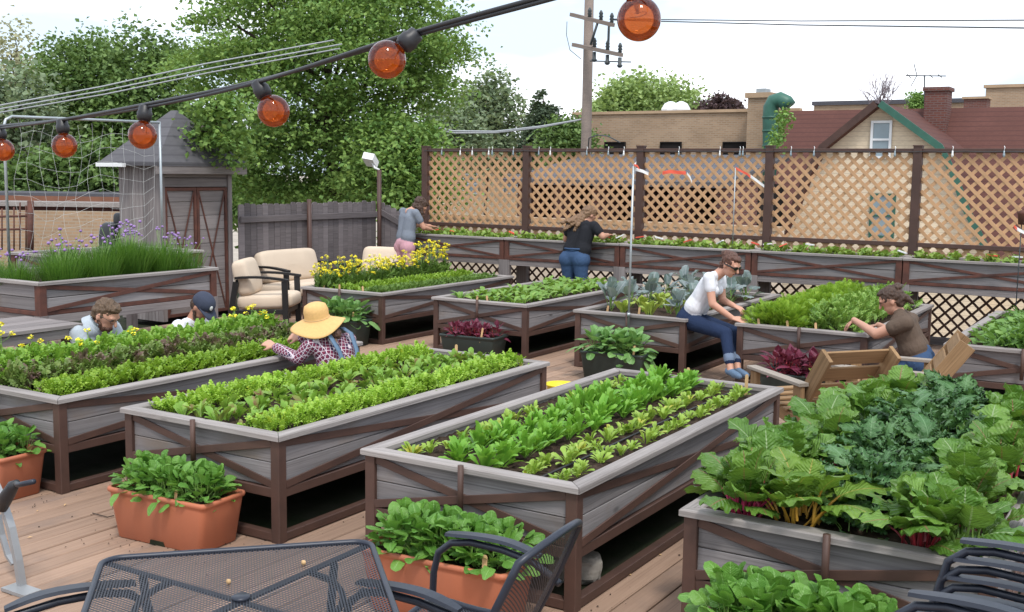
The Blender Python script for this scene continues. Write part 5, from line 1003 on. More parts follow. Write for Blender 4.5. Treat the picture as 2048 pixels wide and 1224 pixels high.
# ---- steel mesh armchairs
def mesh_chair(label, loc, rz, group=None, z=0):
    """faces local +X"""
    t = thing('mesh_chair', label, 'chair', (*loc, z), rz, group)
    def back(u, v): # u across -1..1, v up 0..1
        w = .245*(1-.10*v*v); x = -.19-.20*v-.05*(1-u*u)+.02*v*v; return (x, u*w, .44+.43*v-.05*u*u*v)
    edge = [back(1, v/8) for v in range(9)]+[back(u/6, 1) for u in range(5, -7, -1)]+[back(-1, v/8) for v in range(7, -1, -1)]
    mb = MB(); mb.tube(edge, .0135, 8); mb.build('back_frame', 'chairm', t)
    V, F = ribbons(lambda u, v: back(u/.24, v/.43), -.238, .238, 0, .43, .0135, .0038, 10); o = ob('back_mesh', npmesh('back_mesh', V, F, ['chairm'], smooth=False), None, t); o['kind'] = 'stuff'
    seat = lambda u, v: (u, v, .43+.02*(u/.22)**2-.015*(1-(v/.24)**2)+(.0 if u < .15 else -.04*((u-.15)/.1)**2))
    V, F = ribbons(seat, -.19, .24, -.235, .235, .0135, .0038, 8); o = ob('seat_mesh', npmesh('seat_mesh', V, F, ['chairm'], smooth=False), None, t); o['kind'] = 'stuff'
    mb = MB(); mb.tube([seat(-.19+.43*i/8, .238) for i in range(9)]+[seat(.245, .24-.48*i/6) for i in range(1, 6)]+[seat(.24-.43*i/8, -.238) for i in range(9)], .0125, 8); mb.build('seat_frame', 'chairm', t)
    for s in (-1, 1):
        y = s*.275; pts = [(.26, y, 0), (.245, y, .3), (.235, y, .52), (.215, y, .60), (.16, y, .645), (.08, y, .66), (-.05, y, .655), (-.17, y*.99, .635), (-.25, y*.95, .60), (-.29, y*.90, .585)]
        mb = MB(); mb.tube(pts, .0135, 8); mb.build('arm_tube', 'chairm', t)
        n = 10; vs = []
        for i in range(n+1):
            q = i/n; x = .18-.38*q; zc = .672+.014*math.sin(math.pi*q)-(.03*(q-.6)**2*4 if q > .6 else 0); hw = .026*(1-.35*abs(2*q-1)**6); vs += [(x, y-hw, zc), (x, y+hw, zc), (x, y+hw*.8, zc+.011), (x, y-hw*.8, zc+.011)]
        mb = MB(); mb.add(vs, [(i*4+j, (i+1)*4+j, (i+1)*4+(j+1) % 4, i*4+(j+1) % 4) for i in range(n) for j in range(4)]+[(0, 1, 2, 3), (n*4+3, n*4+2, n*4+1, n*4)]); mb.build('arm_pad', 'chairm', t)
        mb = MB(); mb.tube([(-.17, s*.24, .43), (-.24, s*.25, .2), (-.30, s*.26, 0)], .0135, 8); mb.build('rear_leg', 'chairm', t)
        mb = MB(); mb.tube([(.24, s*.272, .40), (0, s*.25, .41), (-.18, s*.24, .42)], .011, 6); mb.build('side_rail', 'chairm', t)
    return t
mesh_chair('dark steel mesh armchair right of the mesh table', (-2.04, 2.93), R(184))
mesh_chair('dark steel mesh armchair cut off at the bottom left corner', (-2.63, 1.95), R(60))
for i in range(4): mesh_chair(['bottom', 'second from the bottom', 'third from the bottom', 'topmost'][i]+' mesh armchair of the stack at the bottom right', (-.44+i*.016, 3.30), R(176), 'stacked mesh armchairs', i*.062)
# ---- wooden slatted armchairs
def slat_chair(label, loc, rz):
    """faces local +X; wide slatted back between two boards"""
    t = thing('slatted_armchair', label, 'armchair', (*loc, 0), rz, 'wooden slatted armchairs')
    b0, b1 = Vector((-.14, 0, .20)), Vector((-.52, 0, .74)); d = (b1-b0)
    for s in (-1, 1):
        y = Vector((0, s*.29, 0)); board(t, 'back_board', 'pallet', b0+y, b1+y, .13, .03, up=(0, 1, 0)); board(t, 'arm', 'greyarm', (-.34, s*.345, .50), (.36, s*.345, .515), .085, .025)
        board(t, 'front_leg', 'pallet', (.30, s*.345, 0), (.30, s*.345, .488), .085, .035, up=(0, 1, 0)); board(t, 'rear_leg', 'pallet', (-.28, s*.345, 0), (-.28, s*.345, .486), .10, .035, up=(0, 1, 0)); board(t, 'seat_rail', 'pallet', (.36, s*.30, .30), (-.34, s*.30, .17), .09, .03, up=(0, 1, 0))
    for k in range(4):
        p = b0+d*((k+.55)/4.05); nrm = Vector((-d.z, 0, d.x)).normalized()*-1; board(t, 'back_slat', 'pallet', p+Vector((0, -.272, 0))+nrm*.05, p+Vector((0, .272, 0))+nrm*.05, .128, .018, up=nrm)
    for k in range(5):
        q = (k+.5)/5; p = Vector((.34-.46*q, 0, .352-.09*q)); board(t, 'seat_slat', 'pallet', p+Vector((0, -.33, 0)), p+Vector((0, .33, 0)), .082, .018)
    return t
slat_chair('wooden slatted armchair seen from behind, left of the woman in brown', (-2.36, 8.22), math.atan2(.62, -.78)); slat_chair('wooden slatted armchair in profile, right of the woman in brown', (-1.97, 9.0), R(192))
# ---- round pot with rod, tall poles with tape
rp = thing('round_pot', 'round grey stone pot below the lattice at the right edge', 'pot', (AT(2030, 640, y=12.88).x, 12.88, 0)); zt = AT(2030, 632, y=12.88).z
mb = MB(); mb.lathe([(.001, .0), (.17, .0), (.20, zt*.5), (.235, zt-.09), (.235, zt-.07), (.27, zt-.065), (.28, zt-.03), (.27, zt), (.245, zt), (.235, zt-.04), (.001, zt-.05)], 28); mb.build('bowl', 'greypot', rp)
rd_ = thing('lantern_rod', 'thin dark rod with a small lantern rising from the round pot', 'rod', (rp.location.x, 12.88, zt-.05)); tp = AT(2031, 415, y=12.88).z-zt
mb = MB(); mb.tube([(0, 0, 0), (0, 0, tp)], .006, 6); mb.build('rod', 'dwire', rd_); mb = MB(); mb.lathe([(.001, -.13), (.035, -.13), (.045, -.02), (.055, 0), (.001, .03)], 10, mw=Matrix.Translation((0, 0, tp))); mb.build('lantern', 'rust', rd_)
def tape(par, name, mat, pts, w=.03):
    vs, fs = [], []
    for i, p in enumerate(pts): p = Vector(p); vs += [p+Vector((0, 0, w/2)), p-Vector((0, .006*(i % 2), w/2))]
    for i in range(len(pts)-1): fs.append((2*i, 2*i+1, 2*i+3, 2*i+2))
    mb = MB(); mb.add(vs, fs); return mb.build(name, mat, par)
pc = thing('tall_pole', 'tall grey pole clipped to the bed left of the seated woman', 'pole', (AT(1257, 640, y=9.90).x, 9.90, .36)); hz = AT(1267, 332, y=9.90)-pc.location
mb = MB(); mb.tube([(0, 0, 0), hz], .011, 8); mb.build('rod', 'galv', pc); tape(pc, 'tape', 'white', [hz, hz+Vector((.03, 0, .03)), hz+Vector((.02, .0, -.03)), hz+Vector((.09, .03, -.05)), hz+Vector((.14, .05, -.075))]); tape(pc, 'tape', 'redtape', [hz+Vector((.01, -.012, .01)), hz+Vector((.05, -.012, .0)), hz+Vector((.07, -.012, -.03))], .02)
mb = MB(); mb.lathe([(.014, -.02), (.018, -.02), (.018, .02), (.014, .02)], 10, mw=Matrix.Translation((0, 0, BH-.36))); mb.build('clip', 'galv', pc)
y2 = 13.30; pc = thing('tall_pole', 'thin rod with red and white tape standing in the third tall planter', 'pole', (AT(1465, 495, y=y2).x, y2, 1.0)); hz = AT(1471, 336, y=y2)-pc.location
mb = MB(); mb.tube([(0, 0, 0), hz], .007, 6); mb.build('rod', 'galv', pc); tape(pc, 'tape', 'redtape', [hz, hz+Vector((.06, 0, -.03)), hz+Vector((.15, 0, -.07)), hz+Vector((.2, 0, -.11))], .03); tape(pc, 'tape', 'white', [hz+Vector((.2, 0, -.10)), hz+Vector((.28, 0, -.15)), hz+Vector((.38, 0, -.22))], .035)
tp_ = thing('red_tape', 'loose red tape fluttering before the lattice right of the tall pole', 'tape'); tape(tp_, 'strip', 'redtape', [AT(1325, 346, y=13.5), AT(1340, 343, y=13.5), AT(1358, 345, y=13.5), AT(1372, 346, y=13.5)], .045); tape(tp_, 'tail', 'white', [AT(1374, 347, y=13.5), AT(1380, 354, y=13.5), AT(1384, 364, y=13.5)], .035)
tp_ = thing('white_tape', 'strip of red and white tape on the lantern rod', 'tape'); tape(tp_, 'strip', 'white', [AT(2030, 455, y=12.85), AT(2040, 461, y=12.85), AT(2055, 468, y=12.85)], .035); tape(tp_, 'knot', 'redtape', [AT(2028, 452, y=12.84), AT(2034, 458, y=12.84)], .03)
# orange clips in the strawberry planters
for i, (px, py, c) in enumerate(((870, 461, 'redtape'), (905, 463, 'redtape'), (1025, 466, 'redtape'), (1215, 472, 'redtape'), (1240, 473, 'white'), (1280, 474, 'redtape'), (1318, 476, 'white'), (1375, 482, 'redtape'), (1440, 484, 'white'), (1510, 487, 'redtape'), (1535, 488, 'white'), (1565, 491, 'redtape'), (1620, 489, 'white'), (1805, 504, 'white'), (2035, 514, 'white'), (1985, 511, 'redtape'))):
    p = AT(px, py, y=13.36); mb = MB(); mb.box((-.055, -.02, -.006), (.055, .02, .008), mw=Matrix.Translation(p) @ Matrix.Rotation(RG.uniform(-.5, .5), 4, 'Y') @ Matrix.Rotation(RG.uniform(-.6, .6), 4, 'Z')); prop(mb.build('plant_tag', c), ORD[i]+' tag from the left among the strawberry leaves, '+('orange' if c == 'redtape' else 'white'), 'plant tag', '%s plant tags' % ('orange' if c == 'redtape' else 'white'))
# ---- trellis net
nx_ = -9.0; tl = thing('trellis', 'bent metal pipe frame with white pea netting over the chives', 'trellis', (nx_, 6.0, 0)); zt = 2.42; ye = 1.72
mb = MB(); mb.tube([(0, 0, .95), (0, 0, zt-.09), (0, .02, zt-.03), (0, .08, zt), (0, ye*.5, zt+.01), (0, ye, zt+.02)], .013, 8); mb.build('pipe_frame', 'galv', tl); mb = MB(); mb.tube([(0, ye+.005, zt+.03), (.0, ye+.01, .95)], .012, 8); mb.build('upright', 'galv', tl)
mb = MB(); nv_, nh = 12, 9
def npt(i, j):
    y = .14+i*(ye-.2)/nv_; z = zt-.02-j*.145; sag = .05*math.sin(i*.9+j*.35)+.03*j/nh*math.sin(i*2.1); pull = .06*(j/nh)*(1-i/nv_*.3); return Vector((.03*math.sin(i*1.3+j), y-pull+.02*math.sin(j*1.1+i), z+(sag if 0 < j else -.03*math.sin(i*1.5)**2)+(.06*(i/nv_)**2*j*.4)))
for i in range(nv_+1): mb.tube([npt(i, j) for j in range(nh+1)], .0013, 4, caps=False)
for j in range(1, nh+1): mb.tube([npt(i, j) for i in range(nv_+1)], .0013, 4, caps=False)
mb.build('netting', 'net', tl)
# ---- bench, railing, covered grill
bn = thing('potting_bench', 'weathered slatted bench at the left edge before the chive planter', 'bench', (-7.75, 4.85, 0))
for i in range(5): board(bn, 'slat', 'shedw', (-.30+i*.15, -.75, .75), (-.30+i*.15, .68, .75), .135, .03)
for x in (-.28, .28):
    for y in (-.68, .6): board(bn, 'leg', 'rust', (x, y, 0), (x, y, .66), .07, .07, up=(0, 1, 0))
for y in (-.68, .6): board(bn, 'rail', 'shedw', (-.35, y, .695), (.35, y, .695), .075, .05, up=(0, 1, 0))
for x in (-.33, .33): board(bn, 'apron', 'shedw', (x, -.7, .695), (x, .64, .695), .075, .03, up=(1, 0, 0))
rl = thing('iron_railing', 'rusty iron railing with end post at the left edge', 'railing'); dd = 15.5
mb = MB(); mb.tube([AT(61, 520, d=dd), AT(61, 402, d=dd)], .045, 8); mb.build('post', 'rust', rl)
for q in (432, 458): mb = MB(); mb.tube([AT(-40, q+2, d=dd), AT(60, q, d=dd)], .018, 6); mb.build('rail', 'rust', rl)
for px in range(4, 60, 12): mb = MB(); mb.tube([AT(px, 500, d=dd), AT(px, 405+(px % 5)*3, d=dd)], .012, 6); mb.build('bar', 'rust', rl)
gr = thing('covered_grill', 'dark covered grill half hidden behind the chives and shed', 'grill'); p = AT(228, 500, d=15); 
V, F = cushion(.36, .3, .6, .5); V += np.array((p.x, p.y, p.z+.08)); ob('cover', npmesh('cover', V, F, ['black']), None, gr); mb = MB(); V, F = cushion(.18, .16, .22, .5); V += np.array((p.x+.1, p.y+.05, p.z+.40)); ob('lid_bulge', npmesh('lid_bulge', V, F, ['black']), None, gr)
# ---- small things on the deck
p = AT(1121, 768, z=.11); yb = thing('yellow_tub', 'shallow yellow tub between the two front beds', 'tub', (p.x, p.y, 0)); mb = MB(); mb.lathe([(.001, 0), (.10, 0), (.125, .10), (.14, .105), (.14, .115), (.128, .115), (.11, .02), (.001, .015)], 28); mb.build('bowl', 'yellow', yb)
rk = bmesh.new(); bmesh.ops.create_icosphere(rk, subdivisions=3, radius=1); pr = random.Random(4)
for v in rk.verts: v.co = Vector((math.copysign(abs(v.co.x)**.6, v.co.x)*.135, math.copysign(abs(v.co.y)**.6, v.co.y)*.09, math.copysign(abs(v.co.z)**.6, v.co.z)*.075))*pr.uniform(.95, 1.05)
me = bpy.data.meshes.new('rock'); rk.to_mesh(me); rk.free(); o = ob('rock', me, 'stone'); o.location = (-2.44, 4.56, .095); o.rotation_euler = (0, 0, .5); prop(o, 'pale squared stone lying under the arugula bed', 'stone')
um = thing('umbrella_stand', 'curved grey metal stand with a black crank handle at the left edge', 'stand', (0, 0, 0)); uy = 3.06
def bar(par, name, mat, pts, w, t):
    vs, fs = [], []; n = len(pts)
    for i, p in enumerate(pts):
        p = Vector(p); d = (Vector(pts[min(n-1, i+1)])-Vector(pts[max(0, i-1)])).normalized(); s = Vector((d.z, 0, -d.x)); y = Vector((0, 1, 0))
        vs += [p+s*t-y*w, p+s*t+y*w, p-s*t+y*w, p-s*t-y*w]
    fs = [(i*4+j, i*4+(j+1) % 4, (i+1)*4+(j+1) % 4, (i+1)*4+j) for i in range(n-1) for j in range(4)]+[(3, 2, 1, 0), (n*4-4, n*4-3, n*4-2, n*4-1)]; mb = MB(); mb.add(vs, fs); return mb.build(name, mat, par)
bar(um, 'curved_leg', 'steelgrey', [AT(-14, 960, y=uy), AT(4, 1000, y=uy), AT(22, 1055, y=uy), AT(36, 1120, y=uy), AT(46, 1187, y=uy)], .018, .012); bar(um, 'brace', 'steelgrey', [AT(-4, 1030, y=uy+.05), AT(4, 1070, y=uy+.05), AT(16, 1110, y=uy+.05), AT(28, 1128, y=uy+.05)], .014, .007)
f = AT(46, 1187, z=0); mb = MB(); mb.box((f.x-.11, f.y-.04, .002), (f.x+.07, f.y+.05, .018)); mb.build('foot_plate', 'steelgrey', um)
mb = MB(); mb.tube([AT(4, 1018, y=uy-.03), AT(14, 992, y=uy-.03), AT(26, 972, y=uy-.03), AT(34, 966, y=uy-.03)], [.024, .034, .028, .018], 10); cr_ = mb.build('crank_arm', 'black', um); mb = MB(); mb.tube([AT(32, 966, y=uy-.03), AT(36, 970, y=uy-.14), AT(68, 963, y=uy-.14)], .012, 8); mb.build('crank_handle', 'chairm', cr_)
pr = random.Random(12)
for i in range(16):
    px, py = [(20, 1025), (75, 1022), (272, 1109), (110, 930), (60, 1075), (700, 1010), (1230, 1100), (1310, 1050), (1320, 1110), (1180, 1200), (640, 1040), (690, 960), (1330, 1075), (1405, 740), (130, 1010), (1260, 1150)][i]
    p = AT(px, py, z=.002); mb = MB(); l, w = pr.uniform(.012, .03), pr.uniform(.004, .008); mb.add([(-l, 0, .001), (0, -w, .004), (l, 0, .002), (0, w, .005)], [(0, 1, 2, 3)]); o = mb.build('dry_leaf', 'stick'); o.location = p; o.rotation_euler = (0, 0, pr.uniform(0, 6)); prop(o, ['pale dry leaf on the deck at the left edge, beside the grey stand', 'pale dry leaf on the deck left of the terracotta box', 'pale dry leaf on the deck just above the table top', 'tiny dry leaf by the foot of the left bed', 'tiny dry leaf between the stand and the table', 'dry leaf on the deck left of the arugula bed', 'dry leaf in the aisle right of the arugula bed, nearest its post', 'dry leaf in the aisle, upper one beside the chard bed', 'dry leaf in the aisle, lower one beside the chard bed', 'dry leaf at the bottom beside the arugula bed post', 'dry leaf by the base of the second bed', 'dry leaf behind the second bed post', 'dry leaf in the middle of the right aisle', 'dry leaf near the seated woman\'s feet', 'dry leaf near the left bed corner', 'dry leaf low in the right aisle'][i], 'dry leaf', 'dry leaves on the deck')
mb = MB(); mb.tube([AT(185, 1026, z=.006), AT(215, 1034, z=.006), AT(228, 1031, z=.006)], .003, 5); prop(mb.build('twig', 'bark'), 'thin dark twig on the deck left of the terracotta box', 'twig')
# ================================================================ amber string lights
m, t, b = _nodes('amber_glass'); tr = N(t, 'ShaderNodeBsdfTransparent'); tr.inputs['Color'].default_value = (.98, .52, .26, 1); gl = N(t, 'ShaderNodeBsdfGlossy'); gl.inputs['Roughness'].default_value = .03; fr = N(t, 'ShaderNodeFresnel'); fr.inputs['IOR'].default_value = 1.5
df = N(t, 'ShaderNodeBsdfTranslucent'); df.inputs['Color'].default_value = (1.0, .30, .035, 1); m1 = N(t, 'ShaderNodeMixShader'); m1.inputs[0].default_value = .5; m2 = N(t, 'ShaderNodeMixShader')
t.links.new(tr.outputs[0], m1.inputs[1]); t.links.new(df.outputs[0], m1.inputs[2]); t.links.new(fr.outputs[0], m2.inputs[0]); t.links.new(m1.outputs[0], m2.inputs[1]); t.links.new(gl.outputs[0], m2.inputs[2]); t.links.new(m2.outputs[0], t.nodes['Material Output'].inputs['Surface']); M['amber'] = m
BU = [(1278, 38, 44, (1262, -40)), (774, 119, 38, (812, 86)), (547, 222, 32, (521, 176)), (285, 270, 28, (290, 222)), (129, 291, 24.5, (125, 250)), (6, 300, 22, (0, 262))]
BRAD = .025; cab = []
bl = ['large amber glass bulb at the top right, alone against the sky', 'amber bulb tilted on its socket beside the maple, second largest', 'amber bulb hanging before the big maple', 'amber bulb hanging before the shed roof', 'amber bulb hanging before the net, left of the shed', 'amber bulb cut off by the left edge']
for i, (px, py, r, (sx, sy)) in enumerate(BU):
    d = FPX*BRAD/r; c = AT(px, py, d=d); s = AT(sx, sy, d=d); ax = (s-c).normalized(); t = thing('amber_bulb', bl[i], 'bulb', c, 0, 'amber string light bulbs')
    q = ax.to_track_quat('Z', 'Y').to_matrix().to_4x4(); mb = MB(); mb.lathe([(BRAD*math.sin(a), -BRAD*math.cos(a)) for a in np.linspace(.001, math.pi-.30, 26)]+[(.0075, BRAD*.97), (.0075, BRAD*1.1)], 36, mw=q); mb.build('glass', 'amber', t)
    mb = MB(); mb.lathe([(.001, BRAD*1.0), (.0105, BRAD*1.0), (.0115, BRAD*1.12), (.013, BRAD*1.15), (.0135, BRAD*1.6), (.0115, BRAD*1.75), (.011, BRAD*2.05), (.008, BRAD*2.15), (.001, BRAD*2.16)], 18, mw=q); mb.build('socket', 'black', t)
    mb = MB(); mb.tube([q @ Vector((.0, 0, BRAD*.95)), q @ Vector((0, 0, BRAD*.25))], [.004, .0018], 8); st_ = mb.build('filament_stem', 'wire', t); mb = MB(); mb.tube([q @ Vector((.010*math.cos(a), .010*math.sin(a), BRAD*.2)) for a in np.linspace(0, 5, 12)], .0005, 4); mb.build('filament', 'wire', st_)
    cab.append(c+ax*BRAD*2.1)
far = AT(-130, 268, d=2.85); path = [AT(1500, -160, d=1.12)]+cab+[far]
def cat_rom(P_, n=10):
    out = []
    for i in range(len(P_)-1):
        p0, p1, p2, p3 = P_[max(0, i-1)], P_[i], P_[i+1], P_[min(len(P_)-1, i+2)]
        for k in range(n): s = k/n; out.append(.5*((2*p1)+(p2-p0)*s+(2*p0-5*p1+4*p2-p3)*s*s+(3*p1-p0-3*p2+p3)*s**3))
    return out+[P_[-1]]
cp_ = cat_rom(path, 14); cb_ = thing('light_cable', 'twisted black cable carrying the amber bulbs across the sky', 'cable')
for ph in (0, math.pi):
    mb = MB(); mb.tube([p+Vector((0, 0, .0026*math.sin(i*.09+ph)))+AX_R*.0026*math.cos(i*.09+ph) for i, p in enumerate(cp_)], .0031, 7); mb.build('strand', 'black', cb_)
# small clear bulbs hooked along the lattice top
sg = thing('clear_string_light', 'row of tiny clear bulbs hooked along the top of the lattice', 'string light')
for px in (884, 921, 945, 978, 985, 1027, 1078, 1101, 1174, 1217, 1248, 1358, 1440, 1480, 1486, 1582, 1628, 1790, 1905, 2008):
    p = AT(px, 300, y=FY-.06); mb = MB(); mb.tube([p+Vector((0, .0, .045)), p+Vector((.01, -.01, .03)), p+Vector((.005, -.015, -.01))], .004, 5); h_ = mb.build('hook', 'white', sg); mb = MB(); mb.lathe([(.001, -.075), (.012, -.065), (.015, -.045), (.009, -.02), (.009, 0), (.001, .002)], 8, mw=Matrix.Translation(p+Vector((.005, -.015, -.01)))); mb.build('bulb', 'white' if px % 3 == 0 else 'glassw', h_)
mb = MB(); mb.tube([Vector((FX0+i*.2, FY-.058, FTOP-.035-.012*math.sin(i*1.7)**2)) for i in range(47)], .004, 5); mb.build('wire', 'dwire', sg)
# ================================================================ people
def cloth(name, c, var=.15, rough=.9, bs=.5, sc=9): return plain(name, c, rough, 0, var, 5, 0)
def clothw(name, c, rough=.9, strength=.5):
    m, t, b = _nodes(name); n = noise(t, (1, 1, 1), 5, 3); col = mixc(t, ramp(t, n, .3, .7), c, tuple(x*.85 for x in c)); t.links.new(col, b.inputs['Base Color']); b.inputs['Roughness'].default_value = rough; b.inputs['Specular IOR Level'].default_value = .2
    w = noise(t, (1, 1, .45), 16, 2, .5, distort=1.2); bump(t, b, w, strength, .02); return m
M['skin'] = plain('skin', (.56, .30, .21), .5, 0, .1, 6, 0, .35); M['skin2'] = plain('tan_skin', (.42, .21, .14), .5, 0, .1, 6, 0, .35)
M['eye'] = plain('eye_dark', (.03, .02, .018), .3, 0, .1, 6, 0); M['lip'] = plain('lip', (.40, .14, .11), .5, 0, .1, 6, 0)
M['tee_white'] = clothw('white_tee', (.74, .75, .80)); M['tee_brown'] = clothw('brown_tee', (.115, .082, .062)); M['tee_black'] = clothw('black_tee', (.018, .019, .024)); M['tee_grey'] = clothw('blue_grey_tee', (.19, .215, .26)); M['shirt_grey'] = clothw('pale_grey_shirt', (.42, .47, .52))
M['denim'] = clothw('dark_denim', (.018, .032, .075)); M['denim_b'] = clothw('blue_denim', (.045, .085, .17)); M['pink'] = clothw('pink_cotton', (.56, .31, .36)); M['cuff'] = clothw('denim_cuff', (.16, .21, .30)); M['denim_l'] = clothw('light_denim', (.13, .20, .30))
def hairm(name, c):
    m, t, b = _nodes(name); n = noise(t, (18, 18, 3), 6, 4, distort=.6); col = mixc(t, ramp(t, n, .3, .7), c, tuple(x*.45 for x in c)); t.links.new(col, b.inputs['Base Color']); b.inputs['Roughness'].default_value = .5; bump(t, b, n, .9, .012); return m
M['hair_brown'] = hairm('brown_hair', (.085, .045, .028)); M['hair_auburn'] = hairm('auburn_hair', (.13, .055, .035)); M['hair_fair'] = hairm('fair_brown_hair', (.26, .15, .08)); M['hair_light'] = hairm('light_brown_hair', (.15, .09, .05)); M['beard'] = hairm('beard', (.13, .06, .035)); M['straw'] = plain('straw', (.72, .44, .17), .8, 0, .12, 60, .3); M['navy'] = plain('navy_cap', (.04, .05, .085), .9, 0, .2, 20, .2)
m, t, b = _nodes('plaid'); tc = N(t, 'ShaderNodeTexCoord'); mp = N(t, 'ShaderNodeMapping'); mp.inputs['Rotation'].default_value = (.5, .6, .3); t.links.new(tc.outputs['Object'], mp.inputs[0]); sp = N(t, 'ShaderNodeSeparateXYZ'); t.links.new(mp.outputs[0], sp.inputs[0]); col = (.16, .02, .055)
ms = []
for k in range(3):
    mu = N(t, 'ShaderNodeMath', operation='MULTIPLY'); mu.inputs[1].default_value = 1/.026; t.links.new(sp.outputs[k], mu.inputs[0]); f = N(t, 'ShaderNodeMath', operation='FRACT'); t.links.new(mu.outputs[0], f.inputs[0]); ms.append(f.outputs[0])
for k in range(3): col = mixc(t, ramp(t, ms[k], .70, .74), col, (.035, .015, .06)) if k != 2 else col
for k in (0, 1, 2): col = mixc(t, ramp(t, ms[k], .86, .89), col, (.66, .56, .62))
t.links.new(col, b.inputs['Base Color']); b.inputs['Roughness'].default_value = .9; bump(t, b, noise(t, (1, 1, 1), 14, 2), .4, .015); M['plaid'] = m
def V3(*a): return Vector(a)
TMP = bpy.data.scenes.new('tmp_build')
class Body:
    def __init__(s): s.p = []
    def cap(s, a, b, ra, rb, reg): s.p.append(('c', Vector(a), Vector(b), ra, rb, reg)); return s
    def ell(s, c, rad, axes, reg): s.p.append(('e', Vector(c), rad, axes, 0, reg)); return s
    def mesh(s, name, voxel, regs, smooth=4):
        mb = MB()
        for q in s.p:
            if q[0] == 'c':
                a, b, ra, rb = q[1:5]; d = b-a; L_ = max(d.length, 1e-4); Q = d.to_track_quat('Z', 'Y').to_matrix() if d.length > 1e-5 else Matrix.Identity(3)
                prof = [(max(.0004, ra*math.cos(t)), ra*math.sin(t)) for t in np.linspace(-math.pi/2, 0, 6)]+[(max(.0004, rb*math.cos(t)), L_+rb*math.sin(t)) for t in np.linspace(0, math.pi/2, 6)]
                n0 = len(mb.v); mb.lathe(prof, 16, mw=Matrix.Translation(a) @ Q.to_4x4()); k = 16*len(prof); mb.f += [tuple(range(n0+15, n0-1, -1)), tuple(range(n0+k-16, n0+k))]; mb.m += [0, 0]; mb.sm += [True, True]
            else:
                c, rad, ax = q[1], q[2], q[3]; X = Matrix((ax[0], ax[1], ax[2])).transposed(); prof = [(max(.001, math.cos(t)), math.sin(t)) for t in np.linspace(-math.pi/2, math.pi/2, 13)]
                mw = Matrix.Translation(c) @ X.to_4x4() @ Matrix.Diagonal((*rad, 1)); n0 = len(mb.v); mb.lathe(prof, 20, mw=mw); k = 20*len(prof); mb.f += [tuple(range(n0+19, n0-1, -1)), tuple(range(n0+k-20, n0+k))]; mb.m += [0, 0]; mb.sm += [True, True]
        me = mb.mesh(name); o = bpy.data.objects.new('tmp', me); TMP.collection.objects.link(o)
        r = o.modifiers.new('r', 'REMESH'); r.mode = 'VOXEL'; r.voxel_size = voxel; r.use_smooth_shade = True
        if smooth: sm_ = o.modifiers.new('s', 'SMOOTH'); sm_.factor = .5; sm_.iterations = smooth
        TMP.view_layers[0].update(); dg = TMP.view_layers[0].depsgraph; out = bpy.data.meshes.new_from_object(o.evaluated_get(dg)); out.name = name; bpy.data.objects.remove(o); bpy.data.meshes.remove(me)
        names = list(regs); n = len(out.polygons); cc = np.empty(n*3, np.float32); out.polygons.foreach_get('center', cc); cc = cc.reshape(-1, 3)
        if len(names) > 1:
            best = np.full(n, 9.); idx = np.zeros(n, np.int32)
            for q in s.p:
                if q[0] == 'c':
                    a, b = np.array(q[1]), np.array(q[2]); d = b-a; tt = np.clip(((cc-a) @ d)/max(d @ d, 1e-9), 0, 1); dist = np.linalg.norm(cc-a-tt[:, None]*d, axis=1)-(q[3]+(q[4]-q[3])*tt)
                else:
                    A = np.array([list(v) for v in q[3]]); loc = (cc-np.array(q[1])) @ A.T/np.array(q[2]); dist = (np.linalg.norm(loc, axis=1)-1)*min(q[2])
                k = dist < best; best[k] = dist[k]; idx[k] = names.index(q[5])
        out.materials.clear()
        for r_ in names: out.materials.append(M[regs[r_]])
        if len(names) > 1: out.polygons.foreach_set('material_index', idx)
        out.polygons.foreach_set('use_smooth', np.full(n, True)); out.update(); return out
def hand(B, wrist, dirv, nrm, curl=.6, s=1.0, reg='skin', side=1):
    """palm, four fingers, thumb; nrm points out of the back of the hand"""
    d = Vector(dirv).normalized(); n = Vector(nrm); n = (n-d*n.dot(d)).normalized(); l = d.cross(n)*side; w = Vector(wrist)
    for k in (-1, -.33, .33, 1): B.cap(w+d*.015*s+l*k*.014*s, w+d*.082*s+l*k*.026*s, .0125*s, .0105*s, reg)
    for k, ln in ((-1, .068), (-.33, .078), (.33, .074), (1, .058)):
        p0 = w+d*.082*s+l*k*.0275*s; d1 = (d*math.cos(curl*.6)-n*math.sin(curl*.6)+l*k*.07).normalized(); d2 = (d*math.cos(curl*1.6)-n*math.sin(curl*1.6)+l*k*.05).normalized(); p1 = p0+d1*ln*.5*s; p2 = p1+d2*ln*.5*s
        B.cap(p0, p1, .0088*s, .0082*s, reg); B.cap(p1, p2, .0082*s, .0066*s, reg)
    t0 = w+d*.03*s-l*.022*s; t1 = t0+(d*.75-l*.75-n*.25).normalized()*.042*s; t2 = t1+(d*.9-l*.1-n*.5).normalized()*.03*s; B.cap(t0, t1, .0125*s, .0095*s, reg); B.cap(t1, t2, .0095*s, .0075*s, reg)
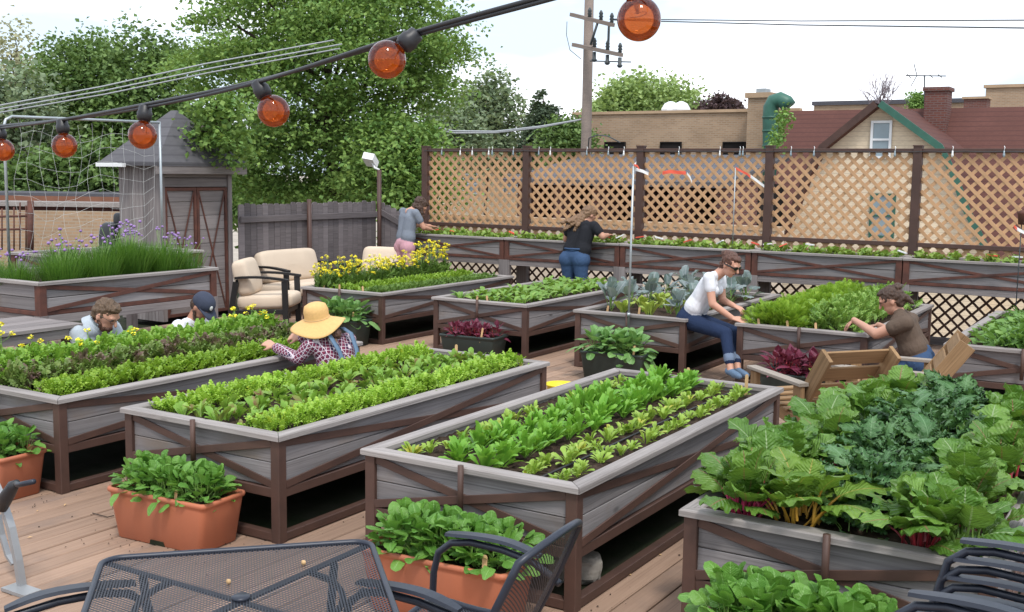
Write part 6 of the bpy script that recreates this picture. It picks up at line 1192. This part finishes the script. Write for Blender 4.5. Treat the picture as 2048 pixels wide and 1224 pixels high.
def head(B, c, look, up=(0, 0, 1), s=1.0, nose=1.0, eyes=True, skin='skin'):
    f = Vector(look).normalized(); u = Vector(up); u = (u-f*u.dot(f)).normalized(); r = f.cross(u); c = Vector(c)
    B.ell(c+u*.018*s, (.076*s, .094*s, .098*s), (r, f, u), skin); B.ell(c+f*.022*s-u*.052*s, (.056*s, .062*s, .066*s), (r, f, u), skin); B.cap(c+f*.052*s-u*.098*s, c+f*.058*s-u*.094*s, .022*s, .02*s, skin)
    B.cap(c+f*.088*s+u*.012*s, c+f*.112*s*nose-u*.03*s, .010*s, .0135*s, skin)
    for k in (-1, 1):
        B.ell(c+r*k*.076*s-u*.012*s-f*.008*s, (.010*s, .018*s, .031*s), (r, f, u), skin); B.cap(c+f*.089*s+u*.026*s+r*k*.016*s, c+f*.080*s+u*.026*s+r*k*.048*s, .009*s, .008*s, skin)
        if eyes: B.ell(c+f*.086*s+u*.008*s+r*k*.031*s, (.013*s, .007*s, .006*s), (r, f, u), 'eye')
    B.ell(c+f*.083*s-u*.062*s, (.021*s, .009*s, .006*s), (r, f, u), 'lip')
    return r, f, u
def human(B, J, look, sleeve=.55, g=1.0, hs=1.0, hands=None, up=(0, 0, 1), feet=None, cuff=None, skin='skin', nose=1.0, bust=0.0):
    H, Nk, HD = J['H'], J['N'], J['HD']; SL, SR = J['SL'], J['SR']; ax = (SR-SL).normalized(); sp = (Nk-H).normalized(); fr = ax.cross(sp)
    if fr.dot(Vector(look)) < 0: fr = -fr
    W_ = H.lerp(Nk, .36); C_ = H.lerp(Nk, .74)
    for s in (-1, 1):
        a = ax*s; B.cap(W_+a*.055*g-sp*.06, C_+a*.075*g, .098*g, .098*g, 'shirt'); B.cap(H.lerp(W_, .55)+a*.07*g, W_+a*.06*g, .11*g, .1*g, 'shirt'); B.cap(C_+a*.06*g, (SR if s > 0 else SL), .085*g, .055*g, 'shirt'); B.cap(C_+a*.07*g-fr*.02, H.lerp(Nk, .93)+a*.05-fr*.01, .075*g, .05*g, 'shirt')
        if bust: B.ell(C_+a*.07*g+fr*.075*g-sp*.02, (.062*bust, .062*bust, .062*bust), (ax, fr, sp), 'shirt')
    B.cap(SL, SR, .052*g, .052*g, 'shirt'); B.cap(Nk-sp*.03, HD-Vector(up)*.04-Vector(look).normalized()*.02, .052, .050, skin)
    head(B, HD, look, up, hs, nose, skin=skin)
    for s, S, E, W2 in (('L', SL, J['EL'], J['WL']), ('R', SR, J['ER'], J['WR'])):
        B.cap(S, E, .046*g, .040*g, skin); B.cap(E, W2, .039*g, .027, skin); d = E-S
        if sleeve <= 1: B.cap(S, S+d*sleeve, .062*g, .060*g, 'shirt')
        else: B.cap(S, E, .060*g, .050*g, 'shirt'); B.cap(E, E.lerp(W2, .9), .050*g, .040, 'shirt')
        if hands and s in hands: hand(B, W2, *hands[s], reg=skin)
        else: hand(B, W2, (W2-E), Vector((0, 0, 1)) if abs((W2-E).normalized().z) < .8 else ax, .5, reg=skin)
    for s, K, A in ((-1, J['KL'], J['AL']), (1, J['KR'], J['AR'])):
        hp = H+ax*s*.085*g-sp*.02; B.cap(H+ax*s*.05*g-sp*.01, hp-sp*.03, .112*g, .115*g, 'pants'); B.cap(hp-sp*.04, K, .098*g, .066*g, 'pants'); B.cap(K, A, .064*g, .046*g if not cuff else .05*g, 'pants')
        ft = feet[0 if s < 0 else 1] if feet else fr; ft = Vector(ft).normalized(); 
        if cuff: B.cap(K.lerp(A, .80), K.lerp(A, .93), .054*g, .056*g, 'cuff'); B.cap(A, A+(A-K).normalized()*.08, .034, .032, skin); A = A+(A-K).normalized()*.09
        else: B.cap(A, A-Vector((0, 0, .02)), .044, .044, 'shoe')
        B.cap(A+Vector((0, 0, -.015))-ft*.035, A+ft*.14+Vector((0, 0, -.03)), .038, .03, 'shoe'); B.cap(A+ft*.06+Vector((0, 0, -.03)), A+ft*.165+Vector((0, 0, -.035)), .036, .026, 'shoe')
    B.cap(H-ax*.05, H+ax*.05, .115*g, .115*g, 'pants')
def person(label, B, regs, voxel=.006):
    t = thing('person', label, 'person'); o = ob('body', B.mesh('body', voxel, regs), None, t); return t
def hairpart(t, name, prims, mat, voxel=.007, smooth=3):
    B = Body()
    for q in prims:
        if len(q) == 4: B.cap(q[0], q[1], q[2], q[3], 'h')
        else: B.ell(q[0], q[1], q[2], 'h')
    me = B.mesh(name, voxel, {'h': mat}, smooth)
    if name in ('hair', 'beard'):
        from mathutils import noise as mn
        k = len(me.vertices); co = np.empty(k*3, np.float32); me.vertices.foreach_get('co', co); co = co.reshape(-1, 3); no = np.array([tuple(q.vector) for q in me.vertex_normals])
        am = np.array([.010*mn.noise(Vector(p)*38)+.006*mn.noise(Vector((p[0]*110, p[1]*110, p[2]*45))) for p in co.tolist()])
        me.vertices.foreach_set('co', (co+no*am[:, None]).astype(np.float32).ravel()); me.update()
    return ob(name, me, None, t)
def hairkit(c, look, up=(0, 0, 1), s=1.0):
    f = Vector(look).normalized(); u = Vector(up); u = (u-f*u.dot(f)).normalized(); r = f.cross(u); c = Vector(c)
    base = [(c+u*.034*s-f*.016*s, (.083*s, .094*s, .094*s), (r, f, u)), (c-f*.055*s-u*.03*s, (.068*s, .05*s, .07*s), (r, f, u)), (c+u*.085*s+f*.03*s, (.062*s, .058*s, .03*s), (r, f, u))]
    return base, r, f, u
def glasses(t, c, look, up, mat, s=1.0, thick=.004, full=False):
    f = Vector(look).normalized(); u = Vector(up); u = (u-f*u.dot(f)).normalized(); r = f.cross(u); c = Vector(c); mb = MB()
    for k in (-1, 1):
        q = c+f*.098*s+u*.008*s+r*k*.033*s; ring = [q+r*.026*s*math.cos(a)+u*.019*s*math.sin(a)-f*.008*abs(math.cos(a))*(1 if k*math.cos(a) > 0 else 0) for a in np.linspace(0, 2*math.pi, 14, endpoint=False)]
        mb.tube(ring, thick*.5, 6, closed=True)
        if full: n0 = len(mb.v); mb.add(ring, [tuple(range(14))]); mb.add([p+f*.002 for p in ring], [tuple(range(14))])
        mb.tube([q+r*k*.026*s-f*.01, c+r*k*.082*s+u*.012*s+f*.03, c+r*k*.084*s+u*.005*s-f*.02], thick*(1.2 if full else .5), 6)
    mb.tube([c+f*.102*s+u*.011*s-r*.01, c+f*.102*s+u*.011*s+r*.01], thick*.6, 6); return mb.build('glasses', mat, t)
# ---- woman in white, sitting on the bed rim
yn, yf = 10.02, 10.30; ym = (yn+yf)/2
J = dict(H=AT(1384, 629, y=ym), N=AT(1435, 547, y=ym), HD=AT(1461, 529, y=ym-.02), SR=AT(1418, 556, y=yn-.03), SL=AT(1440, 553, y=yf+.05), ER=AT(1425, 608, y=yn-.06), WR=AT(1464, 636, y=yn+.02), EL=AT(1445, 600, y=yf+.02), WL=AT(1468, 612, y=yf-.05),
         KR=AT(1452, 667, y=yn-.06), AR=AT(1459, 722, y=9.86), KL=AT(1468, 664, y=yf-.10), AL=AT(1474, 722, y=yf-.30))
look = Vector((.80, -.18, -.42)); upv = Vector((.4, -.1, .9)); B = Body()
human(B, J, look, .38, .96, .97, {'R': ((.95, .0, -.12), (.2, -.5, .8), .35, .95), 'L': ((.85, -.2, -.25), (.3, -.3, .85), .8, .95)}, upv, [(.75, -.6, 0), (.75, -.6, 0)], True, bust=.9)
t = person('person in white shirt, rolled jeans and sunglasses sitting on the bed rim', B, {'skin': 'skin', 'shirt': 'tee_white', 'pants': 'denim', 'cuff': 'cuff', 'shoe': 'denim_l', 'eye': 'eye', 'lip': 'lip'}, .0062)
hb, r, f, u = hairkit(J['HD'], look, upv, .97); c = J['HD']; hb += [(c-f*.105+u*.055, (.034, .034, .036), (r, f, u)), (c-f*.07+u*.07, (.05, .06, .04), (r, f, u))]; hairpart(t, 'hair', hb, 'hair_auburn'); glasses(t, c, look, upv, 'blackm', .97, .006, True)
# ---- woman in brown shirt, leaning over the bed corner
yb = 9.95
J = dict(H=AT(1835, 712, y=yb+.05), N=AT(1797, 624, y=yb), HD=AT(1782, 600, y=yb-.03), SR=AT(1822, 640, y=yb+.17), SL=AT(1812, 646, y=yb-.17), EL=AT(1752, 668, y=yb-.16), WL=AT(1708, 640, y=yb+.12), ER=AT(1790, 668, y=yb+.22), WR=AT(1757, 650, y=yb+.22))
J['KL'] = V3(J['H'].x-.30, J['H'].y-.12, .12); J['KR'] = V3(J['H'].x-.28, J['H'].y+.14, .12); J['AL'] = V3(J['H'].x+.12, J['H'].y-.12, .09); J['AR'] = V3(J['H'].x+.12, J['H'].y+.14, .09)
look = Vector((-.86, -.12, -.45)); upv = Vector((-.45, -.1, .88)); B = Body()
human(B, J, look, .42, 1.12, 1.0, {'L': ((-.75, .15, -.62), (-.5, -.2, .8), .7), 'R': ((-.85, .0, -.2), (0, 0, 1), .8)}, upv, bust=1.1)
t = person('person in brown shirt and glasses leaning over the carrot bed', B, {'skin': 'skin', 'shirt': 'tee_brown', 'pants': 'denim_b', 'shoe': 'black', 'eye': 'eye', 'lip': 'lip'}, .0062)
hb, r, f, u = hairkit(J['HD'], look, upv); c = J['HD']; hb += [(c-f*.075+u*.01, (.07, .055, .075), (r, f, u)), (c-f*.12-u*.03, c-f*.15-u*.09, .035, .018), (c-f*.09+u*.08, (.05, .05, .04), (r, f, u))]; hairpart(t, 'hair', hb, 'hair_brown'); glasses(t, c, look, upv, 'blackm', 1.0, .003)
# ---- woman in straw hat and plaid shirt
xs = -5.46
J = dict(HD=AT(634, 656, x=xs-.02), N=AT(660, 676, x=xs+.06), SL=AT(664, 684, x=xs-.02), SR=AT(668, 680, x=xs+.06), H=AT(690, 738, x=xs+.14), EL=AT(597, 716, x=xs-.10), WL=AT(549, 693, x=xs-.28), ER=AT(620, 690, x=xs-.10), WR=AT(603, 675, x=xs-.24))
v = (J['H']-J['N']); ax_ = Vector((.25, 1, 0)).normalized(); J['SL'] = J['N']-ax_*.17+Vector((.0, 0, -.03)); J['SR'] = J['N']+ax_*.17+Vector((0, 0, -.03)); J['H'] = J['N']+Vector((.12, .05, -.46))
J['EL'] = AT(597, 717, y=J['SL'].y-.04); J['WL'] = AT(550, 694, y=J['SL'].y+.02); J['ER'] = AT(624, 690, y=J['SR'].y-.1); J['WR'] = AT(604, 675, y=J['SR'].y-.2)
J['KL'] = V3(J['H'].x-.2, J['H'].y-.14, .10); J['KR'] = V3(J['H'].x-.2, J['H'].y+.14, .10); J['AL'] = V3(J['H'].x+.05, J['H'].y-.13, .08); J['AR'] = V3(J['H'].x+.05, J['H'].y+.13, .08)
look = Vector((-.85, -.15, -.5)); upv = Vector((-.45, -.1, .9)); B = Body()
human(B, J, look, 2, .95, .97, {'L': ((-.92, .1, .22), (-.2, -.5, .8), .35), 'R': ((-.9, -.2, .05), (-.2, -.6, .7), .9)}, upv)
t = person('person in plaid shirt, denim straps and wide straw hat kneeling between two beds', B, {'skin': 'skin', 'shirt': 'plaid', 'pants': 'denim_l', 'shoe': 'black', 'eye': 'eye', 'lip': 'lip'}, .0062)
c = AT(634, 636, d=(J['HD']-Vector((0, 0, CH))).dot(AX_F)); hu = (Vector((-.16, .0, 1))-AX_F*.28).normalized(); q = Matrix.Translation(c) @ hu.to_track_quat('Z', 'Y').to_matrix().to_4x4(); mb = MB(); ns = 40; pr_ = [(.001, .118), (.05, .114), (.08, .098), (.093, .06), (.091, .02), (.094, .0), (.11, -.012), (.15, -.030), (.195, -.055), (.208, -.064), (.206, -.068), (.15, -.036), (.096, -.008), (.09, -.02)]
vs = []
for i, (r_, z_) in enumerate(pr_):
    for j in range(ns): a = 2*math.pi*j/ns; dz = (.022*math.sin(2*a+.6)+.012*math.sin(3*a))*max(0, (r_-.1)/.1); vs.append(q @ Vector((r_*math.cos(a), r_*math.sin(a)*1.0, z_+dz)))
mb.add(vs, [(i*ns+j, (i+1)*ns+j, (i+1)*ns+(j+1) % ns, i*ns+(j+1) % ns) for i in range(len(pr_)-1) for j in range(ns)], 0, True); hat = mb.build('straw_hat', 'straw', t); mb = MB(); mb.tube([q @ Vector((.094*math.cos(a), .094*math.sin(a), .004)) for a in np.linspace(0, 6.28, 30, endpoint=False)], .003, 5, closed=True); mb.build('band', 'stick', hat)
f = look.normalized(); cH = J['HD']; hairpart(t, 'hair', [(cH-f*.05-upv*.05, (.07, .055, .07), (Vector((0, 1, 0)), Vector((1, 0, 0)), Vector((0, 0, 1)))), (cH-f*.08-upv*.05, cH-f*.13-upv*.11, .05, .04)], 'hair_auburn')
n_ = J['N']; 
for s, S in ((-1, J['SL']), (1, J['SR'])):
    p = n_.lerp(S, .55); mb = MB(); back = Vector((.9, .05, .1)); pts = [p+Vector((-.12, 0, -.12)), p+Vector((-.06, 0, .045)), p+Vector((.02, 0, .085)), p+Vector((.10, 0, .05)), p+Vector((.17, -.02*s, -.06)), p+Vector((.22, -.06*s, -.22)), p+Vector((.235, -.08*s, -.36))]
    vs = []; w = Vector((0, .021, 0))
    for k in pts: k = Vector(k); vs += [k-w, k+w]
    mb.add(vs, [(2*i, 2*i+1, 2*i+3, 2*i+2) for i in range(len(pts)-1)], 0, True); o = mb.build('strap', 'denim_l', t); md = o.modifiers.new('t', 'SOLIDIFY'); md.thickness = .006
# ---- bearded man in pale grey shirt
xm = -7.42
J = dict(HD=AT(212, 630, x=xm+.06), N=AT(190, 650, x=xm-.02)); ax_ = Vector((-.2, 1, 0)).normalized(); J['SR'] = J['N']-ax_*.205+Vector((0, 0, -.04)); J['SL'] = J['N']+ax_*.2+Vector((0, 0, -.05)); J['H'] = J['N']+Vector((-.22, -.08, -.43))
J['ER'] = J['SR']+Vector((.10, .03, -.25)); J['WR'] = J['ER']+Vector((.25, .1, .06)); J['EL'] = J['SL']+Vector((.14, .03, -.24)); J['WL'] = J['EL']+Vector((.25, .02, .10))
J['KR'] = V3(J['H'].x+.2, J['H'].y-.12, .1); J['KL'] = V3(J['H'].x+.2, J['H'].y+.15, .1); J['AR'] = V3(J['H'].x-.2, J['H'].y-.12, .09); J['AL'] = V3(J['H'].x-.2, J['H'].y+.15, .09)
look = Vector((.80, .22, -.50)); upv = Vector((.4, .1, .9)); B = Body(); human(B, J, look, .75, 1.12, 1.06, None, upv)
r_ = look.normalized()
t = person('person with brown hair, beard and glasses in pale grey collared shirt', B, {'skin': 'skin', 'shirt': 'shirt_grey', 'pants': 'denim_b', 'shoe': 'black', 'eye': 'eye', 'lip': 'lip'}, .0085)
hb, r, f, u = hairkit(J['HD'], look, upv, 1.07); c = J['HD']; hb += [(c+u*.088+f*.012, (.078, .07, .036), (r, f, u)), (c-f*.06+u*.02, (.085, .06, .09), (r, f, u))]; hairpart(t, 'hair', hb, 'hair_light')
hairpart(t, 'beard', [(c+f*.045-u*.088, (.058, .052, .042), (r, f, u)), (c+r*.062-u*.05+f*.005, c+r*.045-u*.09+f*.04, .016, .02), (c-r*.062-u*.05+f*.005, c-r*.045-u*.09+f*.04, .016, .02)], 'beard'); glasses(t, c, look, upv, 'dwire', 1.06, .003)
mb = MB(); q = Matrix.Translation(J['N']+Vector((.01, 0, .02))) @ (J['HD']-J['N']).to_track_quat('Z', 'Y').to_matrix().to_4x4(); mb.lathe([(.085, -.045), (.072, .02), (.068, .03), (.078, .005), (.10, -.05)], 20, mw=q); mb.build('collar', 'shirt_grey', t)
# ---- man with navy cap
J = dict(HD=AT(404, 614, x=xm+.06), N=AT(384, 641, x=xm-.03)); ax_ = Vector((-.25, 1, 0)).normalized(); J['SR'] = J['N']-ax_*.2+Vector((0, 0, -.03)); J['SL'] = J['N']+ax_*.2+Vector((0, 0, -.04)); J['H'] = J['N']+Vector((-.22, -.1, -.43))
J['ER'] = J['SR']+Vector((.10, .0, -.24)); J['WR'] = J['ER']+Vector((.24, .08, .05)); J['EL'] = J['SL']+Vector((.18, .10, -.16)); J['WL'] = J['EL']+Vector((.22, .02, -.02))
J['KR'] = V3(J['H'].x+.2, J['H'].y-.12, .1); J['KL'] = V3(J['H'].x+.2, J['H'].y+.15, .1); J['AR'] = V3(J['H'].x-.2, J['H'].y-.12, .09); J['AL'] = V3(J['H'].x-.2, J['H'].y+.15, .09)
look = Vector((.70, .12, -.72)); upv = Vector((.62, .1, .75)); B = Body(); human(B, J, look, .5, 1.05, 1.0, None, upv, skin='skin')
t = person('person in navy cap and white T-shirt bending over the left bed', B, {'skin': 'skin2', 'shirt': 'tee_white', 'pants': 'denim', 'shoe': 'black', 'eye': 'eye', 'lip': 'lip'}, .0085)
f = look.normalized(); u = (upv-f*upv.dot(f)).normalized(); r = f.cross(u); c = J['HD']; hairpart(t, 'hair', [(c-f*.04-u*.0, (.08, .07, .08), (r, f, u))], 'hair_brown'); hairpart(t, 'beard', [(c+f*.045-u*.088, (.055, .05, .04), (r, f, u)), (c+r*.062-u*.05, c+r*.045-u*.09+f*.035, .014, .018), (c-r*.062-u*.05, c-r*.045-u*.09+f*.035, .014, .018)], 'hair_brown')
capo = hairpart(t, 'cap', [(c+u*.052-f*.01, (.092, .108, .088), (r, f, u)), (c+u*.04-f*.03, (.09, .09, .07), (r, f, u))], 'navy', .006)
vs = []; nb = 12
for i in range(nb+1):
    a = math.pi*(i/nb)-math.pi/2
    for q in (0, 1): rr = .088+.078*q*math.cos(a)**.6 if math.cos(a) > 0.001 else .088; vs.append(c+u*(.028-.03*q*math.cos(a)+.0)+r*math.sin(a)*.086*(1+.08*q)+f*(.03+math.cos(a)*(.062+.085*q)))
mb = MB(); mb.add(vs, [(2*i, 2*i+1, 2*i+3, 2*i+2) for i in range(nb)], 0, True); o = mb.build('brim', 'navy', capo); o.modifiers.new('t', 'SOLIDIFY').thickness = .006
mb = MB(); q = c+u*.085+f*.088+r*.03; mb.lathe([(.001, .004), (.014, .003), (.017, 0)], 12, mw=Matrix.Translation(q) @ (f+u*.45+r*.3).to_track_quat('Z', 'Y').to_matrix().to_4x4() @ Matrix.Diagonal((1, 1.3, 1, 1))); mb.build('badge', 'white', capo)
# ---- person in grey T-shirt and pink trousers
yg = 12.93
J = dict(H=AT(810, 488, y=yg), N=AT(818, 419, y=yg+.10), HD=AT(840, 413, y=yg+.22)); ax_ = Vector((.95, -.3, 0)).normalized(); J['SR'] = AT(831, 426, y=yg+.04); J['SL'] = AT(806, 423, y=yg+.16); J['ER'] = AT(847, 455, y=yg+.12); J['WR'] = AT(862, 459, y=yg+.36); J['EL'] = J['SL']+Vector((.1, .2, -.2)); J['WL'] = J['EL']+Vector((.12, .18, -.02))
J['KL'] = V3(J['H'].x-.10, yg+.02, .48); J['KR'] = V3(J['H'].x+.10, yg-.02, .48); J['AL'] = V3(J['H'].x-.10, yg+.0, .10); J['AR'] = V3(J['H'].x+.10, yg-.03, .10)
look = Vector((.55, .55, -.65)); upv = Vector((.5, .5, .7)); B = Body(); human(B, J, look, .5, 1.0, 1.0, None, upv, [(.3, .9, 0), (.3, .9, 0)])
t = person('person in blue-grey T-shirt and pink trousers bending over the far left planter', B, {'skin': 'skin', 'shirt': 'tee_grey', 'pants': 'pink', 'shoe': 'black', 'eye': 'eye', 'lip': 'lip'}, .0095)
hb, r, f, u = hairkit(J['HD'], look, upv, 1.05); c = J['HD']; hb += [(c-f*.05+u*.05, (.085, .08, .085), (r, f, u)), (c+r*.06-u*.02, c+r*.07+Vector((.02, .02, -.17)), .05, .03), (c-r*.05-u*.02, c-r*.03+Vector((.03, .03, -.16)), .045, .03)]; hairpart(t, 'hair', hb, 'hair_brown')
# ---- long-haired woman in black T-shirt and jeans
yk = 12.93
J = dict(H=AT(1151, 512, y=yk), N=AT(1168, 444, y=yk+.12), HD=AT(1178, 431, y=yk+.22)); J['SR'] = AT(1188, 452, y=yk+.08); J['SL'] = AT(1142, 450, y=yk+.08); J['ER'] = AT(1205, 473, y=yk+.10); J['WR'] = AT(1216, 470, y=yk+.34); J['EL'] = AT(1132, 478, y=yk+.16); J['WL'] = AT(1142, 478, y=yk+.4)
J['KL'] = V3(J['H'].x-.11, yk+.03, .5); J['KR'] = V3(J['H'].x+.10, yk, .5); J['AL'] = V3(J['H'].x-.12, yk+.0, .10); J['AR'] = V3(J['H'].x+.11, yk-.03, .10)
look = Vector((.35, .72, -.6)); upv = Vector((.2, .6, .75)); B = Body(); human(B, J, look, .5, 1.12, 1.0, None, upv, [(.1, 1, 0), (.1, 1, 0)])
t = person('person with long fair hair, black T-shirt and blue jeans seen from behind', B, {'skin': 'skin', 'shirt': 'tee_black', 'pants': 'denim_b', 'shoe': 'black', 'eye': 'eye', 'lip': 'lip'}, .0095)
hb, r, f, u = hairkit(J['HD'], look, upv, 1.05); c = J['HD']; Lf = -AX_R
hb += [(c-f*.05+u*.02, (.09, .08, .1), (r, f, u))]
for i in range(7): q = i/6; a = c+Lf*(.02+.05*q)-Vector((0, .06, .0)); e = J['N']+Lf*(.05+.20*q)+Vector((0, -.09, -.05-.06*math.sin(i*1.7))); hb.append((a, e, .042, .022))
hairpart(t, 'hair', hb, 'hair_fair')
mb = MB(); ax_ = (J['SR']-J['SL']).normalized(); p = J['H']+Vector((0, 0, .10)); mb.tube([p+ax_*.15*math.sin(a)-Vector((-.0, .125, 0))*math.cos(a)*.98 for a in np.linspace(-1.3, 1.3, 9)], .014, 6); mb.build('waistband', 'denim_b', t)
bpy.data.scenes.remove(TMP)
